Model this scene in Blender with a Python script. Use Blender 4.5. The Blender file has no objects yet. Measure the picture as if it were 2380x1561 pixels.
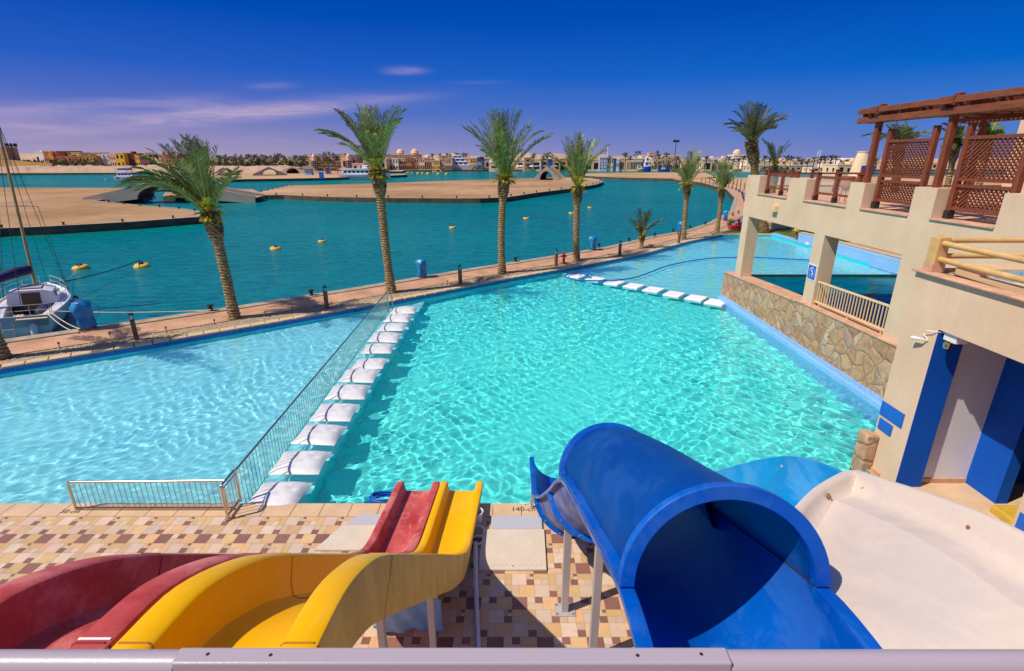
import bpy, bmesh, math, random
import numpy as np
from mathutils import Vector, Matrix
from mathutils.geometry import tessellate_polygon
random.seed(7)
SC = bpy.context.scene
COL = SC.collection
R = math.radians

# ---------------------------------------------------------------- camera, sky, sun, exposure
CAM_H = 7.0
PITCH = 19.0
FOC = 1196.0            # focal length in units of a 2380 px wide picture
cam = bpy.data.objects.new('camera', bpy.data.cameras.new('camera'))
COL.objects.link(cam)
cam.data.sensor_width = 36
cam.data.lens = 36 * FOC / 2380
cam.data.clip_start = .05
cam.data.clip_end = 9000
cam.location = (0, 0, CAM_H)
cam.rotation_euler = (R(90 - PITCH), 0, 0)
SC.camera = cam

SUN_TRAVEL = Vector((.71, .31, -1.0))        # direction the sunlight travels
SUN_ELEV = math.atan(1 / math.hypot(.71, .31))
SUN_AZ = math.atan2(-.71, -.31)              # compass-like angle from +Y towards +X
sd = bpy.data.lights.new('sun', 'SUN')
sun = bpy.data.objects.new('sun', sd)
COL.objects.link(sun)
sd.energy = 4.6
sd.angle = R(.5)
sd.color = (1, .90, .75)
sd.cycles.is_caustics_light = True
sun.rotation_euler = SUN_TRAVEL.to_track_quat('-Z', 'Y').to_euler()
sun.location = (-60, -20, 90)
SC.view_settings.view_transform = 'Standard'
SC.view_settings.look = 'None'
SC.view_settings.gamma = 1
SC.view_settings.exposure = 0
SC.cycles.max_bounces = 10
SC.cycles.transparent_max_bounces = 12
SC.cycles.sample_clamp_indirect = 6
SC.cycles.sample_clamp_direct = 30

w = bpy.data.worlds.new('World')
SC.world = w
w.use_nodes = True
nt = w.node_tree


class NT:
    """small helper for building node trees"""
    def __init__(s, tree): s.t = tree
    def n(s, kind, **kw):
        nd = s.t.nodes.new('ShaderNode' + kind)
        for k, v in kw.items(): setattr(nd, k, v)
        return nd
    def put(s, sock, v):
        if isinstance(v, bpy.types.NodeSocket): s.t.links.new(v, sock)
        elif v is not None:
            if sock.type == 'RGBA' and len(v) == 3: v = (*v, 1)
            sock.default_value = v
    def math(s, op, a, b=None, c=None, clamp=False):
        nd = s.n('Math', operation=op, use_clamp=clamp)
        s.put(nd.inputs[0], a); s.put(nd.inputs[1], b)
        if c is not None: s.put(nd.inputs[2], c)
        return nd.outputs[0]
    def mix(s, f, a, b, mode='MIX'):
        nd = s.n('Mix', data_type='RGBA', blend_type=mode)
        s.put(nd.inputs[0], f); s.put(nd.inputs[6], a); s.put(nd.inputs[7], b)
        return nd.outputs[2]
    def ramp(s, f, stops, interp='LINEAR'):
        nd = s.n('ValToRGB'); cr = nd.color_ramp; cr.interpolation = interp
        while len(cr.elements) < len(stops): cr.elements.new(.5)
        for e, (p, c) in zip(cr.elements, stops):
            e.position = p
            e.color = (*c, 1) if hasattr(c, '__len__') else (c, c, c, 1)
        s.put(nd.inputs[0], f)
        return nd.outputs[0]
    def noise(s, vec, scale, detail=4, rough=.55, dist=0):
        nd = s.n('TexNoise'); s.put(nd.inputs['Vector'], vec)
        nd.inputs['Scale'].default_value = scale; nd.inputs['Detail'].default_value = detail
        nd.inputs['Roughness'].default_value = rough; nd.inputs['Distortion'].default_value = dist
        return nd.outputs[0]


k = NT(nt)
bg = nt.nodes['Background']
sky = k.n('TexSky', sky_type='NISHITA')
sky.sun_disc = False
sky.sun_elevation = SUN_ELEV
sky.sun_rotation = SUN_AZ
sky.altitude = 0
sky.dust_density = .6
tc = k.n('TexCoord')
sp = k.n('SeparateXYZ'); nt.links.new(tc.outputs['Generated'], sp.inputs[0])
el = sp.outputs[2]
az = k.math('ARCTAN2', sp.outputs[0], sp.outputs[1])
e01 = k.math('DIVIDE', el, .3, clamp=True)
left = k.ramp(e01, [(0, (4.0, 3.3, 5.0)), (.10, (2.6, 2.45, 4.9)), (.24, (1.0, 1.65, 5.3)), (.45, (.2, 1.1, 5.4)), (.72, (.0, .70, 4.6)), (1, (.0, .5, 4.0))])
right = k.ramp(e01, [(0, (1.6, 2.15, 5.4)), (.10, (.9, 2.0, 5.8)), (.2, (.56, 1.9, 6.0)), (.42, (.0, 1.33, 5.8)), (.72, (.0, .76, 4.7)), (1, (0, .55, 4.2))])
side = k.math('MULTIPLY_ADD', az, .75, .42, clamp=True)
deep = k.mix(side, left, right)
lowsky = k.ramp(k.math('DIVIDE', el, .8, clamp=True), [(0, 1), (.36, 1), (.9, .25)])
skyc = k.mix(lowsky, sky.outputs[0], deep)
# cirrus streaks, placed by direction (azimuth, sine of elevation)
cxy = k.n('CombineXYZ')
nt.links.new(k.math('MULTIPLY', az, 6.0), cxy.inputs[0])
nt.links.new(k.math('MULTIPLY', el, 60.0), cxy.inputs[1])
wisp = k.noise(cxy.outputs[0], 1.0, 6, .62, .7)
wisp = k.ramp(wisp, [(.28, 0), (.72, 1)])
cloud = None
for (u0, v0, u1, v1, wd, amp) in [(-.70, .040, -.26, .090, .0125, 1.1), (-.55, .062, -.30, .083, .009, .5), (-.74, .060, -.54, .083, .008, .6), (-.80, .045, -.70, .055, .022, .35), (-.56, .078, -.46, .086, .010, .25),
                                  (-.25, .094, -.14, .102, .005, .14), (-.215, .140, -.155, .1415, .0055, .62), (-.43, .108, -.37, .113, .005, .28), (-.9, .012, -.3, .035, .02, .25), (-.10, .125, -.02, .126, .003, .15)]:
    L = math.hypot(u1 - u0, v1 - v0); cu, cv = (u0 + u1) / 2, (v0 + v1) / 2; dx, dy = (u1 - u0) / L, (v1 - v0) / L
    du = k.math('SUBTRACT', az, cu); dv = k.math('SUBTRACT', el, cv)
    al = k.math('ADD', k.math('MULTIPLY', du, dx), k.math('MULTIPLY', dv, dy))
    pe = k.math('SUBTRACT', k.math('MULTIPLY', dv, dx), k.math('MULTIPLY', du, dy))
    a2 = k.math('POWER', k.math('ABSOLUTE', k.math('DIVIDE', al, L * .55)), 2.5)
    p2 = k.math('POWER', k.math('ABSOLUTE', k.math('DIVIDE', pe, wd)), 2.0)
    g = k.math('MULTIPLY', k.math('EXPONENT', k.math('MULTIPLY', k.math('ADD', a2, p2), -1.0)), amp)
    cloud = g if cloud is None else k.math('ADD', cloud, g)
cloud = k.math('MULTIPLY', cloud, k.math('MULTIPLY_ADD', wisp, .9, .12), clamp=True)
skyc = k.mix(cloud, skyc, (4.9, 3.9, 5.9))
nt.links.new(skyc, bg.inputs[0])
bg.inputs[1].default_value = .1

# ---------------------------------------------------------------- picture measurements -> points in the place
_c, _s = math.cos(R(PITCH)), math.sin(R(PITCH))
def ray(x, y):
    dx = (x - 1190) / FOC; dy = (780.5 - y) / FOC
    return dx, _c + dy * _s, -_s + dy * _c
def gz(x, y, z=0.0):
    a, b, d = ray(x, y); t = (z - CAM_H) / d
    return (a * t, b * t, z)
def gy(x, y, Y):
    a, b, d = ray(x, y); t = Y / b
    return (a * t, Y, CAM_H + d * t)

# ---------------------------------------------------------------- materials
def mat(name, col, rough=.6, var=.12, scale=3.0, bump=0, bscale=40, metal=0, spec=.5, col2=None, detail=5, stretch=None, coat=0, fine=0, streak=0, scuff=None):
    m = bpy.data.materials.new(name); m.use_nodes = True
    q = NT(m.node_tree); b = m.node_tree.nodes['Principled BSDF']
    t = q.n('TexCoord').outputs['Object']
    if stretch:
        mp = q.n('Mapping'); q.put(mp.inputs[0], t); mp.inputs['Scale'].default_value = stretch; t = mp.outputs[0]
    f = q.noise(t, scale, detail)
    f = q.ramp(f, [(.3, 0), (.7, 1)])
    a = tuple(c * (1 - var) for c in col); c2 = col2 or tuple(min(1, c * (1 + var)) for c in col)
    cc = q.mix(f, a, c2)
    if fine:
        g = q.ramp(q.noise(t, scale * 14, 3), [(.35, 1 - fine), (.65, 1)])
        cc = q.mix(1.0, cc, g, 'MULTIPLY')
    if streak:
        mp2 = q.n('Mapping'); q.put(mp2.inputs[0], q.n('TexCoord').outputs['Object']); mp2.inputs['Scale'].default_value = (2.2, 2.2, .35)
        g = q.ramp(q.noise(mp2.outputs[0], 1.0, 6), [(.42, 1 - streak), (.62, 1)]); cc = q.mix(1.0, cc, g, 'MULTIPLY')
    b.inputs['Roughness'].default_value = rough
    if scuff:
        mp2 = q.n('Mapping'); q.put(mp2.inputs[0], q.n('TexCoord').outputs['Object']); mp2.inputs['Scale'].default_value = scuff[1]
        f1 = q.noise(mp2.outputs[0], 1.0, 9, .72, .8); f2 = q.noise(q.n('TexCoord').outputs['Object'], 1.1, 3)
        f = q.ramp(q.math('MULTIPLY_ADD', f2, .8, f1), [(.88, 0), (1.12, 1)]); f = q.math('MULTIPLY', f, scuff[2])
        cc = q.mix(f, cc, scuff[0]); q.put(b.inputs['Roughness'], q.math('MULTIPLY_ADD', f, .35, rough))
    q.put(b.inputs['Base Color'], cc)
    b.inputs['Metallic'].default_value = metal
    b.inputs['Specular IOR Level'].default_value = spec
    b.inputs['Coat Weight'].default_value = coat
    if bump:
        bp = q.n('Bump'); bp.inputs['Strength'].default_value = bump; bp.inputs['Distance'].default_value = .02
        q.put(bp.inputs['Height'], q.noise(t, bscale, 4)); q.put(b.inputs['Normal'], bp.outputs[0])
    return m

def tint_mat(name, rough=.7, noise=.15, scale=8, bump=0, bscale=60):
    """base colour from the mesh's own 'tint' colour attribute, broken up with noise"""
    m = bpy.data.materials.new(name); m.use_nodes = True
    q = NT(m.node_tree); b = m.node_tree.nodes['Principled BSDF']
    at = q.n('Attribute'); at.attribute_name = 'tint'
    t = q.n('TexCoord').outputs['Object']
    g = q.ramp(q.noise(t, scale, 6), [(.3, 1 - noise), (.7, 1)])
    q.put(b.inputs['Base Color'], q.mix(1.0, at.outputs[0], g, 'MULTIPLY'))
    b.inputs['Roughness'].default_value = rough
    if bump:
        bp = q.n('Bump'); bp.inputs['Strength'].default_value = bump; bp.inputs['Distance'].default_value = .01
        q.put(bp.inputs['Height'], q.noise(t, bscale, 3)); q.put(b.inputs['Normal'], bp.outputs[0])
    return m

def sea_mat(name, near, far, rough=.12, bs=.35, scale=1.4, dist=.09, spec=.8):
    m = bpy.data.materials.new(name); m.use_nodes = True
    q = NT(m.node_tree); b = m.node_tree.nodes['Principled BSDF']
    t = q.n('TexCoord').outputs['Object']
    mp = q.n('Mapping'); q.put(mp.inputs[0], t); mp.inputs['Scale'].default_value = (.55, 1.3, 1); mp.inputs['Rotation'].default_value = (0, 0, R(-12))
    n1 = q.noise(mp.outputs[0], scale, 5, .6, .6); n2 = q.noise(mp.outputs[0], scale * .23, 3)
    n3 = q.noise(mp.outputs[0], .02, 3)
    hgt = q.math('ADD', q.math('MULTIPLY', n1, .7), n2)
    n4 = q.noise(mp.outputs[0], scale * 2.6, 4, .65, .8)
    f = q.ramp(q.math('ADD', q.math('ADD', q.math('MULTIPLY', n1, .45), q.math('MULTIPLY', n4, .3)), q.math('MULTIPLY', n3, .28)), [(.42, 0), (.62, 1)])  # fine noise paints ripple and glint tones into the water colour
    q.put(b.inputs['Base Color'], q.mix(f, near, far))
    b.inputs['Roughness'].default_value = rough
    b.inputs['IOR'].default_value = 1.33; b.inputs['Specular IOR Level'].default_value = spec
    bp = q.n('Bump'); bp.inputs['Strength'].default_value = bs; bp.inputs['Distance'].default_value = dist
    q.put(bp.inputs['Height'], hgt); q.put(b.inputs['Normal'], bp.outputs[0])
    b.inputs['Specular IOR Level'].default_value = 0; b.inputs['Roughness'].default_value = 1
    gl = q.n('BsdfGlossy'); gl.inputs['Roughness'].default_value = rough; q.put(gl.inputs['Normal'], bp.outputs[0])
    fr = q.n('Fresnel'); fr.inputs['IOR'].default_value = 1.33; q.put(fr.inputs['Normal'], bp.outputs[0])
    df = q.n('BsdfDiffuse'); q.put(df.inputs['Color'], b.inputs['Base Color'].links[0].from_socket); q.put(df.inputs['Normal'], bp.outputs[0])
    mx = q.n('MixShader'); q.put(mx.inputs[0], q.math('MINIMUM', q.math('MULTIPLY', fr.outputs[0], spec), .3)); m.node_tree.links.new(df.outputs[0], mx.inputs[1]); m.node_tree.links.new(gl.outputs[0], mx.inputs[2])
    m.node_tree.links.new(mx.outputs[0], m.node_tree.nodes['Material Output'].inputs[0]); m.node_tree.nodes.remove(b)
    return m

M = {}
M['sea'] = sea_mat('sea_water', (.0, .122, .142), (.0, .265, .245), spec=.30, bs=1.0, dist=.12)
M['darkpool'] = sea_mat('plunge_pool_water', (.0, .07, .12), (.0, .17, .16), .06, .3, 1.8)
M['sand'] = mat('sand', (.50, .31, .16), .95, .14, .03, .5, 2.2, spec=.1, col2=(.64, .42, .25), detail=9, fine=.16)
M['island'] = mat('island_sand', (.33, .185, .08), .95, .1, .03, .5, 2.5, spec=.1, col2=(.62, .40, .235), detail=7, fine=.2)
M['hill'] = mat('desert_hills', (.50, .33, .22), .95, .12, .012, .4, .3, spec=.1, col2=(.62, .44, .31), detail=8, fine=.12)
M['quay'] = mat('quay_concrete', (.46, .38, .29), .9, .2, 1.2, .3, 14, spec=.2, fine=.2, streak=.15)
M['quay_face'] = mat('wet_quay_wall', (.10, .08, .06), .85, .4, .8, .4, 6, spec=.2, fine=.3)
M['brick'] = mat('promenade_brick', (.58, .31, .18), .9, .16, .9, .3, 30, spec=.2, col2=(.70, .42, .27), fine=.22)
M['coping'] = mat('coping_stone', (.66, .46, .29), .85, .1, 2.0, .15, 60, spec=.3, fine=.08)
M['gravel'] = mat('strip_soil', (.42, .30, .18), .95, .25, 3, .6, 30, spec=.1)
M['pebble'] = tint_mat('white_pebbles', .85, .2, 20)
M['tile'] = tint_mat('deck_tiles', .55, .13, 7, .08, 90)
M['grout'] = mat('tile_grout', (.50, .36, .23), .9, .1)
M['grass'] = mat('lawn', (.07, .13, .02), .95, .3, 1.5, .6, 30, spec=.1, col2=(.16, .20, .04))
M['render'] = mat('beige_render', (.71, .51, .345), .9, .05, .7, .25, 35, spec=.2, col2=(.77, .57, .40), fine=.035, streak=.03)
M['sill'] = mat('terracotta_sill', (.62, .36, .24), .85, .2, 3, .3, 25, spec=.2)
M['bluepaint'] = mat('blue_wall_paint', (.0, .085, .50), .75, .12, 1.2, .2, 30, spec=.25)
M['whitepaint'] = mat('white_wall_paint', (.72, .70, .74), .85, .05, 1.2, .2, 30, spec=.2)
M['timber'] = mat('stained_timber', (.235, .060, .027), .6, .3, 5, .2, 30, spec=.35, stretch=(4, 4, .6), fine=.2)
M['beam'] = mat('pergola_timber', (.25, .072, .036), .65, .3, 4, .2, 30, spec=.3, stretch=(3, .5, 3), fine=.25)
M['black'] = mat('black_shoe', (.02, .02, .025), .6)
M['log'] = mat('beige_log', (.66, .42, .17), .7, .18, 3, .2, 20, spec=.3, fine=.1)
M['cream_metal'] = mat('cream_metal', (.78, .55, .31), .5, .04)
M['steel'] = mat('stainless_steel', (.62, .50, .36), .25, .08, 3, metal=1)
M['galv'] = mat('grey_steel', (.50, .46, .44), .5, .06, 3, metal=.2)
M['whiterail'] = mat('white_lacquer', (.43, .365, .425), .35, .02, 3, .06, 160)
M['hole'] = mat('screw_hole', (.03, .01, .005), .8)
M['red'] = mat('red_gelcoat', (.50, .045, .045), .45, .2, 2.2, .03, 20, spec=.25, col2=(.66, .135, .125), fine=.13, scuff=((.66, .25, .24), (3, 2, 3), .55))
M['yellow'] = mat('yellow_gelcoat', (.86, .44, .0), .34, .05, 1.6, .02, 20, spec=.16, fine=.04, scuff=((.86, .50, .06), (5, 1.2, 5), .25))
M['yellow_out'] = mat('weathered_bounce_lit_yellow', (.84, .54, .10), .6, .15, 2.0, .05, 30, stretch=(2, 2, .5), fine=.14)  # base colour lifted to carry light bounced up from the deck
M['blue'] = mat('blue_gelcoat', (.0, .085, .50), .42, .16, 1.4, .03, 20, spec=.18, col2=(.0, .115, .58), fine=.06, scuff=((.10, .26, .62), (4, 1.4, 4), .16))
m = mat('blue_cover_gelcoat', (.0, .085, .50), .42, .16, 1.4, .03, 20, spec=.18, col2=(.0, .115, .58), fine=.06, scuff=((.10, .26, .62), (4, 1.4, 4), .16))
q = NT(m.node_tree); tr_ = q.n('BsdfTranslucent'); tr_.inputs[0].default_value = (.02, .55, .70, 1); mx_ = q.n('MixShader'); mx_.inputs[0].default_value = .45
m.node_tree.links.new(m.node_tree.nodes['Principled BSDF'].outputs[0], mx_.inputs[1]); m.node_tree.links.new(tr_.outputs[0], mx_.inputs[2])
m.node_tree.links.new(mx_.outputs[0], m.node_tree.nodes['Material Output'].inputs[0]); M['bluecover'] = m
M['bluefade'] = mat('faded_blue_gelcoat', (.0, .10, .55), .55, .35, 3.0, .05, 20, col2=(.30, .32, .52), stretch=(3, .6, 1))
M['lightblue'] = mat('pale_blue_gelcoat', (.0, .27, .66), .36, .12, 1.4, .03, 20, coat=.1, fine=.05, scuff=((.25, .50, .75), (4, 1, 4), .2))
M['white'] = mat('white_gelcoat', (.70, .58, .47), .42, .03, .9, .02, 20, spec=.4, col2=(.68, .58, .53), fine=.04, scuff=((.50, .45, .46), (1.6, .7, 1.6), .4))
M['rust'] = mat('rusty_bolt', (.30, .13, .05), .7, .3, 30)
M['flange'] = mat('dark_seam', (.02, .02, .03), .8)
M['yseam'] = mat('yellow_seam', (.48, .20, .0), .6)
M['rseam'] = mat('red_seam', (.22, .02, .03), .6)
M['tarp'] = mat('blue_tarpaulin', (.0, .19, .50), .4, .25, 3, .5, 9, spec=.5, col2=(.02, .30, .66))
M['cloth'] = mat('pale_blue_sheet', (.25, .42, .62), .7, .1, 4, .2, 12)
M['bollard'] = mat('brown_bollard', (.25, .085, .045), .6, .12)
M['lantern'] = mat('black_lantern', (.012, .016, .018), .45)
M['glass'] = mat('lantern_glass', (.6, .6, .62), .15)
M['hydrant'] = mat('red_paint', (.50, .012, .02), .45)
M['trunk'] = mat('palm_trunk', (.34, .20, .085), .95, .4, 9, .9, 22, spec=.1, col2=(.62, .42, .20), fine=.42)
M['boot'] = tint_mat('palm_boots', .9, .3, 20)
M['frond'] = tint_mat('palm_fronds', .5, .2, 3)
M['pebblewall'] = mat('x', (.5, .5, .5))
M['float'] = mat('white_float', (.66, .66, .68), .38, .1, 5, .3, 9, col2=(.84, .84, .87), fine=.05)
M['stepslab'] = mat('white_slab', (.82, .82, .84), .6, .03)
M['poolbed'] = mat('pale_green_bed', (.50, .62, .42), .5, .1)
M['stepyellow'] = mat('yellow_step_paint', (.62, .40, .04), .7, .2, 4, fine=.1)
M['hose'] = mat('blue_hose', (.0, .12, .52), .4, .06)
M['pvc'] = mat('white_pvc', (.66, .62, .66), .4, .04)
M['hatch'] = mat('cream_hatch', (.68, .58, .47), .8, .06, 2.5, .1, 60, fine=.1)
M['buoy'] = mat('yellow_buoy', (.70, .42, .04), .6, .2, 6)
M['hull'] = mat('white_hull', (.74, .72, .74), .3, .04, 2)
M['hulltint'] = mat('shade_tinted_hull', (.60, .68, .70), .35, .08, 2)  # white hull; bluish cast of its shaded side mixed into the colour
M['deckblue'] = mat('pale_blue_deck', (.30, .45, .72), .5, .12, 2)
M['navy'] = mat('navy_canvas', (.012, .016, .075), .75, .3, 6, .5, 14)
M['wood'] = mat('boat_wood', (.11, .05, .03), .6, .2, 6)
M['mast'] = mat('varnished_mast', (.42, .26, .08), .5, .15, 3)
M['rope'] = mat('mooring_rope', (.62, .52, .36), .9)
M['darkrope'] = mat('dark_rope', (.03, .03, .03), .9)
M['yacht'] = mat('yacht_white', (.82, .80, .82), .3, .02)
M['yglass'] = mat('dark_boat_glass', (.02, .03, .06), .1)
M['bluecanopy'] = mat('blue_canopy', (.03, .10, .50), .6)
M['concrete'] = mat('bridge_concrete', (.42, .36, .29), .9, .12, .5, .3, 5, fine=.15)
M['winglass'] = mat('window_dark', (.030, .020, .02), .6, .3, spec=.08)
M['glassblue'] = mat('blue_glazing', (.0, .09, .30), .15, .2, .3)
M['skin'] = mat('skin', (.20, .09, .05), .6)
M['shirt'] = mat('yellow_shirt', (.80, .55, .02), .8)
M['shorts'] = mat('red_shorts', (.60, .02, .03), .8)
M['hair'] = mat('black_hair', (.01, .01, .01), .8)
M['sign'] = mat('blue_sign', (.01, .12, .55), .5, .05)
M['signwhite'] = mat('sign_white', (.85, .85, .88), .5)
M['paintmark'] = mat('black_stencil', (.05, .04, .035), .8, .3, 40)
M['pot'] = mat('clay_pot', (.48, .20, .09), .8)
M['cctv'] = mat('camera_white', (.80, .78, .78), .4)
M['greenfar'] = mat('far_foliage', (.055, .065, .025), .9, .4, .4, spec=.1, col2=(.13, .12, .05))

def pool_mat(name, col, col2, sc=1.0):
    m = bpy.data.materials.new(name); m.use_nodes = True
    q = NT(m.node_tree); b = m.node_tree.nodes['Principled BSDF']
    t = q.n('TexCoord').outputs['Object']
    f = q.ramp(q.noise(t, .35 * sc, 4), [(.35, 0), (.65, 1)])
    v = q.n('TexVoronoi'); v.distance = 'CHEBYCHEV'; q.put(v.inputs['Vector'], t); v.inputs['Scale'].default_value = 28; v.inputs['Randomness'].default_value = .0
    hs = q.n('HueSaturation'); q.put(hs.inputs['Color'], q.mix(f, col, col2))
    sv = q.n('SeparateXYZ'); q.put(sv.inputs[0], v.outputs['Color'])
    q.put(hs.inputs['Value'], q.math('MULTIPLY_ADD', sv.outputs[0], .16, .92))
    q.put(b.inputs['Base Color'], hs.outputs[0]); b.inputs['Roughness'].default_value = .6
    return m
M['floor_left'] = pool_mat('pale_blue_mosaic', (.27, .70, .80), (.34, .76, .84))
M['floor_main'] = pool_mat('turquoise_mosaic', (.10, .80, .77), (.13, .84, .79))
M['floor_far'] = pool_mat('far_mosaic', (.26, .74, .80), (.34, .78, .80))
M['poolwall'] = pool_mat('pool_wall_mosaic', (.0, .66, .74), (.02, .70, .76))
M['palewall'] = pool_mat('pale_wall_mosaic', (.22, .46, .82), (.26, .52, .86))

def band_mat(name, c1, c2, g, sc=14):
    m = bpy.data.materials.new(name); m.use_nodes = True
    q = NT(m.node_tree); b = m.node_tree.nodes['Principled BSDF']
    t = q.n('TexCoord').outputs['Object']
    v = q.n('TexVoronoi'); v.distance = 'CHEBYCHEV'; q.put(v.inputs['Vector'], t); v.inputs['Scale'].default_value = sc; v.inputs['Randomness'].default_value = .12
    sv = q.n('SeparateXYZ'); q.put(sv.inputs[0], v.outputs['Color'])
    gr = q.ramp(v.outputs['Distance'], [(.40, 0), (.5, 1)])
    q.put(b.inputs['Base Color'], q.mix(gr, q.mix(sv.outputs[0], c1, c2), g)); b.inputs['Roughness'].default_value = .3
    return m
M['tileband'] = band_mat('blue_mosaic_band', (.0, .07, .34), (.01, .14, .50), (.02, .20, .46))
M['skyband'] = band_mat('sky_blue_mosaic_band', (.10, .32, .68), (.30, .52, .82), (.40, .55, .75))

def stone_mat():
    m = bpy.data.materials.new('rubble_stone'); m.use_nodes = True
    q = NT(m.node_tree); b = m.node_tree.nodes['Principled BSDF']
    t = q.n('TexCoord').outputs['Object']
    nz = q.n('TexNoise'); q.put(nz.inputs['Vector'], t); nz.inputs['Scale'].default_value = 1.6; nz.inputs['Detail'].default_value = 2
    wv = q.n('Mix', data_type='VECTOR'); wv.inputs[0].default_value = .35; q.put(wv.inputs[4], t); q.put(wv.inputs[5], nz.outputs['Color'])
    v = q.n('TexVoronoi'); q.put(v.inputs['Vector'], wv.outputs[1]); v.inputs['Scale'].default_value = 3.1
    e = q.n('TexVoronoi', feature='DISTANCE_TO_EDGE'); q.put(e.inputs['Vector'], wv.outputs[1]); e.inputs['Scale'].default_value = 3.1
    sv = q.n('SeparateXYZ'); q.put(sv.inputs[0], v.outputs['Color'])
    c = q.ramp(sv.outputs[0], [(0, (.42, .23, .13)), (.15, (.52, .31, .17)), (.30, (.44, .29, .21)), (.42, (.60, .40, .24)), (.56, (.52, .32, .18)), (.70, (.52, .32, .16)), (.8, (.46, .33, .27)), (.9, (.66, .48, .33))], 'CONSTANT')
    n2 = q.ramp(q.noise(t, 4, 8, .7), [(.3, .62), (.7, 1.15)])
    c = q.mix(.35, c, q.mix(q.ramp(q.noise(t, 2.2, 7, .65), [(.35, 0), (.65, 1)]), (.46, .25, .13), (.62, .40, .24)))
    c = q.mix(1.0, c, n2, 'MULTIPLY')
    mo = q.ramp(e.outputs[0], [(.006, 0), (.03, 1)])
    q.put(b.inputs['Base Color'], q.mix(mo, (.26, .17, .11), c)); b.inputs['Roughness'].default_value = .9
    bp = q.n('Bump'); bp.inputs['Strength'].default_value = .55; bp.inputs['Distance'].default_value = .04
    h = q.math('ADD', q.ramp(e.outputs[0], [(0, 0), (.14, 1)]), q.math('MULTIPLY', q.noise(t, 9, 5), .5))
    q.put(bp.inputs['Height'], h); q.put(b.inputs['Normal'], bp.outputs[0])
    return m
M['stone'] = stone_mat()

def water_mat():
    m = bpy.data.materials.new('pool_water'); m.use_nodes = True
    b = m.node_tree.nodes['Principled BSDF']
    b.inputs['Base Color'].default_value = (.86, .98, 1, 1); b.inputs['Transmission Weight'].default_value = 1
    b.inputs['IOR'].default_value = 1.33; b.inputs['Roughness'].default_value = .0
    return m
M['water'] = water_mat()

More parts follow.
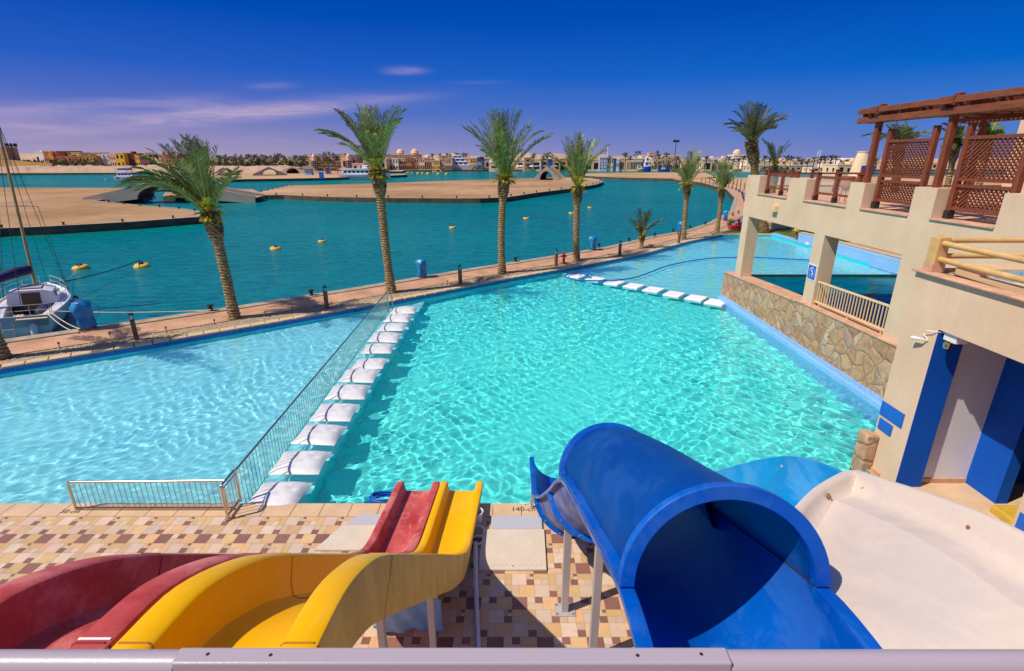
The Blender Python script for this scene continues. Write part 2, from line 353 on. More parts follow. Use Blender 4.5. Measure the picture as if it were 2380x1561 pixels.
# ---------------------------------------------------------------- mesh builder
class MB:
    def __init__(s): s.v = []; s.f = []; s.mi = []; s.tint = []; s.cur = 0; s.ct = None
    def add(s, vs, fs, tint=None):
        b = len(s.v); s.v += [tuple(v) for v in vs]
        for f in fs:
            s.f.append([b + i for i in f]); s.mi.append(s.cur); s.tint.append(tint or s.ct)
        return s
    def box(s, x0, x1, y0, y1, z0, z1, tint=None):
        vs = [(x, y, z) for z in (z0, z1) for y in (y0, y1) for x in (x0, x1)]
        return s.add(vs, [(0, 2, 3, 1), (4, 5, 7, 6), (0, 1, 5, 4), (2, 6, 7, 3), (0, 4, 6, 2), (1, 3, 7, 5)], tint)
    def beam(s, p, q, wx, wz, up=(0, 0, 1)):
        p, q = Vector(p), Vector(q); t = (q - p).normalized(); u = Vector(up)
        a = t.cross(u)
        if a.length < 1e-4: a = t.cross(Vector((1, 0, 0)))
        a.normalize(); u = a.cross(t).normalized(); a *= wx / 2; u *= wz / 2
        vs = [e + i * a + j * u for e in (p, q) for (i, j) in ((-1, -1), (1, -1), (1, 1), (-1, 1))]
        return s.add(vs, [(0, 3, 2, 1), (4, 5, 6, 7), (0, 1, 5, 4), (1, 2, 6, 5), (2, 3, 7, 6), (3, 0, 4, 7)])
    def tube(s, path, r, n=8, cap=True, closed=False):
        P = [Vector(p) for p in path]; N = len(P)
        rs = r if hasattr(r, '__len__') else [r] * N
        vs = []; ref = None
        for i in range(N):
            if closed: t = P[(i + 1) % N] - P[i - 1]
            else: t = P[min(i + 1, N - 1)] - P[max(i - 1, 0)]
            t.normalize()
            if ref is None: ref = Vector((0, 0, 1)) if abs(t.z) < .9 else Vector((1, 0, 0))
            a = t.cross(ref)
            if a.length < 1e-4: a = t.cross(Vector((0, 1, 0)))
            a.normalize(); u = a.cross(t).normalized(); ref = u
            for j in range(n):
                g = 2 * math.pi * j / n
                vs.append(P[i] + (a * math.cos(g) + u * math.sin(g)) * rs[i])
        fs = []
        for i in range(N if closed else N - 1):
            i2 = (i + 1) % N
            for j in range(n):
                j2 = (j + 1) % n
                fs.append((i * n + j, i * n + j2, i2 * n + j2, i2 * n + j))
        if cap and not closed:
            fs.append(tuple(range(n))[::-1]); fs.append(tuple((N - 1) * n + j for j in range(n)))
        return s.add(vs, fs)
    def lathe(s, prof, c=(0, 0, 0), n=16, cap=True):
        vs = [(c[0] + r * math.cos(2 * math.pi * j / n), c[1] + r * math.sin(2 * math.pi * j / n), c[2] + z) for r, z in prof for j in range(n)]
        N = len(prof)
        fs = [(i * n + j, i * n + (j + 1) % n, (i + 1) * n + (j + 1) % n, (i + 1) * n + j) for i in range(N - 1) for j in range(n)]
        if cap: fs.append(tuple(range(n))[::-1]); fs.append(tuple((N - 1) * n + j for j in range(n)))
        return s.add(vs, fs)
    def prism(s, poly, z0, z1, top=True, bottom=True, sides=True):
        n = len(poly); area = sum(poly[i][0] * poly[(i + 1) % n][1] - poly[(i + 1) % n][0] * poly[i][1] for i in range(n))
        if area < 0: poly = poly[::-1]
        vs = [(p[0], p[1], z0) for p in poly] + [(p[0], p[1], z1) for p in poly]
        tri = tessellate_polygon([[Vector((p[0], p[1], 0)) for p in poly]])
        fs = []
        for a, b, c in tri:
            A, B, C = poly[a], poly[b], poly[c]
            if (B[0] - A[0]) * (C[1] - A[1]) - (B[1] - A[1]) * (C[0] - A[0]) < 0: b, c = c, b
            if top: fs.append((n + a, n + b, n + c))
            if bottom: fs.append((a, c, b))
        if sides: fs += [(i, (i + 1) % n, n + (i + 1) % n, n + i) for i in range(n)]
        return s.add(vs, fs)
    def sweep(s, rings, closed_ring=True, cap=True):
        n = len(rings[0]); vs = [p for r in rings for p in r]; fs = []
        m = n if closed_ring else n - 1
        for i in range(len(rings) - 1):
            for j in range(m):
                j2 = (j + 1) % n
                fs.append((i * n + j, i * n + j2, (i + 1) * n + j2, (i + 1) * n + j))
        s.add(vs, fs)
        if cap and closed_ring:
            for i, rv in ((0, True), (len(rings) - 1, False)):
                ring = [Vector(p) for p in rings[i]]
                tri = tessellate_polygon([ring])
                s.add(ring, [tuple(t) for t in tri])
        return s
    def build(s, name, m, parent=None, smooth=None, bevel=0, receiver=False, recalc=True):
        off = parent.matrix_world.translation if parent is not None and parent.type == 'EMPTY' else None
        P = parent
        o3 = Vector((0, 0, 0))
        while P is not None:
            o3 = o3 + P.location; P = P.parent
        me = bpy.data.meshes.new(name)
        me.from_pydata([(v[0] - o3.x, v[1] - o3.y, v[2] - o3.z) for v in s.v], [], s.f)
        ms = m if isinstance(m, (list, tuple)) else [m]
        for a in ms: me.materials.append(a)
        if len(ms) > 1: me.polygons.foreach_set('material_index', s.mi)
        if any(t is not None for t in s.tint):
            at = me.color_attributes.new('tint', 'FLOAT_COLOR', 'CORNER')
            arr = np.ones((len(me.loops), 4), np.float32); i = 0
            for f, t in zip(s.f, s.tint):
                arr[i:i + len(f), :3] = t if t is not None else (.5, .5, .5); i += len(f)
            at.data.foreach_set('color', arr.ravel())
        if recalc:
            bm = bmesh.new(); bm.from_mesh(me)
            bmesh.ops.remove_doubles(bm, verts=bm.verts, dist=1e-5) if smooth else None
            bmesh.ops.recalc_face_normals(bm, faces=bm.faces); bm.to_mesh(me); bm.free()
        if smooth:
            me.polygons.foreach_set('use_smooth', [True] * len(me.polygons)); me.set_sharp_from_angle(angle=R(smooth))
        o = bpy.data.objects.new(name, me); COL.objects.link(o)
        if parent is not None: o.parent = parent
        if bevel:
            b = o.modifiers.new('bevel', 'BEVEL'); b.width = bevel; b.segments = 2; b.limit_method = 'ANGLE'; b.angle_limit = R(40)
        if receiver: o.cycles.is_caustics_receiver = True
        return o

def tag(o, label=None, cat=None, group=None, kind=None):
    if label: o['label'] = label
    if cat: o['category'] = cat
    if group: o['group'] = group
    if kind: o['kind'] = kind
    return o
def thing(name, label, cat, loc=(0, 0, 0), group=None):
    o = bpy.data.objects.new(name, None); COL.objects.link(o); o.location = loc; o.empty_display_size = .2
    return tag(o, label, cat, group)
def struct(o): return tag(o, kind='structure')
def copy_tree(o, parent=None):
    c = o.copy(); COL.objects.link(c)
    if parent is not None: c.parent = parent
    for ch in list(o.children): copy_tree(ch, c)
    return c
def lerp(a, b, t): return a + (b - a) * t
def interp(x, pts):
    if x <= pts[0][0]: return pts[0][1]
    for (a, b), (c, d) in zip(pts, pts[1:]):
        if x <= c: return b + (d - b) * (x - a) / (c - a)
    return pts[-1][1]
def smooth_path(pts, n):
    """Catmull-Rom through 3D points"""
    P = [Vector(p) for p in pts]; P = [2 * P[0] - P[1]] + P + [2 * P[-1] - P[-2]]; out = []
    for i in range(1, len(P) - 2):
        for j in range(n):
            t = j / n; a, b, c, d = P[i - 1:i + 3]
            out.append(.5 * ((2 * b) + (c - a) * t + (2 * a - 5 * b + 4 * c - d) * t * t + (3 * b - a - 3 * c + d) * t ** 3))
    out.append(P[-2]); return out
# ---------------------------------------------------------------- the setting: land, water, pool
PE = [gz(*p)[:2] for p in [(0, 857), (312, 806), (620, 753.7), (915, 700), (1190, 647), (1350, 619), (1500, 590), (1600, 562), (1680, 546)]]
_d = Vector(PE[1]) - Vector(PE[0])
PE = [(PE[0][0] - _d.x * (PE[0][1] - 9.23) / _d.y, 9.23)] + PE
WATER_Z = -.18
SEA_Z = -.85
def offset(line, d):
    out = []
    for i, p in enumerate(line):
        a = Vector(line[max(i - 1, 0)]); b = Vector(line[min(i + 1, len(line) - 1)]); t = (b - a).normalized()
        out.append((p[0] - t.y * d, p[1] + t.x * d))
    return out
def ribbon(l1, l2, z, mb=None, z2=None):
    mb = mb or MB(); n = len(l1); z2 = z if z2 is None else z2
    return mb.add([(p[0], p[1], z) for p in l1] + [(p[0], p[1], z2) for p in l2], [(i, i + 1, n + i + 1, n + i) for i in range(n - 1)])
def curtain(l, z0, z1, mb=None):
    mb = mb or MB(); n = len(l)
    return mb.add([(p[0], p[1], z0) for p in l] + [(p[0], p[1], z1) for p in l], [(i, i + 1, n + i + 1, n + i) for i in range(n - 1)])

PEX = [(-40.2, .05)] + PE                      # strip carries on to the left, out of the frame
PROM = PEX + [(25.3, 57.2), (33.6, 71.6), (44.6, 97.0), (54.4, 126.0), (60.5, 161.0), (59.5, 186.0), (66, 197.5)]
QUAY = offset(PROM, 3.7)
# ground sheet of the near shore with the pool cut out
POOL = PE + [(25.2, 50.4), (25.3, 32.4), (14.7, 32.4), (12.1, 26.96), (11.08, 26.96), (11.08, 10.9), (8.45, 10.9), (8.45, 9.23)]
outer = offset(PROM, .42) + [(75, 203), (330, 262), (900, 330), (900, -60), (-80, -60), (-80, -44)]
hole = POOL[:] + []
DARK = [(12.0, 14.6), (24.6, 14.6), (24.6, 32.15), (14.9, 32.15), (12.3, 26.7), (12.0, 26.7)]
polys = [[Vector((*p, 0)) for p in outer], [Vector((*p, 0)) for p in hole], [Vector((*p, 0)) for p in DARK]]
allp = [p for l in polys for p in l]
tri = tessellate_polygon(polys)
g = MB(); g.add([(p.x, p.y, -.03) for p in allp], [tuple(t) for t in tri]); struct(g.build('ground', M['sand']))
# promenade layers
struct(ribbon(offset(PROM[:12], .40), offset(PROM[:12], 1.36), .02).build('planting_strip', M['gravel']))
bp = MB(); L1 = offset(PROM, 1.36); L2 = offset(PROM, 3.14)
ribbon(L1, L2, .06, bp); curtain(L1, -.05, .06, bp); struct(bp.build('promenade_paving', M['brick']))
qk = MB(); L3 = offset(PROM, 3.14); ribbon(L3, QUAY, .11, qk); curtain(L3, .0, .11, qk); struct(qk.build('quay_kerb', M['quay']))
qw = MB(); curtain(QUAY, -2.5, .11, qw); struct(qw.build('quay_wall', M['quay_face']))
cp = MB()
for (a, b), (c, d) in zip(zip(PEX, PEX[1:]), zip(offset(PEX, .40), offset(PEX, .40)[1:])):
    n = max(1, int((Vector(b) - Vector(a)).length / .6))
    for i in range(n):
        t0, t1 = i / n + .004, (i + 1) / n - .004
        q = [Vector(a).lerp(Vector(b), t0), Vector(a).lerp(Vector(b), t1), Vector(c).lerp(Vector(d), t1), Vector(c).lerp(Vector(d), t0)]
        cp.prism([tuple(v) for v in q], -.06, .035)
for i in range(62):
    cp.box(-28 + i * .6 + .004, -28 + (i + 1) * .6 - .004, 8.83, 9.25, -.06, .02 + .001 * (i % 3)) if -28 + i * .6 < 8.3 else None
for i in range(10): cp.box(20.4 + i * .5 + .004, 20.4 + (i + 1) * .5 - .004, 50.38, 50.9, -.06, .03)
struct(cp.build('pool_coping', M['coping'], bevel=.012))

# pool basin
def poly_floor(name, poly, z, m):
    mb = MB(); mb.prism(poly, z, z, bottom=False, sides=False); return struct(mb.build(name, m, receiver=True))
LP = [p for p in PE if p[0] < -5.5]
iL = len(LP)
def pe_at(x):
    for a, b in zip(PE, PE[1:]):
        if a[0] <= x <= b[0]: return (x, lerp(a[1], b[1], (x - a[0]) / (b[0] - a[0])))
XD = -4.75
pd = pe_at(XD)
left_poly = [p for p in PE if p[0] < XD] + [pd, (XD, 9.23)]
S0, S1 = pe_at(3.2), (11.25, 26.1)
far_poly = [S0] + [p for p in PE if p[0] > S0[0]] + [(25.2, 50.4), (25.3, 32.4), (14.7, 32.4), (12.1, 26.96), (11.25, 26.96), S1]
main_poly = [pd] + [p for p in PE if XD < p[0] < S0[0]] + [S0, S1, (11.25, 10.9), (8.45, 10.9), (8.45, 9.23), (XD, 9.23)]
poly_floor('shallow_pool_floor', left_poly, -.72, M['floor_left'])
poly_floor('deep_pool_floor', main_poly, -1.35, M['floor_main'])
poly_floor('far_pool_floor', far_poly, -.62, M['floor_far'])
pw = MB(); curtain(PE, -1.6, -.05, pw); curtain([(XD, 9.23), pd], -1.6, -.72, pw); curtain([S0, S1], -1.6, -.62, pw)
curtain([(PE[0][0], 9.23), (8.45, 9.23), (8.45, 10.9), (11.25, 10.9), (11.25, 26.96), (12.1, 26.96), (14.7, 32.4), (25.3, 32.4), (25.2, 50.4), (20.46, 50.4)], -1.6, -.05, pw)
struct(pw.build('pool_wall', M['poolwall'], receiver=True))
tb = MB(); curtain(offset(PE, -.012), -.30, -.04, tb); struct(tb.build('mosaic_band', M['tileband']))

def inside(poly, X, Y):
    c = np.zeros(X.shape, bool); n = len(poly)
    for i in range(n):
        (x0, y0), (x1, y1) = poly[i], poly[(i + 1) % n]
        if y0 == y1: continue
        c ^= ((y0 > Y) != (y1 > Y)) & (X < (x1 - x0) * (Y - y0) / (y1 - y0) + x0)
    return c
def water_sheet(name, poly, xs, ys, zf, m, grow=.12):
    X, Y = np.meshgrid(xs, ys); Z = zf(X, Y)
    co = np.stack([X, Y, Z], -1).reshape(-1, 3).astype(np.float32)
    n, mm = len(xs), len(ys); idx = np.arange(n * mm).reshape(mm, n)
    ins = inside(poly, X, Y)
    for _ in range(2):
        p = np.pad(ins, 1); ins = p[1:-1, 1:-1] | p[:-2, 1:-1] | p[2:, 1:-1] | p[1:-1, :-2] | p[1:-1, 2:]
    keep = ins[:-1, :-1] & ins[:-1, 1:] & ins[1:, 1:] & ins[1:, :-1]
    q = np.stack([idx[:-1, :-1], idx[:-1, 1:], idx[1:, 1:], idx[1:, :-1]], -1)[keep]
    used = np.zeros(len(co), bool); used[q.ravel()] = True; re = np.cumsum(used) - 1
    co = co[used]; q = re[q].astype(np.int32)
    me = bpy.data.meshes.new(name); me.vertices.add(len(co)); me.vertices.foreach_set('co', co.ravel())
    me.loops.add(q.size); me.loops.foreach_set('vertex_index', q.ravel())
    me.polygons.add(len(q)); me.polygons.foreach_set('loop_start', (np.arange(len(q)) * 4).astype(np.int32))
    me.polygons.foreach_set('use_smooth', np.ones(len(q), bool)); me.update(calc_edges=True)
    me.materials.append(m); o = bpy.data.objects.new(name, me); COL.objects.link(o); return o
rng = np.random.default_rng(3)
WV = [(.15 * (7 ** rng.random() ** 1.15), rng.random() * 2 * math.pi, rng.random() * 7) for _ in range(56)]
def waves(X, Y):
    Z = np.zeros_like(X)
    Xd = X + .25 * np.sin(Y * .8 + 1) + .1 * np.sin(Y * 2.3 + X); Yd = Y + .25 * np.sin(X * .7) + .1 * np.sin(X * 2.1 - Y)
    for lam, a, ph in WV: Z += .0028 * lam ** .92 * np.sin(2 * math.pi / lam * (Xd * math.cos(a) + Yd * math.sin(a)) + ph)
    amp = .85 + .35 * np.sin(X * .31 + 1.3) * np.sin(Y * .27 + .4) + .2 * np.sin(X * .9 - Y * .6)
    return Z * np.clip(amp, .25, 1.5) + WATER_Z
ys = [9.2]
while ys[-1] < 50.6: ys.append(ys[-1] + .042 + .0032 * (ys[-1] - 9))
xs = np.arange(-28.9, 29.6, .046)
wt = water_sheet('pool_water', POOL, xs, np.array(ys), waves, M['water'])
wt.cycles.is_caustics_caster = True
struct(wt)

# sea and islands
seap = offset(PROM, 3.55) + [(75, 225), (700, 300), (3000, 500), (3000, 3500), (-3000, 3500), (-3000, -120), (-120, -60)]
s = MB(); s.prism(seap, SEA_Z, SEA_Z, bottom=False, sides=False); struct(s.build('sea', M['sea']))

def island(name, pts, z=0.0, depth=2.2, kerb=.6, top='island'):
    poly = [p[:2] for p in pts]; n = len(poly)
    area = sum(poly[i][0] * poly[(i + 1) % n][1] - poly[(i + 1) % n][0] * poly[i][1] for i in range(n))
    if area < 0: poly = poly[::-1]
    ins = []
    for i in range(n):
        a, b, c = Vector(poly[i - 1]), Vector(poly[i]), Vector(poly[(i + 1) % n])
        t1 = (b - a).normalized(); t2 = (c - b).normalized(); nn = Vector((-t1.y - t2.y, t1.x + t2.x)); nn.normalize()
        ins.append(tuple(b + nn * kerb))
    mb = MB(); mb.prism(ins, z, z, bottom=False, sides=False)
    mb.cur = 1; ribbon(poly + poly[:1], ins + ins[:1], z + .03, mb)
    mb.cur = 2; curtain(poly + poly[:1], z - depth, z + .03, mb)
    return struct(mb.build(name, [M[top], M['quay'], M['quay_face']]))
c1 = lambda x, y: (.2604 * x, 130.2 * 2.381 + .2604 * y)        # zoomed views of the photograph -> picture units
def curve(pts, n=4): return [tuple(p[:2]) for p in smooth_path([(x, y, 0) for x, y in pts], n)]
I1D = [(-60, 537), (0, 532), (100, 528), (300, 517), (462, 505), (470, 497), (462, 491), (420, 485), (330, 478), (240, 469), (222, 467), (246, 464), (330, 459.5), (352, 452), (348, 437.5), (0, 436.5), (-300, 436.5)]
I1 = [gz(*p)[:2] for p in I1D]
I1 = I1 + [(-230, 118), (-140, 52), (-75, 47)]
island('left_island', I1)
I2D = [(378, 457), (490, 458.5), (558, 456), (620, 454.5), (659, 454), (720, 457), (779, 459), (900, 461), (1040, 462), (1116, 462), (1178, 459.5), (1246, 449), (1332, 438.5), (1386, 429.5), (1402, 423.5), (1399, 419), (1372, 414.5), (1303, 412.5), (1170, 417), (1092, 419), (900, 426), (760, 430), (672, 431.5), (602, 447), (588, 441), (480, 437.8), (392, 437.8)]
I2 = [gz(*p)[:2] for p in I2D]
island('long_island', I2)
# far shore and the desert beyond it
FARD = [(-700, 404), (-300, 404), (0, 403.5), (240, 402.5), (470, 402), (492, 413), (520, 418.5), (560, 417.5), (700, 415.5), (790, 413.5), (853, 411), (857, 405.5), (835, 403), (832, 400), (880, 399.5), (935, 399), (940, 396.5), (1100, 395.6), (1300, 395), (1440, 394.6), (1600, 394.6)]
FAR = [gz(*p)[:2] for p in FARD]
far_poly2 = FAR + [(420, 360), (3500, 420), (3500, 7000), (-3500, 7000), (-3500, FAR[0][1])]
island('far_shore', far_poly2, 0, 2.2, 1.0, 'sand')
SPITD = [(1318, 406), (1345, 404), (1420, 402.5), (1560, 401.5), (1640, 402), (1665, 412), (1600, 417), (1555, 416), (1440, 413.5), (1372, 410.5)]
island('sand_spit', [gz(*p)[:2] for p in SPITD], .02, 2.0, .8, 'sand')
PIERD = [(853, 411.5), (938, 408), (946, 406.5), (944, 404.8), (857, 406.5)]
island('stone_pier', [gz(*p)[:2] for p in PIERD], .12, 2.0, .5, 'quay')
FINGERD = [(1320, 408.5), (1345, 410.5), (1385, 407), (1352, 405.2)]
# low hills of sand along the skyline
hb = MB(); rr = random.Random(5)
NX, NY = 150, 14; hv = []
for j in range(NY):
    for i in range(NX):
        Yh = 560 + j * 70; Xh = (i / (NX - 1) - .5) * 2 * (900 + j * 90)
        px = 1190 + FOC * Xh / (Yh * _c)
        base = interp(px, [(0, 12), (260, 13), (480, 7), (560, 3), (700, 3.5), (980, 9.0), (1060, 12.5), (1200, 11), (1310, 13), (1390, 12), (1480, 7), (1700, 5), (2380, 7)])
        hz = base * math.exp(-((j - 5) / 3.2) ** 2) * (1 + .25 * math.sin(i * .7 + j) + .15 * math.sin(i * 1.9 - j * .8)) - .3 * (j in (0, NY - 1)) - .05
        hv.append((Xh, Yh, hz))
hb.add(hv, [(j * NX + i, j * NX + i + 1, (j + 1) * NX + i + 1, (j + 1) * NX + i) for j in range(NY - 1) for i in range(NX - 1)])
struct(hb.build('desert_hills', M['hill'], smooth=60))
from mathutils import noise as rn
# eroded sandy bank between the far water and the town on the left
bb = MB(); bv = []; NX, NY = 170, 12
for j in range(NY):
    for i in range(NX):
        px = lerp(-120, 720, i / (NX - 1)); yb = lerp(401, 385.5, j / (NY - 1))
        x, y, _ = gz(px, yb + (3 if px < 470 else 0) * 0, 0)
        h = (1.5 * math.sin(min(1, j / 5) * math.pi / 2) + .9 * rn.noise(Vector((i * .11, j * .3, 0))) + .9 * rn.noise(Vector((i * .37, j * .7, 3))) + .4 * rn.noise(Vector((i * 1.1, j * 1.3, 7)))) * min(1, j / 2) * min(1, (NY - 1 - j) / 2) * min(1, (NX - 1 - i) / 12)
        bv.append((x, y, max(-.1, h)))
bb.add(bv, [(j * NX + i, j * NX + i + 1, (j + 1) * NX + i + 1, (j + 1) * NX + i) for j in range(NY - 1) for i in range(NX - 1)])
struct(bb.build('sandy_bank', M['hill'], smooth=60))

# tiled deck
dk = MB(); u = .128
CT = {'b': (.28, .13, .10), 'c': (.69, .47, .31), 'w': (.70, .53, .40), 't': (.69, .44, .22)}
MOD = [(0, 0, 2, 2, 'b'), (2, 0, 2, 1, 'c'), (2, 1, 1, 1, 'w'), (3, 1, 1, 1, 'b'), (4, 0, 2, 2, 't'), (0, 2, 1, 2, 'c'), (1, 2, 2, 2, 't'), (3, 2, 2, 2, 'w'), (5, 2, 1, 1, 'b'), (5, 3, 1, 1, 'c'),
       (0, 4, 2, 2, 'w'), (2, 4, 1, 1, 'b'), (2, 5, .5, 1, 't'), (2.5, 5, .5, .5, 'w'), (2.5, 5.5, .5, .5, 'b'), (3, 4, 1, 1, 'c'), (4, 4, 1, 1, 'w'), (3, 5, 2, 1, 't'), (5, 4, 1, 2, 't')]
rr = random.Random(11)
for my in range(12):
    for mx in range(-38, 14):
        ox = mx * 6 * u + (3 * u if my % 2 else 0); oy = 8.82 - (my + 1) * 6 * u
        if ox > 9.2: continue
        for (x, y, ww, hh, cc) in MOD:
            j = rr.uniform(.88, 1.1); t = tuple(min(1, v * j * rr.uniform(.96, 1.04)) for v in CT[cc])
            x0, x1, y0, y1 = ox + x * u + .003, ox + (x + ww) * u - .003, oy + y * u + .003, oy + (y + hh) * u - .003
            dk.add([(x0, y0, .004), (x1, y0, .004), (x1, y1, .004), (x0, y1, .004)], [(0, 1, 2, 3)], t)
struct(dk.build('deck_tiles', M['tile'], recalc=False))
gb = MB().box(-30, 8.8, -2, 8.84, -.2, 0); struct(gb.build('pool_deck', M['grout']))
# ---------------------------------------------------------------- pebbles, promenade furniture
pb = MB(); rr = random.Random(2); Lp0 = offset(PEX, .42); Lp1 = offset(PEX, 1.34)
for a0, a1, b0, b1 in zip(Lp0, Lp0[1:], Lp1, Lp1[1:]):
    ln = (Vector(a1) - Vector(a0)).length
    if Vector(a0).length < 16 and a0[1] < 5: continue
    near = min(1.0, 26 / max(20, Vector(a0).length))
    for _ in range(int(ln * 95 * near)):
        t, v = rr.random(), rr.random()
        p = Vector(a0).lerp(Vector(a1), t).lerp(Vector(b0).lerp(Vector(b1), t), v)
        if rr.random() < .3 * max(0, math.sin(p.x * .8)): continue
        r = rr.uniform(.025, .055); h = r * .6; g = rr.uniform(.45, .9)
        c = (.74 * g, .63 * g, .47 * g); q = rr.random() * 6
        vs = [(p.x + r * math.cos(q + i * 1.57) * (1 + .4 * (i % 2)), p.y + r * math.sin(q + i * 1.57), .02 + h * .4) for i in range(4)] + [(p.x, p.y, .02 + h), ]
        pb.add(vs, [(0, 1, 4), (1, 2, 4), (2, 3, 4), (3, 0, 4)], c)
tag(pb.build('pebbles', M['pebble']), kind='stuff')

def weeds(name, spots, n, h, col, spread, label=None):
    mb = MB(); rr = random.Random(len(spots) + n)
    for (x, y, z) in spots:
        for _ in range(n):
            a = rr.random() * 6.3; r = spread * rr.random() ** .7; px, py = x + r * math.cos(a), y + r * math.sin(a); l = h * rr.uniform(.5, 1.1); b = rr.random() * 6.3; k2 = .012
            g = rr.uniform(.6, 1.3); c = tuple(v * g for v in col)
            mb.add([(px - k2, py, z), (px + k2, py, z), (px + l * .5 * math.cos(b), py + l * .5 * math.sin(b), z + l)], [(0, 1, 2)], c)
    return mb.build(name, M['frond'], recalc=False)
PQ = offset(PE, .85)
ws = []
for a, b in zip(PQ, PQ[1:]):
    for t in np.linspace(0, 1, 9)[:-1]:
        p = Vector(a).lerp(Vector(b), t)
        if -5.5 < p.x < 4: ws.append((p.x + random.uniform(-.2, .2), p.y + random.uniform(-.2, .2), .02))
tag(weeds('weeds', ws, 26, .16, (.20, .21, .05), .5), kind='stuff')

# lamp bollards
def make_bollard():
    t = thing('lamp_bollard', '', 'lamp bollard')
    MB().box(-.085, .085, -.085, .085, 0, .82).build('post', M['bollard'], t, bevel=.01)
    l = MB(); l.box(-.075, .075, -.075, .075, .82, .85)
    for sx in (-1, 1):
        for sy in (-1, 1): l.beam((sx * .06, sy * .06, .85), (sx * .06, sy * .06, 1.05), .018, .018)
    l.lathe([(.11, 1.05), (.06, 1.10), (.03, 1.11), (.025, 1.13)], n=8)
    l.tube([(-.07, 0, 1.1), (-.075, 0, 1.17), (0, 0, 1.20), (.075, 0, 1.17), (.07, 0, 1.1)], .008, 6)
    lo = l.build('lantern', M['lantern'], t)
    MB().lathe([(.045, .855), (.055, .95), (.045, 1.045)], n=8).build('glass', M['glass'], lo, smooth=40)
    return t
bol = make_bollard()
BD = [((318, 790), 'brown lamp bollard beside the white pebbles, nearest the moored sailboat'), ((760, 717), 'brown lamp bollard left of the far end of the pool railing'),
      ((1070, 661), 'brown lamp bollard between the two tallest waterside palms'), ((1292, 619), 'brown lamp bollard standing next to the red hydrant'),
      ((1440, 594.5), 'brown lamp bollard just left of the small short palm'), ((1577, 566), 'brown post in front of a blue wrapped pillar and palm trunk')]
for i, (p, lab) in enumerate(BD):
    o = bol if i == 0 else copy_tree(bol)
    x, y, _ = gz(*p, .03); o.location = (x, y, .03); o.rotation_euler.z = R(38); tag(o, lab, 'lamp bollard', 'lamp bollards along the promenade')

# wrapped service pillars
def make_wrap(seed):
    t = thing('wrapped_pillar', '', 'wrapped pillar'); rr = random.Random(seed)
    mb = MB(); n = 18; prof = [(.20, .06), (.27, .1), (.29, .3), (.25, .5), (.30, .75), (.33, .95), (.27, 1.12), (.12, 1.2), (.02, 1.19)]
    vs = []
    for r, z in prof:
        for j in range(n):
            a = 2 * math.pi * j / n; k2 = 1 + .18 * math.sin(a * 3 + z * 5 + seed) + .10 * math.sin(a * 7 - z * 9) + rr.uniform(-.06, .06)
            e = 1 / max(abs(math.cos(a)), abs(math.sin(a))) ** .5
            vs.append((r * k2 * e * math.cos(a), r * k2 * e * .8 * math.sin(a), z + rr.uniform(-.02, .02)))
    N = len(prof); mb.add(vs, [(i * n + j, i * n + (j + 1) % n, (i + 1) * n + (j + 1) % n, (i + 1) * n + j) for i in range(N - 1) for j in range(n)])
    mb.build('tarpaulin', M['tarp'], t, smooth=50)
    MB().box(-.28, .28, -.24, .24, 0, .09).build('base', M['bollard'], t, bevel=.01)
    return t
for i, (p, sc, lab) in enumerate([((204, 766), 1.05, 'blue tarpaulin wrapped pillar on the quay beside the sailboat'), ((981, 646), .95, 'blue wrapped pillar on the quay between the two tallest palms'),
                                  ((1377, 582), .92, 'blue wrapped pillar between the fourth tall palm and small palm'), ((1580, 544), .98, 'blue wrapped pillar behind the brown post by a palm'),
                                  ((1685, 513), .98, 'blue wrapped pillar on the quay right of the farthest waterside palm')]):
    o = make_wrap(i); x, y, _ = gz(*p, .08); o.location = (x, y, .08); o.scale = (sc, sc, sc); o.rotation_euler.z = R(38 + 7 * i)
    tag(o, lab, 'wrapped pillar', 'blue wrapped pillars on the quay')
# mooring bollards
mbm = MB().lathe([(.10, 0), (.07, .05), (.065, .16), (.12, .19), (.12, .24), (.05, .26)], n=10)
proto = mbm.build('mooring_bollard', M['black'], smooth=40)
first = True
def moor(x, y, z, rz, label, group, sc=1.0):
    global first
    o = proto if first else proto.copy()
    if not first: COL.objects.link(o)
    first = False
    o.location = (x, y, z); o.rotation_euler.z = rz; o.scale = (sc, sc, sc); return tag(o, label, 'mooring bollard', group)
cv8 = lambda x, y: (.2604 * x + 1177.6, .2604 * y + 433.9)
NB = [(490.6, 723, 'black mooring bollard holding the tight rope of the sailboat'), (724, 687, 'small black mooring bollard on the kerb left of the second lamp bollard'),
      (1198, 608.6, 'small black mooring bollard on the kerb right of the third palm'), (1392, 575, 'small black mooring bollard just right of the third blue wrapped pillar'),
      (1461.6, 561.7, 'small black mooring bollard left of the small palm'), (1521.5, 549.8, 'small black mooring bollard right of the small palm'), (1564.7, 540, 'small black mooring bollard left of the blue wrapped pillar by the palm'),
      (1603.7, 531.4, 'small black mooring bollard right of the fifth palm'), (1639, 522.5, 'small black mooring bollard between the last two waterside palms'),
      (1703, 502.4, 'small black mooring bollard right of the last blue wrapped pillar'), (1716, 496.6, 'small black mooring bollard nearest to the left end of the terrace building')]
for x, y, lab in NB:
    X, Y, Z = gz(x, y, .11); moor(X, Y, Z, 0, lab, 'mooring bollards on the promenade kerb', 1.25)
rr = random.Random(4)
def edge_moor(pts, step, ins, label, group, sc):
    P = [Vector(p) for p in pts]; acc = 0; k = 0
    for a, b in zip(P, P[1:]):
        L = (b - a).length; t = (b - a).normalized(); nn = Vector((-t.y, t.x))
        while acc < L:
            p = a + t * acc + nn * ins; moor(p.x, p.y, .03, 0, label, group, sc); acc += step
        acc -= L
edge_moor(I1[1:5], 5.3, .5, 'black mooring bollard along the near edge of the left sand island', 'bollards on the near edge of the left island', 1.3)
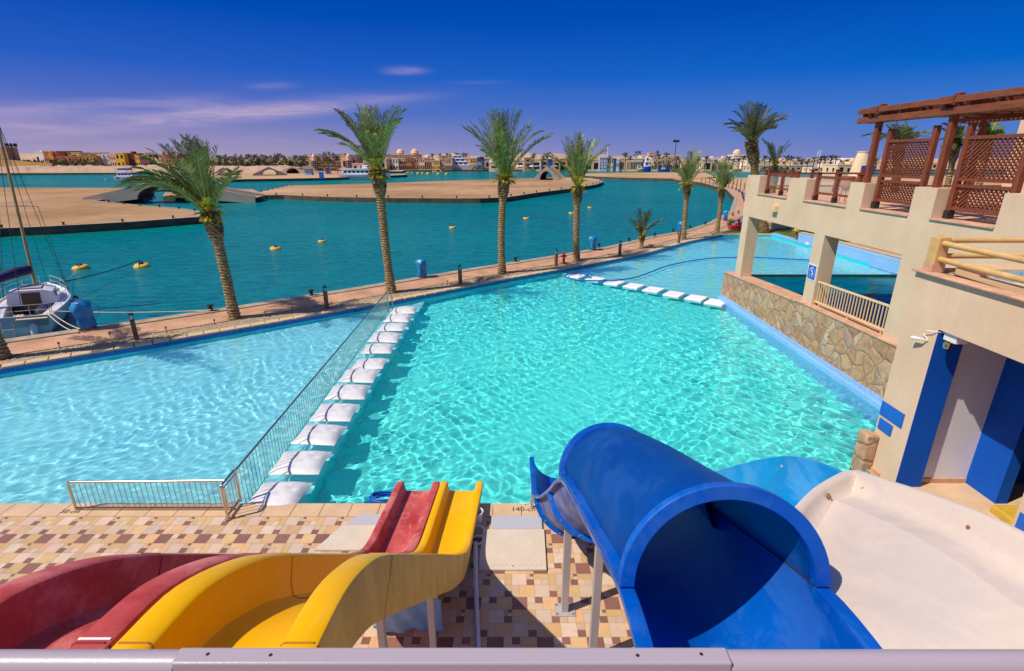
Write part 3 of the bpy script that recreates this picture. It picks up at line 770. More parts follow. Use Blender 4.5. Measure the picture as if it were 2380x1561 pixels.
edge_moor(I1[6:10], 5.5, .5, 'black mooring bollard beside the creek of the left sand island', 'bollards along the creek of the left island', 1.4)
edge_moor(I2[2:16], 6.5, .5, 'black mooring bollard along the near edge of the long sand island', 'bollards on the near edge of the long island', 1.6)
edge_moor(I2[22:24], 5.0, .5, 'black mooring bollard on the pale slipway of the long island', 'bollards on the slipway of the long island', 1.4)
edge_moor([gz(*p)[:2] for p in [(1722, 470), (1718, 452), (1700, 440.5), (1650, 428)]], 7, -.5, 'black mooring bollard along the curved far quay on the right', 'bollards on the curved far quay', 2.0)
# hydrant
hx, hy, _ = gz(1310, 613, .04)
h = thing('fire_hydrant', 'red fire hydrant standing by a lamp bollard on the promenade', 'fire hydrant', (hx, hy, .05))
b_ = MB().lathe([(.13, 0), (.13, .05), (.09, .06), (.09, .55), (.12, .56), (.12, .62), (.10, .64), (.09, .72), (.04, .78)], (hx, hy, .05), 12).build('barrel', M['hydrant'], h, smooth=40)
for sx in (-1, 1): MB().tube([(hx, hy, .55), (hx + sx * .2, hy, .55)], .06, 10).build('outlet', M['hydrant'], h, smooth=40)
MB().tube([(hx - .10, hy, .83), (hx + .10, hy, .83)], .035, 8).build('cap', M['hydrant'], h)
hx, hy, _ = gz(1707, 533, .05)
h = thing('hose_box', 'red hose box with a small red hydrant on top by the lawn', 'hose box', (hx, hy, 0))
MB().box(hx - .55, hx + .55, hy - .4, hy + .4, 0, .42).build('box', M['hydrant'], h, bevel=.03)
MB().lathe([(.16, .42), (.12, .5), (.12, .85), (.2, .88), (.2, .98), (.05, 1.05)], (hx + .35, hy, 0), 10).build('hydrant_head', M['hydrant'], h, smooth=40)
# small garden spike lights in the pebble strip
gsp = thing('garden_spike', '', 'garden spike')
MB().tube([(0, 0, 0), (0, 0, .22)], .012, 6).build('stake', M['black'], gsp); MB().lathe([(.03, .2), (.05, .25), (.02, .3)], n=8).build('spout', M['rust'], gsp)
GS = [(2, 838), (140, 812), (258, 788), (388, 775), (500, 757), (618, 738), (680, 728), (1040, 664), (1180, 644)]
for i, p in enumerate(GS):
    o = gsp if i == 0 else copy_tree(gsp)
    x, y, _ = gz(*p, .03); o.location = (x, y, .03); tag(o, 'small dark sprinkler stake standing in the white pebble strip', 'garden spike', 'sprinkler stakes in the pebble strip')

# ---------------------------------------------------------------- palms
def palm(loc_px, top_px, tips, label, seed, r0=.23, trunk_kind='slim', leaf=.42, green=(.20, .25, .06), skirt=.5, group='date palms by the pool', base_z=.05, depth=1.3, extra=14, lean=0.0, boots=1.25, Yov=None, name='date_palm', neck=1.0, nleaf=38):
    rr = random.Random(seed)
    if Yov is None: bx, by, bz = gz(*loc_px, base_z)
    else: bx, by, bz = gy(*loc_px, Yov); bz = base_z; bx = gy(*loc_px, Yov)[0]
    tx, ty, tz = gy(*top_px, by + lean)
    t = thing(name, label, 'palm tree', (bx, by, bz), group)
    B, T = Vector((bx, by, bz)), Vector((tx, ty, tz)); H = (T - B).length
    # trunk: ringed, slightly bent, bulging where the old leaf bases are kept
    mb = MB(); n = 14; rows = int(H / .13); vs = []
    def axis(v):
        p = B.lerp(T, v); side = math.sin(v * math.pi) * .05 * H
        return p + Vector((side * .35 * math.cos(seed), 0, 0))
    bl = min(.45, 1.15 * neck / H)
    def rad(v):
        r = r0 * (1.22 - .3 * min(1, v * 5)) if v < .2 else r0 * .92
        if v > 1 - bl: r = r0 * lerp(.95, 1.38, math.sin(min(1, (v - 1 + bl) / (bl * .45)) * math.pi / 2))
        return r
    for i in range(rows * 2 + 1):
        v = i / (rows * 2); p = axis(v); r = rad(v) * (1.10 if i % 2 else .90)
        for j in range(n):
            a = 2 * math.pi * j / n + (i // 2) * .22
            k2 = r * (1 + .07 * math.sin(j * 2.4 + i * 1.7) + rr.uniform(-.05, .05))
            vs.append((p.x + k2 * math.cos(a), p.y + k2 * math.sin(a), p.z + rr.uniform(-.015, .015)))
    N = rows * 2 + 1
    mb.add(vs, [(i * n + j, i * n + (j + 1) % n, (i + 1) * n + (j + 1) % n, (i + 1) * n + j) for i in range(N - 1) for j in range(n)])
    tr = mb.build('trunk', M['trunk'], t)
    # leaf bases: overlapping wedges
    bt = MB(); nb = int(170 * neck)
    for i in range(nb):
        v = 1 - bl * (1 - i / nb); p = axis(v); a = i * 2.39996; r = rad(v); d = Vector((math.cos(a), math.sin(a), 0)); sd = Vector((-d.y, d.x, 0)); ww = .085 * r0 / .23; L = .20 * r0 / .23
        g = rr.choice((.35, .6, 1.0, 1.5)) * rr.uniform(.8, 1.2); c = (.36 * g, .22 * g, .10 * g)
        q0 = p + d * (r * .80); q1 = p + d * (r * 1.10) + Vector((0, 0, L * .75)); q2 = p + d * (r * 1.32) + Vector((0, 0, L))
        bt.add([q0 - sd * ww, q0 + sd * ww, q1 + sd * ww * .8, q1 - sd * ww * .8, q2, q0 + Vector((0, 0, -.05)) + d * .03], [(0, 1, 2, 3), (3, 2, 4), (0, 5, 1)], c)
    bt.build('leaf_base', M['boot'], tr)
    crown = MB()
    def frond(tip, ln, width, col, up, nl, sag=0.0):
        tip = Vector(tip); up = up * rr.uniform(.8, 1.35); base = T + Vector((rr.uniform(-.1, .1), rr.uniform(-.1, .1), rr.uniform(-.15, .05)))
        D = (tip - base); L = D.length
        c = base + D * .45 + Vector((0, 0, up * L)); path = []
        m = 16
        for i in range(m + 1):
            s_ = i / m; path.append(base * (1 - s_) ** 2 + c * 2 * s_ * (1 - s_) + tip * s_ ** 2 - Vector((0, 0, sag * s_ ** 3)))
        pc = tuple(min(1, v * 1.5) for v in (col[0] * 1.5, col[1] * 1.25, col[2]))
        crown.ct = pc; crown.tube(path, [.028 * (1 - .8 * i / m) for i in range(m + 1)], 4, cap=False); crown.ct = None
        fb = rr.choice((.7, .9, 1.0, 1.25, 1.5)); col = (col[0] * fb, col[1] * fb, col[2] * fb)
        W = Vector((-.25, -.08, -.1))           # the wind that lays the leaflets over
        for i in range(nl):
            s_ = .16 + .84 * i / (nl - 1); f = s_ * m; i0 = min(int(f), m - 1)
            p = path[i0].lerp(path[i0 + 1], f - i0); tg = (path[i0 + 1] - path[i0]).normalized()
            sv = tg.cross(Vector((0, 0, 1)))
            if sv.length < .1: sv = Vector((1, 0, 0))
            sv.normalize(); nv = sv.cross(tg)
            l = width * 1.22 * (.35 + .65 * math.sin(min(1, (s_ + .08) * 1.25) * math.pi * .62)) * (1 if s_ < .8 else 1 - (s_ - .8) * 1.8)
            for sg in (-1, 1):
                d = (tg * rr.uniform(.75, .95) + sv * sg * rr.uniform(.62, .82) + nv * rr.uniform(.12, .42) + W * .35).normalized()
                e = p + d * l * rr.uniform(.8, 1.08) + Vector((0, 0, -.18 * l)); bw = .0145 + .003 * rr.random()
                ax = d.cross(nv + Vector((rr.uniform(-.6, .6),) * 3)).normalized() * bw; g = rr.uniform(.75, 1.3)
                cl = (col[0] * g, col[1] * g, col[2] * g)
                mid = p + d * l * .5
                crown.add([p - ax * .6, p + ax * .6, mid + ax, e, mid - ax], [(0, 1, 2, 3, 4)], cl)
    for (px, py) in tips:
        dy = rr.uniform(-depth, depth); tip = gy(px, py, T.y + dy); L = (Vector(tip) - T).length
        low = (Vector(tip).z - T.z) / L
        frond(tip, L, leaf * min(1.25, .45 + L / 4), green, lerp(.46, .16, max(0, min(1, low))), nleaf)
    for i in range(extra):
        px, py = rr.choice(tips); qx, qy = rr.choice(tips); f = rr.random()
        x_, y_ = lerp(px, qx, f), lerp(py, qy, f); k2 = rr.uniform(.55, .95)
        x_, y_ = lerp(top_px[0], x_, k2), lerp(top_px[1], y_, k2)
        tip = gy(x_, y_, T.y + rr.uniform(-1.9, 1.9) * depth); L = (Vector(tip) - T).length
        frond(tip, L, leaf * min(1.2, .45 + L / 4), green, .24, int(nleaf * .85))
    cr = crown.build('crown', M['frond'], t, recalc=False)
    if skirt:
        crown = MB()
        for i in range(int(24 * skirt)):
            a = rr.random() * 6.3; l = rr.uniform(.5, 1.1); tip = T + Vector((l * .62 * math.cos(a), l * .62 * math.sin(a), rr.uniform(-.35, .9) * l))
            frond(tip, l, .26, (.55, .46, .03), .35, 16)
        crown.build('young_leaves', M['frond'], t, recalc=False)
    return t
palm((545, 740), (490, 500), [(285, 432), (300, 418), (318, 405), (352, 352), (345, 372), (385, 343), (430, 322), (445, 327), (478, 335), (505, 345), (553, 393), (548, 402), (330, 440), (420, 338), (390, 385), (455, 335), (350, 400), (410, 420), (372, 446), (470, 350), (296, 426), (322, 392), (338, 366), (310, 436), (405, 333), (360, 425), (545, 415)],
     'tall date palm leaning left with wind-swept fronds, beside the sailboat', 1, extra=22, skirt=.8, leaf=.46)
palm((910, 680), (880, 405), [(743, 304), (752, 312), (787, 258), (797, 268), (830, 247), (846, 252), (868, 252), (902, 262), (918, 254), (933, 260), (925, 280), (810, 290), (842, 270), (858, 262), (890, 270), (770, 318)],
     'tall date palm in front of the white ferry, by the pool railing end', 2, extra=19, skirt=1.1, leaf=.44)
palm((1167, 635), (1172, 420), [(1082, 298), (1095, 300), (1100, 290), (1138, 266), (1152, 260), (1175, 262), (1195, 256), (1213, 262), (1235, 278), (1242, 295), (1282, 314), (1272, 322), (1255, 308), (1120, 282), (1165, 270), (1205, 268)],
     'tall date palm with a full crown in the middle of the photo', 3, extra=22, skirt=1.3, leaf=.46)
palm((1340, 605), (1343, 438), [(1268, 362), (1280, 358), (1306, 330), (1318, 322), (1343, 313), (1352, 318), (1385, 328), (1393, 325), (1412, 340), (1405, 352), (1330, 332), (1370, 332), (1295, 372)],
     'date palm just right of the red hydrant', 4, extra=16, skirt=.8, leaf=.42)
palm((1588, 556), (1597, 433), [(1575, 366), (1593, 366), (1615, 348), (1628, 355), (1635, 374), (1562, 392), (1637, 391), (1604, 356), (1582, 374), (1622, 362)],
     'slim date palm rising behind the brown post and blue wrapped pillar', 5, extra=14, skirt=.8, leaf=.42, r0=.22)
palm((1666, 540), (1677, 442), [(1641, 400), (1659, 383), (1684, 371), (1699, 378), (1712, 394), (1722, 408), (1648, 416), (1670, 376), (1692, 386), (1706, 402)],
     'slim date palm farthest along the promenade, near the red hose box', 6, extra=14, skirt=.3, leaf=.42, r0=.21)
palm((1490, 577), (1492, 551), [(1458, 505), (1462, 512), (1474, 493), (1486, 487), (1512, 489), (1519, 497), (1537, 511), (1465, 520), (1533, 516), (1500, 496)],
     'small short palm with grey green fronds beside the promenade', 7, extra=6, skirt=.2, r0=.17, green=(.13, .15, .06), neck=.5, leaf=.36, depth=.7)
palm((1778, 541), (1745, 337), [(1688, 290), (1700, 281), (1725, 248), (1740, 240), (1757, 243), (1775, 249), (1790, 256), (1830, 270), (1820, 280), (1800, 266), (1710, 262), (1700, 298), (1815, 268), (1765, 246)],
     'big thick date palm rising behind the left end of the terrace', 8, extra=16, skirt=2.2, r0=.36, leaf=.6, green=(.12, .145, .05), group='palms behind the terrace', depth=1.8, neck=1.6, base_z=0, nleaf=52)
palm((1812, 440), (1801, 388), [(1773, 325), (1781, 331), (1833, 330), (1836, 338), (1790, 345), (1817, 342)],
     'sparse bright green palm just right of the big thick palm', 9, extra=3, skirt=.3, r0=.22, leaf=.5, green=(.13, .22, .02), group='palms behind the terrace', Yov=56, base_z=0, depth=.8)
palm((1800, 460), (1799, 412), [(1765, 402), (1772, 396), (1822, 396), (1838, 402), (1832, 410), (1790, 392), (1812, 392)],
     'low spreading palm under the sparse bright green palm', 10, extra=8, skirt=.2, r0=.3, leaf=.5, green=(.07, .10, .03), group='palms behind the terrace', Yov=62, base_z=0, depth=1.5)
palm((2100, 430), (2088, 345), [(2010, 316), (2028, 318), (2060, 292), (2084, 285), (2108, 286), (2130, 294), (2163, 310), (2150, 318), (2040, 330), (2075, 290), (2120, 300)],
     'date palm seen behind the left lattice screen', 11, extra=14, skirt=.8, r0=.28, leaf=.5, green=(.12, .15, .04), group='palms behind the terrace', Yov=44, base_z=0, depth=1.3)
palm((2206, 420), (2222, 335), [(2186, 300), (2198, 288), (2215, 292), (2236, 295), (2250, 310), (2188, 325), (2246, 330), (2192, 345), (2240, 345), (2210, 350)],
     'slender palm between the two lattice screens', 12, extra=12, skirt=.4, r0=.17, leaf=.42, green=(.12, .15, .03), group='palms behind the terrace', Yov=34, base_z=0, depth=.8)
palm((2290, 400), (2296, 330), [(2262, 300), (2275, 286), (2295, 282), (2318, 286), (2332, 298), (2268, 315), (2325, 312)],
     'bright green palm under the pergola roof at right', 13, extra=10, skirt=.2, r0=.17, leaf=.42, green=(.13, .22, .02), group='palms behind the terrace', Yov=32, base_z=0, depth=.8)
palm((4, 832), (-95, 560), [(-240, 470), (-200, 430), (-150, 400), (-110, 395), (-60, 410), (-40, 430), (-50, 470), (-220, 520), (-70, 440)],
     'palm trunk cut off by the left edge of the photo', 14, extra=12, skirt=.5)
# ---------------------------------------------------------------- in and around the pool
def pillow(mb, cx, cy, z, a, b, h, n=14, seed=0):
    rr = random.Random(seed); vs = []
    for s_ in (1, -1):
        for j in range(n + 1):
            for i in range(n + 1):
                u, v = i / n * 2 - 1, j / n * 2 - 1
                pin = 1 - .07 * (1 - u * u) * 0 - .06 * (abs(v) > .99) * (1 - u * u) - .0
                x = u * a * (1 - .06 * (1 - v * v) * -0); y = v * b
                x = u * a * (1 - .05 * (1 - u ** 2) * 0) * (1 - .06 * (1 - abs(u)) * 0); k2 = (1 - abs(u) ** 3.2) * (1 - abs(v) ** 2.6)
                y *= 1 - .07 * (1 - v * v) * 0 - .05 * math.cos(u * math.pi / 2) * 0
                sag = 1 - .08 * math.cos(v * math.pi / 2); x *= 1 - .05 * (1 - math.cos(v * math.pi / 2)) * -1 if abs(u) > .9 else 1
                vs.append((cx + x, cy + y, z + s_ * h * max(0, k2) ** .55 * (1 if s_ > 0 else .8) + .012 * math.sin(u * 9 + seed) * math.sin(v * 7) * k2))
    m = n + 1; o2 = m * m; fs = []
    for j in range(n):
        for i in range(n):
            q = (j * m + i, j * m + i + 1, (j + 1) * m + i + 1, (j + 1) * m + i)
            fs.append(q); fs.append(tuple(o2 + k for k in q[::-1]))
    mb.add(vs, fs)
FL = ['white float nearest the deck, beside the corner of the steel railing'] + ['white float in the row along the railing, %s from the deck' % s_ for s_ in
      ('second', 'third', 'fourth', 'fifth', 'sixth', 'seventh', 'eighth', 'ninth', 'tenth', 'eleventh')] + ['white float at the far end of the row, nearest the promenade']
fm = MB(); pillow(fm, 0, 0, 0, .57, .52, .17)
fproto = fm.build('pool_float', M['float'], smooth=60, receiver=True)
for i in range(12):
    o = fproto if i == 0 else fproto.copy()
    if i: COL.objects.link(o)
    y = 9.62 + i * 1.335; low = i == 6
    o.scale = (random.uniform(.96, 1.04), random.uniform(.94, 1.04), random.uniform(.7, 1.05))
    o.location = (-5.19 - .012 * i + random.uniform(-.02, .02), y, WATER_Z + (.0 if low else .10) + random.uniform(-.015, .015)); o.rotation_euler = (random.uniform(-.03, .03), random.uniform(-.03, .03), random.uniform(-.05, .05))
    tag(o, FL[i] if not low else 'white float lying half sunk under the water, seventh from the deck', 'pool float', 'white floats along the pool railing')
SS = [(1340, 641), (1384, 648.5), (1428, 656.5), (1473, 664), (1519, 672.5), (1567, 683), (1618, 692), (1664, 702)]
nm = ['the end nearest the promenade', 'second', 'third', 'fourth', 'fifth', 'sixth', 'seventh', 'the end nearest the stone wall']
sm = MB(); sm.box(-.47, .47, -.56, .56, -.44, .035); sproto = sm.build('stepping_slab', M['stepslab'], bevel=.04, receiver=True)
for i, p in enumerate(SS):
    o = sproto if i == 0 else sproto.copy()
    if i: COL.objects.link(o)
    x, y, _ = gz(*p, -.14); o.location = (x, y, WATER_Z + .01); o.rotation_euler.z = R(-38)
    tag(o, ('flat white stepping slab across the pool, at ' if 'end' in nm[i] else 'flat white stepping slab across the pool, counted from the promenade: ') + nm[i], 'stepping slab', 'white stepping slabs across the pool')

# steel railings
def fillet(P, r=.07, n=5):
    P = [Vector(p) for p in P]; out = [P[0]]
    for a, b, c in zip(P, P[1:], P[2:]):
        u = (a - b).normalized(); v = (c - b).normalized()
        for i in range(n + 1):
            t = i / n; out.append((b + u * r) * (1 - t) ** 2 + b * 2 * t * (1 - t) + (b + v * r) * t * t)
    return out + [P[-1]]
f1 = thing('pool_railing', 'short steel railing with slim bars along the near edge of the pool', 'railing', (-7.5, 9.0, 0))
MB().tube(fillet([(-9.15, 9.03, .01), (-9.15, 9.03, .70), (-5.86, 9.03, .74)]), .027, 10).build('handrail', M['steel'], f1, smooth=50)
MB().beam((-9.15, 9.03, .06), (-5.84, 9.03, .06), .05, .03).build('bottom_rail', M['steel'], f1)
for i in range(28):
    x = -9.04 + i * .114; MB().tube([(x, 9.03, .06), (x, 9.03, .71 + .02 * i / 28)], .0095, 6).build('bar', M['steel'], f1, smooth=50)
f2 = thing('pool_railing', 'short return of the steel railing, standing at the deck corner', 'railing', (-5.81, 9.0, 0))
MB().tube(fillet([(-5.81, 8.73, .01), (-5.81, 8.73, .82), (-5.82, 9.30, .82), (-5.82, 9.30, .03)], .06), .027, 10).build('handrail', M['steel'], f2, smooth=50)
MB().lathe([(.06, 0), (.05, .03), (.027, .04)], (-5.81, 8.73, .02), 12).build('foot', M['steel'], f2, smooth=40)
MB().beam((-5.81, 8.75, .10), (-5.82, 9.28, .10), .04, .03).build('bottom_rail', M['steel'], f2)
MB().tube([(-5.81, 8.75, .73), (-5.82, 9.29, .73)], .014, 6).build('mid_rail', M['steel'], f2, smooth=50)
for i in range(4):
    y = 8.85 + i * .115; MB().tube([(-5.815, y, .10), (-5.815, y, .73)], .0095, 6).build('bar', M['steel'], f2, smooth=50)
f3 = thing('pool_railing', 'long steel railing running across the pool beside the white floats', 'railing', (-6, 17, 0))
A, B = Vector((-5.83, 9.32, .78)), Vector((-6.17, 24.75, .78))
MB().tube(fillet([(A.x, A.y, .02), A, B, (B.x, B.y, -.6)], .05), .026, 10).build('handrail', M['steel'], f3, smooth=50)
MB().tube([A + Vector((0, .1, -.98)), B + Vector((0, -.1, -.98))], .014, 6).build('bottom_rail', M['steel'], f3)
for i in range(98):
    p = A.lerp(B, (i + 1) / 99); MB().tube([(p.x, p.y, -.35), (p.x, p.y, .76)], .009, 5).build('bar', M['steel'], f3, smooth=50)
ex, ey, _ = gz(912, 708, 0)
e = MB(); e.tube([(ex, ey, -.5), (ex, ey, .95)], .03, 8); e.tube([(ex + .05, ey - .25, -.5), (ex + .05, ey - .25, .7), (ex, ey, .7)], .02, 8)
tag(e.build('railing_post', M['steel'], smooth=50), 'steel end post standing at the far end of the long pool railing', 'post')

# hoses
hz = WATER_Z + .05
hd = [(1345, 618), (1360, 626), (1368, 640), (1352, 636), (1322, 637), (1316, 645), (1345, 651.5), (1400, 653), (1450, 650), (1485, 643), (1515, 632), (1550, 619), (1600, 608), (1650, 601), (1700, 599), (1760, 599), (1860, 604), (1900, 606)]
hp = [gz(x, y, .09 if i < 3 else (hz + (.12 if 4 <= i <= 7 else 0))) for i, (x, y) in enumerate(hd)]
tag(MB().tube(smooth_path(hp, 8), .042, 7).build('pool_hose', M['hose'], smooth=60), 'long blue hose floating across the far pool past the stepping slabs', 'hose')
cp_ = []
for i in range(40):
    a = i * .45; cp_.append((-2.75 + (.34 + .04 * math.sin(i)) * math.cos(a), 9.52 + .17 * math.sin(a), WATER_Z + .05 + .004 * i))
tag(MB().tube(smooth_path([(-3.2, 9.32, -.02)] + cp_, 2), .026, 7).build('coiled_hose', M['hose'], smooth=60), 'coiled blue hose hanging in the pool beside the red slide', 'hose')
bx, by, _ = gz(1180, 668, .05)

# service hatches, pipe, bucket and rings on the deck
def hatch(name, lab, poly, plate, holes=None):
    t = thing(name, lab, 'floor hatch', (poly[0][0], poly[0][1], 0))
    MB().prism(poly, .008, .05).build('slab', M['hatch'], t, bevel=.006)
    MB().prism(plate, .012, .056).build('tread_plate', M['tread'], t)
    if holes:
        mb = MB()
        for x, y, r in holes: mb.lathe([(r, .051), (r, .0525)], (x, y, 0), 8)
        mb.build('drain_hole', M['hole'], t)
m = bpy.data.materials.new('tread_plate'); m.use_nodes = True; q = NT(m.node_tree); b = m.node_tree.nodes['Principled BSDF']
t = q.n('TexCoord').outputs['Object']; v = q.n('TexVoronoi'); q.put(v.inputs['Vector'], t); v.inputs['Scale'].default_value = 22; v.inputs['Randomness'].default_value = .15
b.inputs['Base Color'].default_value = (.66, .65, .68, 1); b.inputs['Roughness'].default_value = .4; b.inputs['Metallic'].default_value = .3
bp_ = q.n('Bump'); bp_.inputs['Strength'].default_value = .6; bp_.inputs['Distance'].default_value = .02; q.put(bp_.inputs['Height'], v.outputs['Distance']); q.put(b.inputs['Normal'], bp_.outputs[0])
M['tread'] = m
hatch('floor_hatch', 'cream floor hatch with a tread plate under the red slide', [(-3.72, 7.83), (-2.24, 7.83), (-2.22, 8.52), (-3.4, 8.52)], [(-3.35, 8.52), (-2.22, 8.52), (-2.2, 8.84), (-3.1, 8.84), (-3.22, 8.74)])
hatch('floor_hatch', 'cream floor hatch with a tread plate right of the yellow slide', [(-.60, 7.34), (.62, 7.34), (.64, 8.40), (-.58, 8.40)], [(-.42, 8.40), (.60, 8.40), (.60, 8.70), (.50, 8.80), (-.42, 8.80)],
      [(-.5 + .045 * i, 7.42 + .035 * (i % 2), .006) for i in range(24)] + [(.02, 7.42, .014)])
t = thing('drain_pipe', 'white plastic pipe with a blue stripe lying on the deck right of the yellow slide', 'pipe', (-.6, 7, 0))
MB().tube([(-.70, 8.0, .06), (-.62, 6.9, .06), (-.50, 5.7, .06), (-.42, 4.2, .06)], .042, 10).build('pipe', M['pvc'], t, smooth=60)
MB().tube([(-.635, 7.02, .06), (-.625, 6.92, .06)], .052, 10).build('coupling', M['pvc'], t, smooth=60)
MB().tube([(-.655, 6.86, .098), (-.53, 5.7, .098), (-.45, 4.2, .098)], .006, 4).build('stripe', M['hose'], t)
t = thing('bucket', 'white plastic bucket standing beside the yellow slide', 'bucket', (-.70, 8.66, 0))
MB().lathe([(.09, .02), (.115, .26), (.13, .27), (.12, .28), (.10, .27), (.08, .04), (.0, .035)], (-.70, 8.66, 0), 18, cap=False).build('shell', M['pvc'], t, smooth=50)
for i, (x, y, z) in enumerate([(-.68, 8.33, .05), (-.66, 8.10, .04)]):
    rg = [(x + .135 * math.cos(a / 18 * 6.2832), y + .115 * math.sin(a / 18 * 6.2832), z + .05 * (1 - i) * math.sin(a / 18 * 6.28)) for a in range(18)]
    tag(MB().tube(rg, .026, 8, closed=True).build('plastic_ring', M['pvc'], smooth=60), ['white plastic ring lying behind, next to the white bucket', 'white plastic ring lying flat in front, on the cream hatch'][i], 'plastic ring', 'white plastic rings by the bucket')
# pale sheet hung between the legs under the yellow slide
vs = []; n1, n2 = 22, 8
for j in range(n2 + 1):
    for i in range(n1 + 1):
        u, v = i / n1, j / n2
        x = lerp(-2.14, -1.06, u); vs.append((x, 5.96 + .025 * math.sin(u * 9 + v * 2) + .05 * v + .02 * math.sin(u * 23 - v * 5), .80 - .66 * v - .03 * math.sin(u * math.pi)))
m1 = n1 + 1
cl = MB(); cl.add(vs, [(j * m1 + i, j * m1 + i + 1, (j + 1) * m1 + i + 1, (j + 1) * m1 + i) for j in range(n2) for i in range(n1)])
o = cl.build('hanging_sheet', M['cloth'], smooth=80); md = o.modifiers.new('thick', 'SOLIDIFY'); md.thickness = .006
tag(o, 'pale blue plastic sheet hung between the legs under the yellow slide', 'plastic sheet')
# stencilled depth marks on the coping
def text(name, body, loc, size, m, label, cat, rot=(0, 0, 0), ext=.0015, parent=None):
    cu = bpy.data.curves.new(name, 'FONT'); cu.body = body; cu.size = size; cu.extrude = ext; cu.align_x = 'LEFT'
    o = bpy.data.objects.new(name, cu); COL.objects.link(o); o.location = loc; o.rotation_euler = rot; cu.materials.append(m)
    me = bpy.data.meshes.new_from_object(o.evaluated_get(bpy.context.evaluated_depsgraph_get())); bpy.data.objects.remove(o); bpy.data.curves.remove(cu)
    o = bpy.data.objects.new(name, me); COL.objects.link(o); o.location = loc; o.rotation_euler = rot
    return tag(o, label, cat)
text('depth_marking', '50 cm', (-9.42, 8.92, .025), .16, M['paintmark'], 'black stencilled 50 cm mark on the coping at the left railing', 'depth marking')
text('depth_marking', '140 cm', (-2.66, 8.90, .025), .17, M['paintmark'], 'black stencilled depth mark on the coping partly hidden by the red slide', 'depth marking')
text('depth_marking', '140 cm', (-.02, 8.98, .025), .19, M['paintmark'], 'black stencilled 140 cm mark on the coping by the blue slide foot', 'depth marking')
fx, fy, _ = gz(928, 698, .05)
text('depth_marking', '50', (fx, fy, .05), .34, M['paintmark'], 'small dark depth mark on the far coping beyond the railing', 'depth marking', rot=(0, 0, R(40)))
# ---------------------------------------------------------------- water slides
def station(path, i):
    p = Vector(path[i]); t = (Vector(path[min(i + 1, len(path) - 1)]) - Vector(path[max(i - 1, 0)])).normalized()
    s_ = t.cross(Vector((0, 0, 1))).normalized(); n = s_.cross(t).normalized()
    return p, t, s_, n
def dense(pts, n=7): return smooth_path(pts, n)
ZR = [(.9, 4.52), (1.6, 4.51), (2.1, 4.50), (2.55, 4.45), (3.0, 4.24), (3.4, 3.93), (4.2, 3.21), (5.2, 2.31), (6.2, 1.40), (6.8, .88), (7.2, .58), (7.6, .42), (8.2, .37), (9.0, .33), (9.62, .30)]
def box_slide(name, label, mi, mo, ms, edge, zr=ZR, depth=.32, dep=None):
    """flat bottomed slide; edge(Y) -> (left x, right x) of the outer rims"""
    t = thing(name, label, 'water slide', (-1.5, 6.5, 0))
    path = dense([(0, y, z) for y, z in zr], 5); inn = []; ext = []; yl = []
    for i in range(len(path)):
        p, tt, s_, n = station(path, i); l, r = edge(p.y); fl = .20 * min(1, (r - l) / .95) * (.75 if p.y > 6.8 else 1)
        d = depth * (1 if p.y < 6 else lerp(1, .72, min(1, (p.y - 6) / 1.5)))
        def P(u, v): return (u, p.y + n.y * v, p.z + n.z * v)
        inn.append([P(l, 0), P(l + .02, .008), P(l + fl - .02, .008), P(l + fl, -.008), P(l + fl + .015, -d * .6), P(l + fl + .05, -d * .93), P(l + fl + .10, -d),
                    P(r - fl - .10, -d), P(r - fl - .05, -d * .93), P(r - fl - .015, -d * .6), P(r - fl, -.008), P(r - fl + .02, .008), P(r - .02, .008), P(r, 0)])
        ext.append([P(r, 0), P(r + .004, -.03), P(r - .02, -d - .14 * min(1, max(.3, 8 - p.y))), P(l + .02, -d - .14 * min(1, max(.3, 8 - p.y))), P(l - .004, -.03), P(l, 0)])
    a = MB(); a.sweep(inn, closed_ring=False, cap=False)
    a.build('chute', mi, t, smooth=45)
    b = MB(); b.sweep(ext, closed_ring=False, cap=False)
    # close the end at the pool
    e0, e1 = inn[-1], ext[-1]
    b.add(e0 + e1[1:5], [(0, 1, 2, 3, 4, 17, 16)[:0] or tuple([0, 1, 2, 3, 4, 5, 6, 7, 8, 9, 10, 11, 12, 13, 14, 15, 16, 17])])
    b.build('outer_shell', mo, t, smooth=45)
    # section joints
    for ys_ in (2.12, 3.38, 6.9):
        i = min(range(len(path)), key=lambda k2: abs(path[k2].y - ys_)); sm_ = MB()
        p, tt, s_, n = station(path, i)
        ring = [Vector(v) + n * .004 for v in inn[i]]
        sm_.tube([Vector(v) + n * .002 for v in inn[i][1:13]], .006, 5); sm_.tube([Vector(v) for v in ext[i][:4]], .006, 5)
        sm_.build('joint', ms, t)
    return t, path, inn, ext
def yl_edge(y):
    xc = -1.55 + .45 * (y - 1.5) / 8.1
    return xc - interp(y, [(1.5, .66), (2.5, .63), (3.2, .56), (5, .48), (7, .455)]), xc + .46
def rd_edge(y):
    l, r = yl_edge(y); g = interp(y, [(2, .035), (5, .04), (9, .03)])
    w_ = interp(y, [(1.5, 1.12), (2.5, 1.10), (3.2, 1.04), (5, .96), (7, .93)])
    return l - g - w_, l - g
ys_t, ypath, yin, yext = box_slide('yellow_slide', 'glossy yellow water slide dropping to the pool, right of the red one', M['yellow'], M['yellow_out'], M['yseam'], yl_edge)
rs_t, *_ = box_slide('red_slide', 'scuffed red water slide dropping to the pool, left of the yellow one', M['red'], M['red'], M['rseam'], rd_edge)
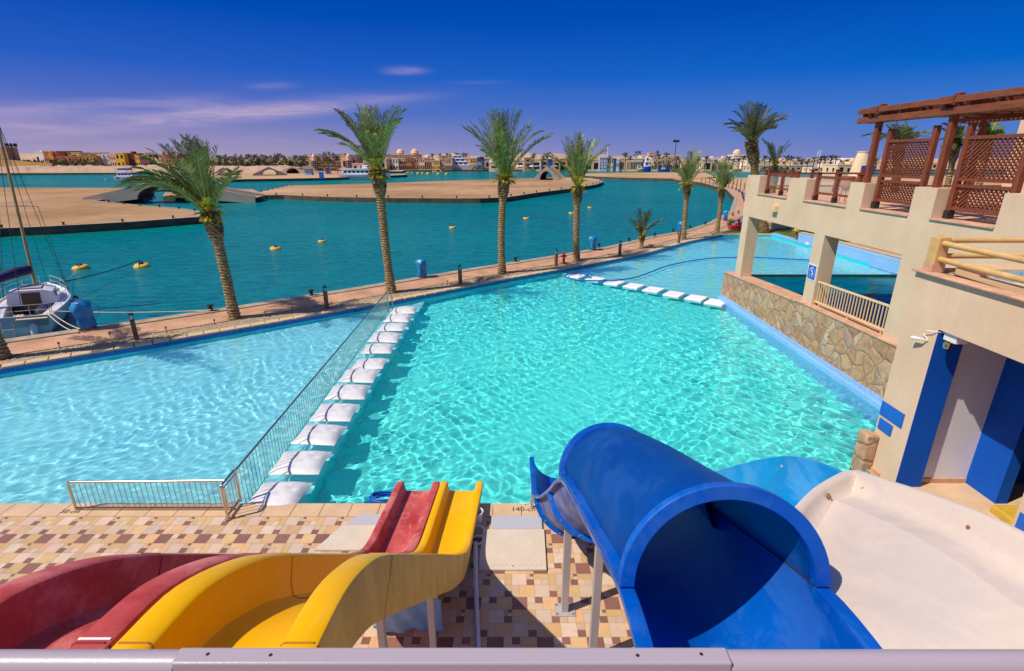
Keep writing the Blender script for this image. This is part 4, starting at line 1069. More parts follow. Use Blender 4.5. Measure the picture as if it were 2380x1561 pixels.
# white repair patch on the red rim
l_, r_ = rd_edge(2.13); pt = MB(); pt.box(r_ - .19, r_ - .01, 2.122, 2.138, 4.500, 4.509); pt.build('repair_patch', M['stepslab'], rs_t, bevel=.004)
def leg(parent, x, y, z, w_=.085, base=True, zb=0.0, brk=True, m=None):
    mb = MB(); mb.box(x - w_ / 2, x + w_ / 2, y - w_ / 2, y + w_ / 2, zb + .012, z)
    l = mb.build('leg', m or M['galv'], parent, bevel=.006)
    if base:
        bpl = MB().box(x - .17, x + .17, y - .13, y + .13, zb + .005, zb + .02); bo = bpl.build('base_plate', M['galv'], l)
        bl = MB()
        for sx in (-1, 1):
            for sy in (-1, 1): bl.lathe([(.014, .02), (.012, .04)], (x + sx * .13, y + sy * .09, zb), 6)
        bl.build('bolt', M['rust'], bo)
    return l
for (x, y, z) in [(-1.03, 5.05, 1.98), (-1.42, 4.25, 2.62), (-2.35, 5.05, 1.95), (-2.75, 4.3, 2.6)]:
    P_ = ys_t if x > -2 else rs_t
    leg(P_, x, y, z - .02, .08)
MB().box(-1.15, -.92, 4.95, 5.16, 1.86, 2.0).build('bracket', M['yellow_out'], ys_t, bevel=.01)
MB().box(-1.56, -1.25, 4.15, 4.36, 2.5, 2.66).build('bracket', M['yellow_out'], ys_t, bevel=.01)
for x in (-1.5, -2.5): leg(ys_t if x > -2 else rs_t, x, 9.0, .10, .07, base=False)
for x in (-1.3, -2.4): leg(ys_t if x > -2 else rs_t, x - .2, 1.3, 4.05, .1)

# blue tube slide
bt_ = thing('tube_slide', 'big blue tube slide with an open mouth facing the viewer', 'water slide', (1.2, 6.5, 0))
BZ = [(.6, 4.36), (1.4, 4.37), (2.0, 4.37), (2.7, 4.30), (3.6, 3.99), (4.6, 3.63), (5.55, 3.19), (6.3, 2.48), (7.0, 1.86), (7.6, 1.46), (8.2, 1.24), (8.8, 1.10), (9.45, 1.03)]
bx_ = lambda y: interp(y, [(1.0, 1.40), (2.7, 1.41), (5.6, 1.27), (7.6, 1.02), (9.45, 1.02)])
bpth = dense([(bx_(y), y, z) for y, z in BZ], 5)
rin, rfl = .60, .70
lo = []; lx = []; NA = 20
for i in range(len(bpth)):
    p, tt, s_, n = station(bpth, i); s_ = Vector((1, 0, 0)); dp = interp(p.y, [(5.5, .62), (7.5, .56), (9.4, .50)])
    wf = interp(p.y, [(2.7, 1.0), (5.6, .97), (9.45, .93)])
    inn_ = [p + s_ * (-rfl * wf) + n * 0, p + s_ * (-(rin + .02) * wf) + n * .006]
    for a in range(NA + 1):
        g = math.pi * (1 + a / NA); inn_.append(p + s_ * (rin * wf * math.cos(g)) + n * (dp * math.sin(g)))
    inn_ += [p + s_ * ((rin + .02) * wf) + n * .006, p + s_ * (rfl * wf)]
    ex_ = [p + s_ * (rfl * wf), p + s_ * (rfl * wf) - n * .045, p + s_ * ((rin + .035) * wf) - n * .05]
    for a in range(NA, -1, -1):
        g = math.pi * (1 + a / NA); ex_.append(p + s_ * ((rin + .03) * wf * math.cos(g)) + n * ((dp + .03) * math.sin(g) - .03))
    ex_ += [p + s_ * (-(rin + .035) * wf) - n * .05, p + s_ * (-rfl * wf) - n * .045, p + s_ * (-rfl * wf)]
    lo.append(inn_); lx.append(ex_)
a = MB(); a.sweep(lo, closed_ring=False, cap=False); a.build('channel', M['blue'], bt_, smooth=50)
a = MB(); i0 = min(range(len(bpth)), key=lambda k2: abs(bpth[k2].y - 5.6)); a.sweep(lx, closed_ring=False, cap=False)
a.build('channel_underside', M['bluefade'], bt_, smooth=50)
def yidx(y): return min(range(len(bpth)), key=lambda k2: abs(bpth[k2].y - y))
j0, j1 = yidx(2.72), yidx(5.6)
up, uo = [], []
for i in range(j0, j1 + 1):
    p, tt, s_, n = station(bpth, i); s_ = Vector((1, 0, 0)); p = p + n * .012
    wf = interp(p.y, [(2.7, 1.0), (5.6, .97)])
    up.append([p + s_ * (rin * wf * math.cos(math.pi * a / 28)) + n * (rin * wf * math.sin(math.pi * a / 28)) for a in range(29)])
    uo.append([p + s_ * ((rin + .025) * wf * math.cos(math.pi * a / 28)) + n * ((rin + .025) * wf * math.sin(math.pi * a / 28)) for a in range(29)])
a = MB(); rings = [x + y[::-1] for x, y in zip(up, uo)]; a.sweep(rings, closed_ring=True, cap=True); a.build('tube_cover', M['bluecover'], bt_, smooth=50)
# flanges: arch rings at both ends of the cover and rails where it is bolted to the channel
def arch(i, r0, r1, th, name):
    p, tt, s_, n = station(bpth, i); s_ = Vector((1, 0, 0)); wf = interp(p.y, [(2.7, 1.0), (5.6, .97)]); mb = MB(); rings = []
    for a in range(33):
        g = math.pi * a / 32; c_, d_ = math.cos(g), math.sin(g); o_ = p + n * .012
        f = lambda r, k2: o_ + s_ * (r * wf * c_) + n * (r * wf * d_) + tt * k2
        rings.append([f(r0, -th), f(r1, -th), f(r1, th), f(r0, th)])
    mb.sweep(rings, closed_ring=True, cap=True); mb.build(name, M['blue'], bt_, smooth=40, bevel=.008)
arch(j0, rin - .002, rfl, .035, 'mouth_flange'); arch(j1, rin + .02, rfl, .03, 'end_flange')
for sg in (-1, 1):
    mb = MB(); rings = []
    for i in range(j0, j1 + 1):
        p, tt, s_, n = station(bpth, i); wf = interp(p.y, [(2.7, 1.0), (5.6, .97)]); p = p + Vector((sg, 0, 0)) * 0
        q_ = lambda u, v: p + Vector((sg * u * wf, 0, 0)) + n * v
        rings.append([q_(rin + .02, .014), q_(rfl, .014), q_(rfl, .05), q_(rin + .02, .055)])
    mb.sweep(rings, closed_ring=True, cap=True); mb.build('side_flange', M['blue'], bt_, smooth=40)
sm_ = MB()
for sg in (-1, 1):
    sm_.tube([station(bpth, i)[0] + Vector((sg * (rin - .002), 0, .006)) for i in range(j0, j1 + 1)], .006, 5)
sm_.build('seam', M['flange'], bt_)
# joints with bolts on the open run below the tube
for yj in (6.25, 7.35):
    i = yidx(yj); p, tt, s_, n = station(bpth, i); mb = MB()
    rings = [[Vector(v) + (Vector(v) - p).normalized() * k2 + tt * e for (k2, e) in ((.0, -.02), (.075, -.02), (.075, .02), (.0, .02))] for v in lx[i][3:-3]]
    mb.sweep(rings, closed_ring=True, cap=True); fo = mb.build('joint_flange', M['blue'], bt_, smooth=40)
    for k2 in range(4, len(lx[i]) - 4, 3):
        v = Vector(lx[i][k2]); v = v + (v - p).normalized() * .045
        MB().tube([v - tt * .035, v + tt * .035], .014, 6).build('bolt', M['rust'], fo)
lg = leg(bt_, .86, 6.5, 1.86, .11); leg(bt_, 1.18, 5.62, 2.4, .11); leg(bt_, .42, 9.1, .98, .055); leg(bt_, 1.5, 9.1, .6, .055); leg(bt_, 1.3, 1.6, 3.6, .12)
MB().beam((.42, 9.1, .45), (1.5, 9.1, .45), .04, .05).build('cross_brace', M['galv'], bt_)
MB().box(.80, .92, 6.40, 6.60, 1.80, 1.98).build('saddle', M['galv'], bt_, bevel=.01)

# pale blue slide beyond the white one
ls = thing('pale_blue_slide', 'light blue open slide beyond the white slide, mostly behind the tube', 'water slide', (2.7, 7, 0))
LZ = [(4.0, 4.10), (4.4, 4.03), (5.1, 3.77), (5.7, 3.38), (6.3, 2.91), (7.0, 2.33), (7.7, 1.74), (8.3, 1.25), (8.9, .86), (9.5, .62), (10.1, .50)]
lp = dense([(2.55, y, z) for y, z in LZ], 4); li, le = [], []
for i in range(len(lp)):
    p, tt, s_, n = station(lp, i); a_ = .80
    inn_ = [p + Vector((-a_, 0, 0)), p + Vector((-a_ + .07, 0, 0)) + n * .006]
    for k2 in range(17):
        g = math.pi * (1 + k2 / 16); inn_.append(p + Vector(((a_ - .08) * math.copysign(abs(math.cos(g)) ** .8, math.cos(g)), 0, 0)) + n * (.46 * math.sin(g)))
    inn_ += [p + Vector((a_ - .07, 0, 0)) + n * .006, p + Vector((a_, 0, 0))]; li.append(inn_)
    le.append([p + Vector((a_, 0, 0)), p + Vector((a_, 0, 0)) - n * .05, p + Vector((a_ * .85, 0, 0)) - n * .35, p + Vector((.4, 0, 0)) - n * .52, p + Vector((-.4, 0, 0)) - n * .52, p + Vector((-a_ * .85, 0, 0)) - n * .35, p + Vector((-a_, 0, 0)) - n * .05, p + Vector((-a_, 0, 0))])
a = MB(); a.sweep(li, closed_ring=False, cap=False); a.build('chute', M['lightblue'], ls, smooth=50)
a = MB(); a.sweep(le, closed_ring=False, cap=False); a.build('outer_shell', M['blue'], ls, smooth=50)
for x, y, z in [(2.55, 6.3, 2.3), (2.55, 8.2, .8)]: leg(ls, x, y, z, .11)
MB().tube([(3.24, 5.35, 3.48), (3.31, 5.35, 3.50)], .022, 8).build('bolt', M['galv'], ls)

# white wide slide start
ws_ = thing('white_slide', 'wide white fibreglass slide with a raised rim and rusty bolts at right', 'water slide', (3, 3, 0))
rim = smooth_path([(3.40, .8, 4.90), (3.36, 1.8, 4.82), (3.35, 2.77, 4.69), (3.35, 3.34, 4.52), (3.35, 3.9, 4.30), (3.345, 4.2, 4.185)], 5)
lip = smooth_path([(3.335, 4.25, 4.17), (3.20, 4.245, 4.168), (3.0, 4.14, 4.165), (2.75, 3.98, 4.16), (2.50, 3.77, 4.16), (2.25, 3.52, 4.16), (2.0, 3.2, 4.17)], 4)
def inward(P, i):
    a_, b_ = P[max(i - 1, 0)], P[min(i + 1, len(P) - 1)]; tt = (b_ - a_); nn = Vector((-tt.y, tt.x, 0)).normalized(); return nn
full = list(rim) + list(lip); rings = []
for i, p in enumerate(full):
    nn = inward(full, i)
    dp = .21 if i < len(rim) else lerp(.21, .12, min(1, (i - len(rim)) / 10))
    rings.append([p - nn * .005 - Vector((0, 0, .26)), p - nn * .005 - Vector((0, 0, .02)), p + Vector((0, 0, .0)), p + nn * .05 + Vector((0, 0, .008)), p + nn * .075 - Vector((0, 0, .02)), p + nn * .10 - Vector((0, 0, dp * .62)), p + nn * .15 - Vector((0, 0, dp * .92)), p + nn * .24 - Vector((0, 0, dp)), p + nn * .40 - Vector((0, 0, dp + .012))])
a = MB(); a.sweep(rings, closed_ring=False, cap=False)
a.build('rim', M['white'], ws_, smooth=60)
floor_edge = [r[-1] for r in rings]; NL = 14; fl = MB(); fv = []
for i, p in enumerate(floor_edge):
    for k2 in range(NL + 1):
        t_ = k2 / NL; q_ = p.lerp(Vector((2.03, min(p.y, 3.1) if p.x > 2.2 else p.y, min(4.31, p.z + .02, 4.31 - max(0, min(p.y, 3.1) - 2.4) * .33))), t_)
        q_ = q_ - Vector((0, 0, .03 * math.sin(t_ * math.pi))); fv.append(q_)
fl.add(fv, [(i * (NL + 1) + k2, i * (NL + 1) + k2 + 1, (i + 1) * (NL + 1) + k2 + 1, (i + 1) * (NL + 1) + k2) for i in range(len(floor_edge) - 1) for k2 in range(NL)])
fl.build('basin', M['white'], ws_, smooth=60)
def bolt_at(p, nn):
    p = Vector(p); nn = Vector(nn).normalized()
    wsh = MB().tube([p, p + nn * .006], .026, 12).build('washer', M['rust'], ws_); MB().tube([p, p + nn * .022], .013, 6).build('bolt_head', M['rust'], wsh)
bolt_at((3.262, 3.02, 4.515), (-1, 0, .25)); bolt_at((2.86, 3.93, 4.11), (.45, -.8, .3))
wb = MB().tube([(3.255, 4.06, 4.13), (3.235, 4.055, 4.135)], .022, 10); wb.build('capped_bolt', M['white'], ws_)
for x, y in ((3.1, 3.6), (2.3, 2.2), (3.1, 1.2)): leg(ws_, x, y, 4.0, .12)
# ---------------------------------------------------------------- terrace building on the right
X0 = 11.4; XD2 = 11.95
tb_ = thing('terrace_building', 'beige rendered terrace building on columns beside the pool, at right', 'building', (13, 18, 0))
w_ = MB()
w_.box(X0, XD2, 10.6, 26.0, 4.35, 5.42)                       # long beam above the openings
w_.box(X0, XD2, 25.28, 25.92, 1.30, 4.35)
w_.box(X0, XD2, 18.92, 19.58, 1.60, 4.35)
w_.box(X0, XD2, 10.6, 14.98, 1.60, 4.35)
w_.build('colonnade', M['render'], tb_)
for (y0, y1) in ((24.72, 26.0), (20.75, 22.04), (17.28, 18.04), (14.30, 15.12), (2.0, 12.32)):
    MB().box(X0, XD2, y0, y1, 5.42, 6.24).build('pier', M['render'], tb_)
w_ = MB()
for (y0, y1) in ((22.04, 24.72), (18.04, 20.75), (15.12, 17.28), (12.32, 14.30)): w_.box(X0 - .05, XD2 + .12, y0 + .003, y1 - .003, 5.425, 5.46)
w_.build('sill', M['sill'], tb_)
MB().box(XD2 + .003, 24.0, 10.6, 25.95, 4.37, 5.40).build('terrace_floor', M['sill'], tb_)
for (x, y) in ((16.5, 12), (21.5, 12)): MB().box(x, x + .55, y, y + .6, -.2, 4.37).build('column', M['render'], tb_)
MB().box(X0 + .002, XD2, 2.0, 10.6, 4.75, 5.42).build('back_wall', M['render'], tb_)
MB().box(X0, 26, 10.2, 10.598, -.2, 5.40).build('side_wall', M['render'], tb_)
w_ = MB(); w_.box(X0 - .012, XD2 + .01, 25.26, 25.94, 1.30, 1.42); w_.build('tile_foot', M['skyband'], tb_)
MB().box(XD2 + 1, 25, 10.7, 14.5, -.2, 1.0).build('inner_walkway', M['sill'], tb_)
# stone retaining wall with a sloping ledge
sw = thing('stone_wall', 'rubble stone wall with a terracotta ledge rising from the pool', 'wall', (11.3, 19, 0))
a = MB(); tops = [(26.9, 1.28), (23, 1.47), (19.7, 1.61), (19.68, 1.66), (14, 1.78), (10.62, 1.80)]
vs = []
for y, z in tops: vs += [(11.25, y, -1.6), (11.25, y, z), (12.0, y, z), (12.0, y, -1.6)]
N = len(tops); a.add(vs, [(i * 4 + j, i * 4 + (j + 1) % 4, (i + 1) * 4 + (j + 1) % 4, (i + 1) * 4 + j) for i in range(N - 1) for j in range(4)] + [(0, 1, 2, 3), tuple((N - 1) * 4 + j for j in (3, 2, 1, 0))])
a.build('masonry', M['stone'], sw)
a = MB(); vs = []
for y, z in tops: vs += [(11.22, y, z + .003), (11.22, y, z + .05), (12.05, y, z + .05), (12.05, y, z + .003)]
a.add(vs, [(i * 4 + j, i * 4 + (j + 1) % 4, (i + 1) * 4 + (j + 1) % 4, (i + 1) * 4 + j) for i in range(N - 1) for j in range(4)] + [(0, 1, 2, 3), tuple((N - 1) * 4 + j for j in (3, 2, 1, 0))])
a.build('ledge', M['sill'], sw)
MB().box(11.19, 11.247, 10.92, 26.93, -.10, .13).build('mosaic_strip', M['skyband'], sw)
MB().box(11.07, 11.188, 10.92, 26.95, -1.5, -.022).build('pale_ledge', M['palewall'], sw, receiver=True)
rw = MB(); rw.box(8.32, 8.598, 10.58, 10.95, -1.2, .86); tag(rw.build('stone_pier', M['stone'], bevel=.04), 'low rough stone pier at the pool corner beside the beige wall', 'stone pier')
# plunge pool under the terrace
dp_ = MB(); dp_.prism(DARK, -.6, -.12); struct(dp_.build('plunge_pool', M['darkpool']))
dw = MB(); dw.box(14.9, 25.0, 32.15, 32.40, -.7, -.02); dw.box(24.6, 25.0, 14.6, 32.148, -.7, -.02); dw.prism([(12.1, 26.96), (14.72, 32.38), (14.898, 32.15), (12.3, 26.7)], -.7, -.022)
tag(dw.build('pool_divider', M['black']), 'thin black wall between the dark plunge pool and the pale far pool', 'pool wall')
# high pale blue wall round the far pool
bw = thing('blue_pool_wall', 'pale blue tiled wall along the far right side of the pool', 'wall', (25.3, 40, 0))
WL = [(25.28, 32.4), (25.28, 39), (25.28, 45.8)]
a = MB(); curtain(WL, -.7, .86, a); a.build('face', M['palewall'], bw)
a = MB(); curtain(offset(WL, .012), .62, .855, a); a.build('mosaic_edge', M['skyband'], bw)
a = MB(); L_ = offset(WL, -.5); ribbon(offset(WL, .05), L_, .865, a); curtain(L_, -.7, .865, a); a.build('cap', M['coping'], bw)
bw = MB(); bw.prism([(25.22, 50.5), (25.28, 45.81), (25.8, 45.81), (25.8, 51)], -.6, .10); tag(bw.build('low_pool_edge', M['palewall']), 'low pale blue pool edge by the person in the yellow shirt', 'wall')
MB_ = MB().box(25.2, 25.262, 43.9, 44.4, .0, .2); tag(MB_.build('skimmer', M['cctv']), 'small white skimmer box on the blue pool wall', 'skimmer')
# lawn and low walls behind the pool
lw = MB(); lw.prism([(20.4, 51.3), (25.85, 51.0), (25.85, 46), (30, 46), (46, 47), (46, 58), (27, 60), (24.6, 56.2)], .0, .012, bottom=False); struct(lw.build('lawn', M['grass']))
for i, (p0, p1, hh, lab) in enumerate([((1790, 533), (1838, 530), .9, 'low beige garden wall on the lawn left of the person'), ((1838, 532), (1870, 536), 1.3, 'higher beige garden wall behind the person in yellow'), ((1704, 531), (1722, 525), .5, 'short stone planter edge beside the red hose box')]):
    a_, b_ = gz(*p0), gz(*p1); a = MB(); a.beam((a_[0], a_[1], hh / 2), (b_[0], b_[1], hh / 2), .35, hh); tag(a.build('garden_wall', M['render'] if i < 2 else M['quay'], bevel=.03), lab, 'wall')
sx, sy, _ = gz(1696, 527, 0)
o = weeds('garden_shrub', [(sx, sy, 0), (sx + .2, sy, .2)], 90, .9, (.12, .15, .04), .35); tag(o, 'small dry shrub at the lawn corner near the red hose box', 'shrub')
# furniture of the terrace: wooden railings in the gaps
def railing(name, lab, pts, glass=True, zb=5.46, group=None, hp=1.0):
    t = thing(name, lab, 'railing', (*pts[0], zb), group)
    for x, y in pts:
        MB().box(x - .065, x + .065, y - .065, y + .065, zb + .004, zb + hp).build('post', M['timber'], t, bevel=.012)
        MB().box(x - .085, x + .085, y - .085, y + .085, zb + hp + .002, zb + hp + .04).build('post_cap', M['timber'], t, bevel=.012)
        MB().box(x - .075, x + .075, y - .075, y + .075, zb + .003, zb + .18).build('shoe', M['black'], t)
    for a_, b_ in zip(pts, pts[1:]):
        for z, h in ((zb + .86, .08), (zb + .28, .07)): MB().beam((*a_, z), (*b_, z), .06, h).build('rail', M['timber'], t)
        if glass:
            g_ = MB(); va, vb = Vector(a_), Vector(b_); va2 = va.lerp(vb, .08); vb2 = va.lerp(vb, .92); g_.beam((*va2, zb + .58), (*vb2, zb + .58), .012, .46); g_.build('glass_panel', M['pane'], t)
    return t
m = bpy.data.materials.new('clear_pane'); m.use_nodes = True; q = NT(m.node_tree); b = m.node_tree.nodes['Principled BSDF']
b.inputs['Base Color'].default_value = (.75, .80, .78, 1); b.inputs['Roughness'].default_value = .05; b.inputs['Alpha'].default_value = .10; M['pane'] = m
railing('timber_railing', 'brown timber railing with glass in the leftmost gap of the terrace parapet', [(11.75, 24.58), (11.75, 23.3), (11.75, 22.16)], group=None)
railing('timber_railing', 'brown timber railing with glass in the second gap of the terrace parapet', [(11.75, 20.6), (11.75, 19.35), (11.75, 18.16)])
railing('timber_railing', 'brown timber railing along the far side of the terrace', [(12.2, 25.85), (13.45, 25.85), (14.4, 25.85), (15.6, 25.85), (16.8, 25.85), (18.6, 25.85), (20.4, 25.85), (22.2, 25.85), (23.8, 25.85)], glass=False)
t = thing('clay_pot', 'round clay pot on a dark stand behind the second parapet gap', 'pot', (12.8, 20.4, 5.4))
MB().lathe([(.10, .42), (.20, .52), (.25, .72), (.22, .92), (.24, .95), (.20, .95), (.18, .8)], (12.9, 20.6, 5.4), 18, cap=False).build('pot', M['pot'], t, smooth=50)
st = MB()
for k2 in range(3): st.tube([(12.9 + .2 * math.cos(k2 * 2.1), 20.6 + .2 * math.sin(k2 * 2.1), 5.4), (12.9 + .14 * math.cos(k2 * 2.1), 20.6 + .14 * math.sin(k2 * 2.1), 5.95)], .012, 5)
st.build('stand', M['black'], t)
# lattice screens
def lattice(lab, y0, y1):
    t = thing('lattice_screen', lab, 'lattice screen', (11.75, (y0 + y1) / 2, 5.46))
    for y in (y0, y1):
        MB().box(11.68, 11.82, y - .07, y + .07, 5.464, 7.86).build('post', M['timber'], t, bevel=.012); MB().box(11.665, 11.835, y - .085, y + .085, 5.463, 5.68).build('shoe', M['black'], t)
    def panel(z0, z1):
        for zz in (z0, z1): MB().box(11.70, 11.80, y1 + .07, y0 - .07, zz - .04, zz + .04).build('frame_rail', M['timber'], t)
        ya, yb = y1 + .07, y0 - .07; mb = MB(); st_ = .13; hgt = z1 - z0; n_ = int((yb - ya + hgt) / st_)
        for sg, xo in ((1, .012), (-1, -.012)):
            for k2 in range(n_ + 1):
                s0 = ya - hgt + k2 * st_ if sg > 0 else ya + k2 * st_
                p_, q_ = (s0, z0), (s0 + sg * hgt, z1)
                # clip to the panel
                def clip(p_, q_):
                    (u0, v0), (u1, v1) = p_, q_; t0, t1 = 0, 1
                    for lo_, hi_, c0, d0 in ((ya, yb, u0, u1 - u0),):
                        ta, tb2 = (lo_ - c0) / d0, (hi_ - c0) / d0
                        if ta > tb2: ta, tb2 = tb2, ta
                        t0, t1 = max(t0, ta), min(t1, tb2)
                    return None if t1 - t0 < .03 else ((u0 + (u1 - u0) * t0, v0 + (v1 - v0) * t0), (u0 + (u1 - u0) * t1, v0 + (v1 - v0) * t1))
                r = clip(p_, q_)
                if r: mb.beam((11.75 + xo, *r[0]), (11.75 + xo, *r[1]), .040, .016, up=(1, 0, 0)) if False else mb.beam((11.75 + xo, *r[0]), (11.75 + xo, *r[1]), .042, .016, up=(1, 0, 0))
        mb.build('lattice', M['timber'], t)
    panel(5.74, 6.32); panel(6.48, 7.50)
lattice('brown timber lattice screen in the third parapet gap, the left one', 17.12, 15.30)
lattice('brown timber lattice screen nearest the right edge of the photo', 14.16, 12.45)
# pergola
pg = thing('pergola', 'brown timber pergola with a slatted roof above the terrace', 'pergola', (13, 14, 5.4))
for (x, y) in ((11.68, 17.66), (11.68, 14.72), (11.68, 11.4), (11.68, 8.2), (15.0, 17.66), (15.0, 14.72), (15.0, 11.4)):
    MB().box(x - .08, x + .08, y - .08, y + .08, 6.242 if x < 12 else 5.402, 8.62).build('post', M['timber'], pg, bevel=.012)
for x in (11.52, 11.86, 14.86, 15.16): MB().box(x - .05, x + .05, 4.0, 18.5, 8.08, 8.26).build('beam', M['beam'], pg, bevel=.01)
for k2 in range(17):
    y = 18.2 - k2 * .82; MB().box(11.47, 15.6, y - .045, y + .045, 8.262, 8.40).build('rafter', M['beam'], pg)
for k2 in range(9): MB().box(11.62 + k2 * .5, 11.69 + k2 * .5, 4.0, 18.42, 8.402, 8.46).build('purlin', M['beam'], pg)
for k2 in range(88):
    y = 18.36 - k2 * .155; MB().box(11.47, 15.7, y - .035, y + .035, 8.462, 8.49).build('slat', M['beam'], pg)
MB().box(11.40, 11.468, 4.0, 18.46, 8.36, 8.52).build('fascia', M['beam'], pg, bevel=.01)
for y in (17.66, 14.72, 11.4): MB().box(11.36, 11.398, y - .22, y + .22, 8.35, 8.53).build('splice', M['beam'], pg)
# block of the next building behind the lattice
nb = thing('neighbour_building', 'beige building with a stepped parapet behind the lattice screens', 'building', (24, 20, 0))
NBX, NBY, NBZ = gy(2300, 290, 21)
a = MB(); a.box(19.2, 34, 9, 21.0, 5.4, 8.55); a.box(18.4, 34, 9, 20.0, 5.4, 8.0); a.box(20.6, 34, 9, 19.6, 8.55, 9.1); a.build('wall', M['render'], nb)
for k2 in range(3): MB().box(18.36, 18.398, 10.5 + k2 * 3.2, 11.7 + k2 * 3.2, 6.2, 7.4).build('window', M['winglass'], nb)
# cream balustrade between the columns
t = thing('cream_balustrade', 'cream metal balustrade with slim bars between the second and third column', 'balustrade', (11.5, 17, 1.7))
ZB = lambda y: interp(y, [(14.9, 1.82), (19.0, 1.72)])
MB().beam((11.5, 18.90, ZB(18.9) + .90), (11.5, 15.0, ZB(15) + .93), .07, .07).build('top_rail', M['cream_metal'], t, bevel=.01)
MB().beam((11.5, 18.90, ZB(18.9) + .15), (11.5, 15.0, ZB(15) + .15), .07, .06).build('bottom_rail', M['cream_metal'], t, bevel=.01)
for k2 in range(25):
    y = 18.8 - k2 * .157; MB().box(11.485, 11.515, y - .015, y + .015, ZB(y) + .17, ZB(y) + .88).build('bar', M['cream_metal'], t)
for y in (18.6, 16.9, 15.2): MB().box(11.48, 11.52, y - .02, y + .02, ZB(y) - .02, ZB(y) + .13).build('foot', M['cream_metal'], t)
# wall lamp under the parapet and swimmer sign on the column
lx_, ly_, lz_ = 11.4, 23.05, 4.95
t = thing('wall_lamp', 'cream box lamp on the terrace wall above the first opening', 'wall lamp', (11.3, 22.9, 4.9))
MB().box(11.22, 11.398, 22.55, 22.95, 4.82, 5.08).build('box', M['cream_metal'], t, bevel=.01); MB().box(11.215, 11.219, 22.62, 22.88, 4.86, 5.04).build('face', M['render'], t)
t = thing('swimming_sign', 'square blue sign with a white swimmer emblem on the middle column', 'sign', (11.39, 19.25, 3.0))
MB().box(11.384, 11.397, 18.98, 19.54, 2.62, 3.20).build('plate', M['signwhite'], t); MB().box(11.380, 11.3835, 19.01, 19.51, 2.65, 3.17).build('panel', M['sign'], t)
sg_ = MB(); xx = 11.378
def blob(y, z, r, n=10): sg_.add([(xx, y + r * math.cos(6.2832 * i / n), z + r * math.sin(6.2832 * i / n)) for i in range(n)], [tuple(range(n))])
def stroke(y0, z0, y1, z1, w2=.018): d = Vector((y1 - y0, z1 - z0)).normalized() * w2; sg_.add([(xx, y0 - d.y, z0 + d.x), (xx, y0 + d.y, z0 - d.x), (xx, y1 + d.y, z1 - d.x), (xx, y1 - d.y, z1 + d.x)], [(0, 1, 2, 3)])
blob(19.25, 3.08, .03); stroke(19.36, 3.04, 19.22, 2.92, .022); stroke(19.22, 2.92, 19.20, 2.84, .025); stroke(19.20, 2.84, 19.28, 2.80)
for i in range(14):
    if i in (3, 10): continue
    a0, a1 = 6.2832 * i / 14, 6.2832 * (i + .8) / 14; stroke(19.26 + .17 * math.cos(a0), 2.91 + .19 * math.sin(a0), 19.26 + .17 * math.cos(a1), 2.91 + .19 * math.sin(a1), .008)
sg_.build('emblem', M['signwhite'], t, recalc=False)

# near beige wall with the blue painted porch
pw_ = thing('porch_wall', 'near beige wall with a deep blue and white striped porch', 'building', (9, 8, 0))
a = MB(); a.box(8.60, 9.20, 9.852, 10.80, -.2, 4.74); a.box(8.60, 9.05, 1.0, 9.852, 3.73, 4.74); a.box(8.60, 9.05, 1.0, 7.32, -.2, 3.73); a.build('wall', M['render'], pw_, bevel=.01)
MB().box(9.202, 11.398, 1.0, 10.79, 4.30, 4.70).build('roof_slab', M['render'], pw_)
MB().box(8.606, 9.18, 9.842, 9.851, .0, 3.728).build('blue_stripe', M['bluepaint'], pw_)
MB().box(9.205, 10.34, 10.02, 10.2, -.2, 4.298).build('white_stripe', M['whitepaint'], pw_)
MB().box(10.342, 10.6, 9.25, 10.2, -.2, 4.298).build('inner_pier', M['bluepaint'], pw_)
MB().box(9.207, 10.33, 9.99, 10.018, .004, .12).build('skirting', M['sill'], pw_)
a = MB(); a.box(12.2, 12.4, 1.0, 10.5, -.2, 4.298); a.box(10.602, 12.2, 10.0, 10.2, -.2, 4.298); a.box(9.06, 12.2, 1.0, 1.2, -.2, 4.298); a.build('inner_wall', M['bluepaint'], pw_)
MB().box(8.80, 12.2, 1.2, 10.0, -.1, .003).build('porch_floor', M['coping'], pw_)
MB().box(10.0, 10.9, 7.6, 9.0, .005, .17).build('yellow_step', M['stepyellow'] if 'stepyellow' in M else M['yellow_out'], pw_, bevel=.02)
MB().box(8.585, 8.598, 5.4, 7.25, .35, 1.35).build('blue_panel', M['sign'], pw_)
a = MB(); a.box(8.50, 11.40, 10.62, 10.82, 4.742, 4.80); a.box(8.50, 8.78, 1.0, 10.62, 4.742, 4.79); a.build('kerb', M['sill'], pw_, bevel=.015)
MB().box(8.56, 9.3, 10.3, 10.83, -.2, .05).build('plinth', M['sill'], pw_)
for (y0, y1, z0, z1, lab) in ((10.07, 10.78, 1.36, 1.70, 'larger blank blue notice plate on the near beige wall'), (10.30, 10.73, 1.02, 1.29, 'smaller blank blue notice plate below the larger one')):
    t = thing('notice_plate', lab, 'notice', (8.59, y0, z0)); MB().box(8.578, 8.597, y0, y1, z0, z1).build('plate', M['sign'], t, bevel=.004); MB().box(8.5745, 8.5775, y0 + .02, y1 - .02, z0 + .02, z1 - .02).build('face', M['sign'], t)
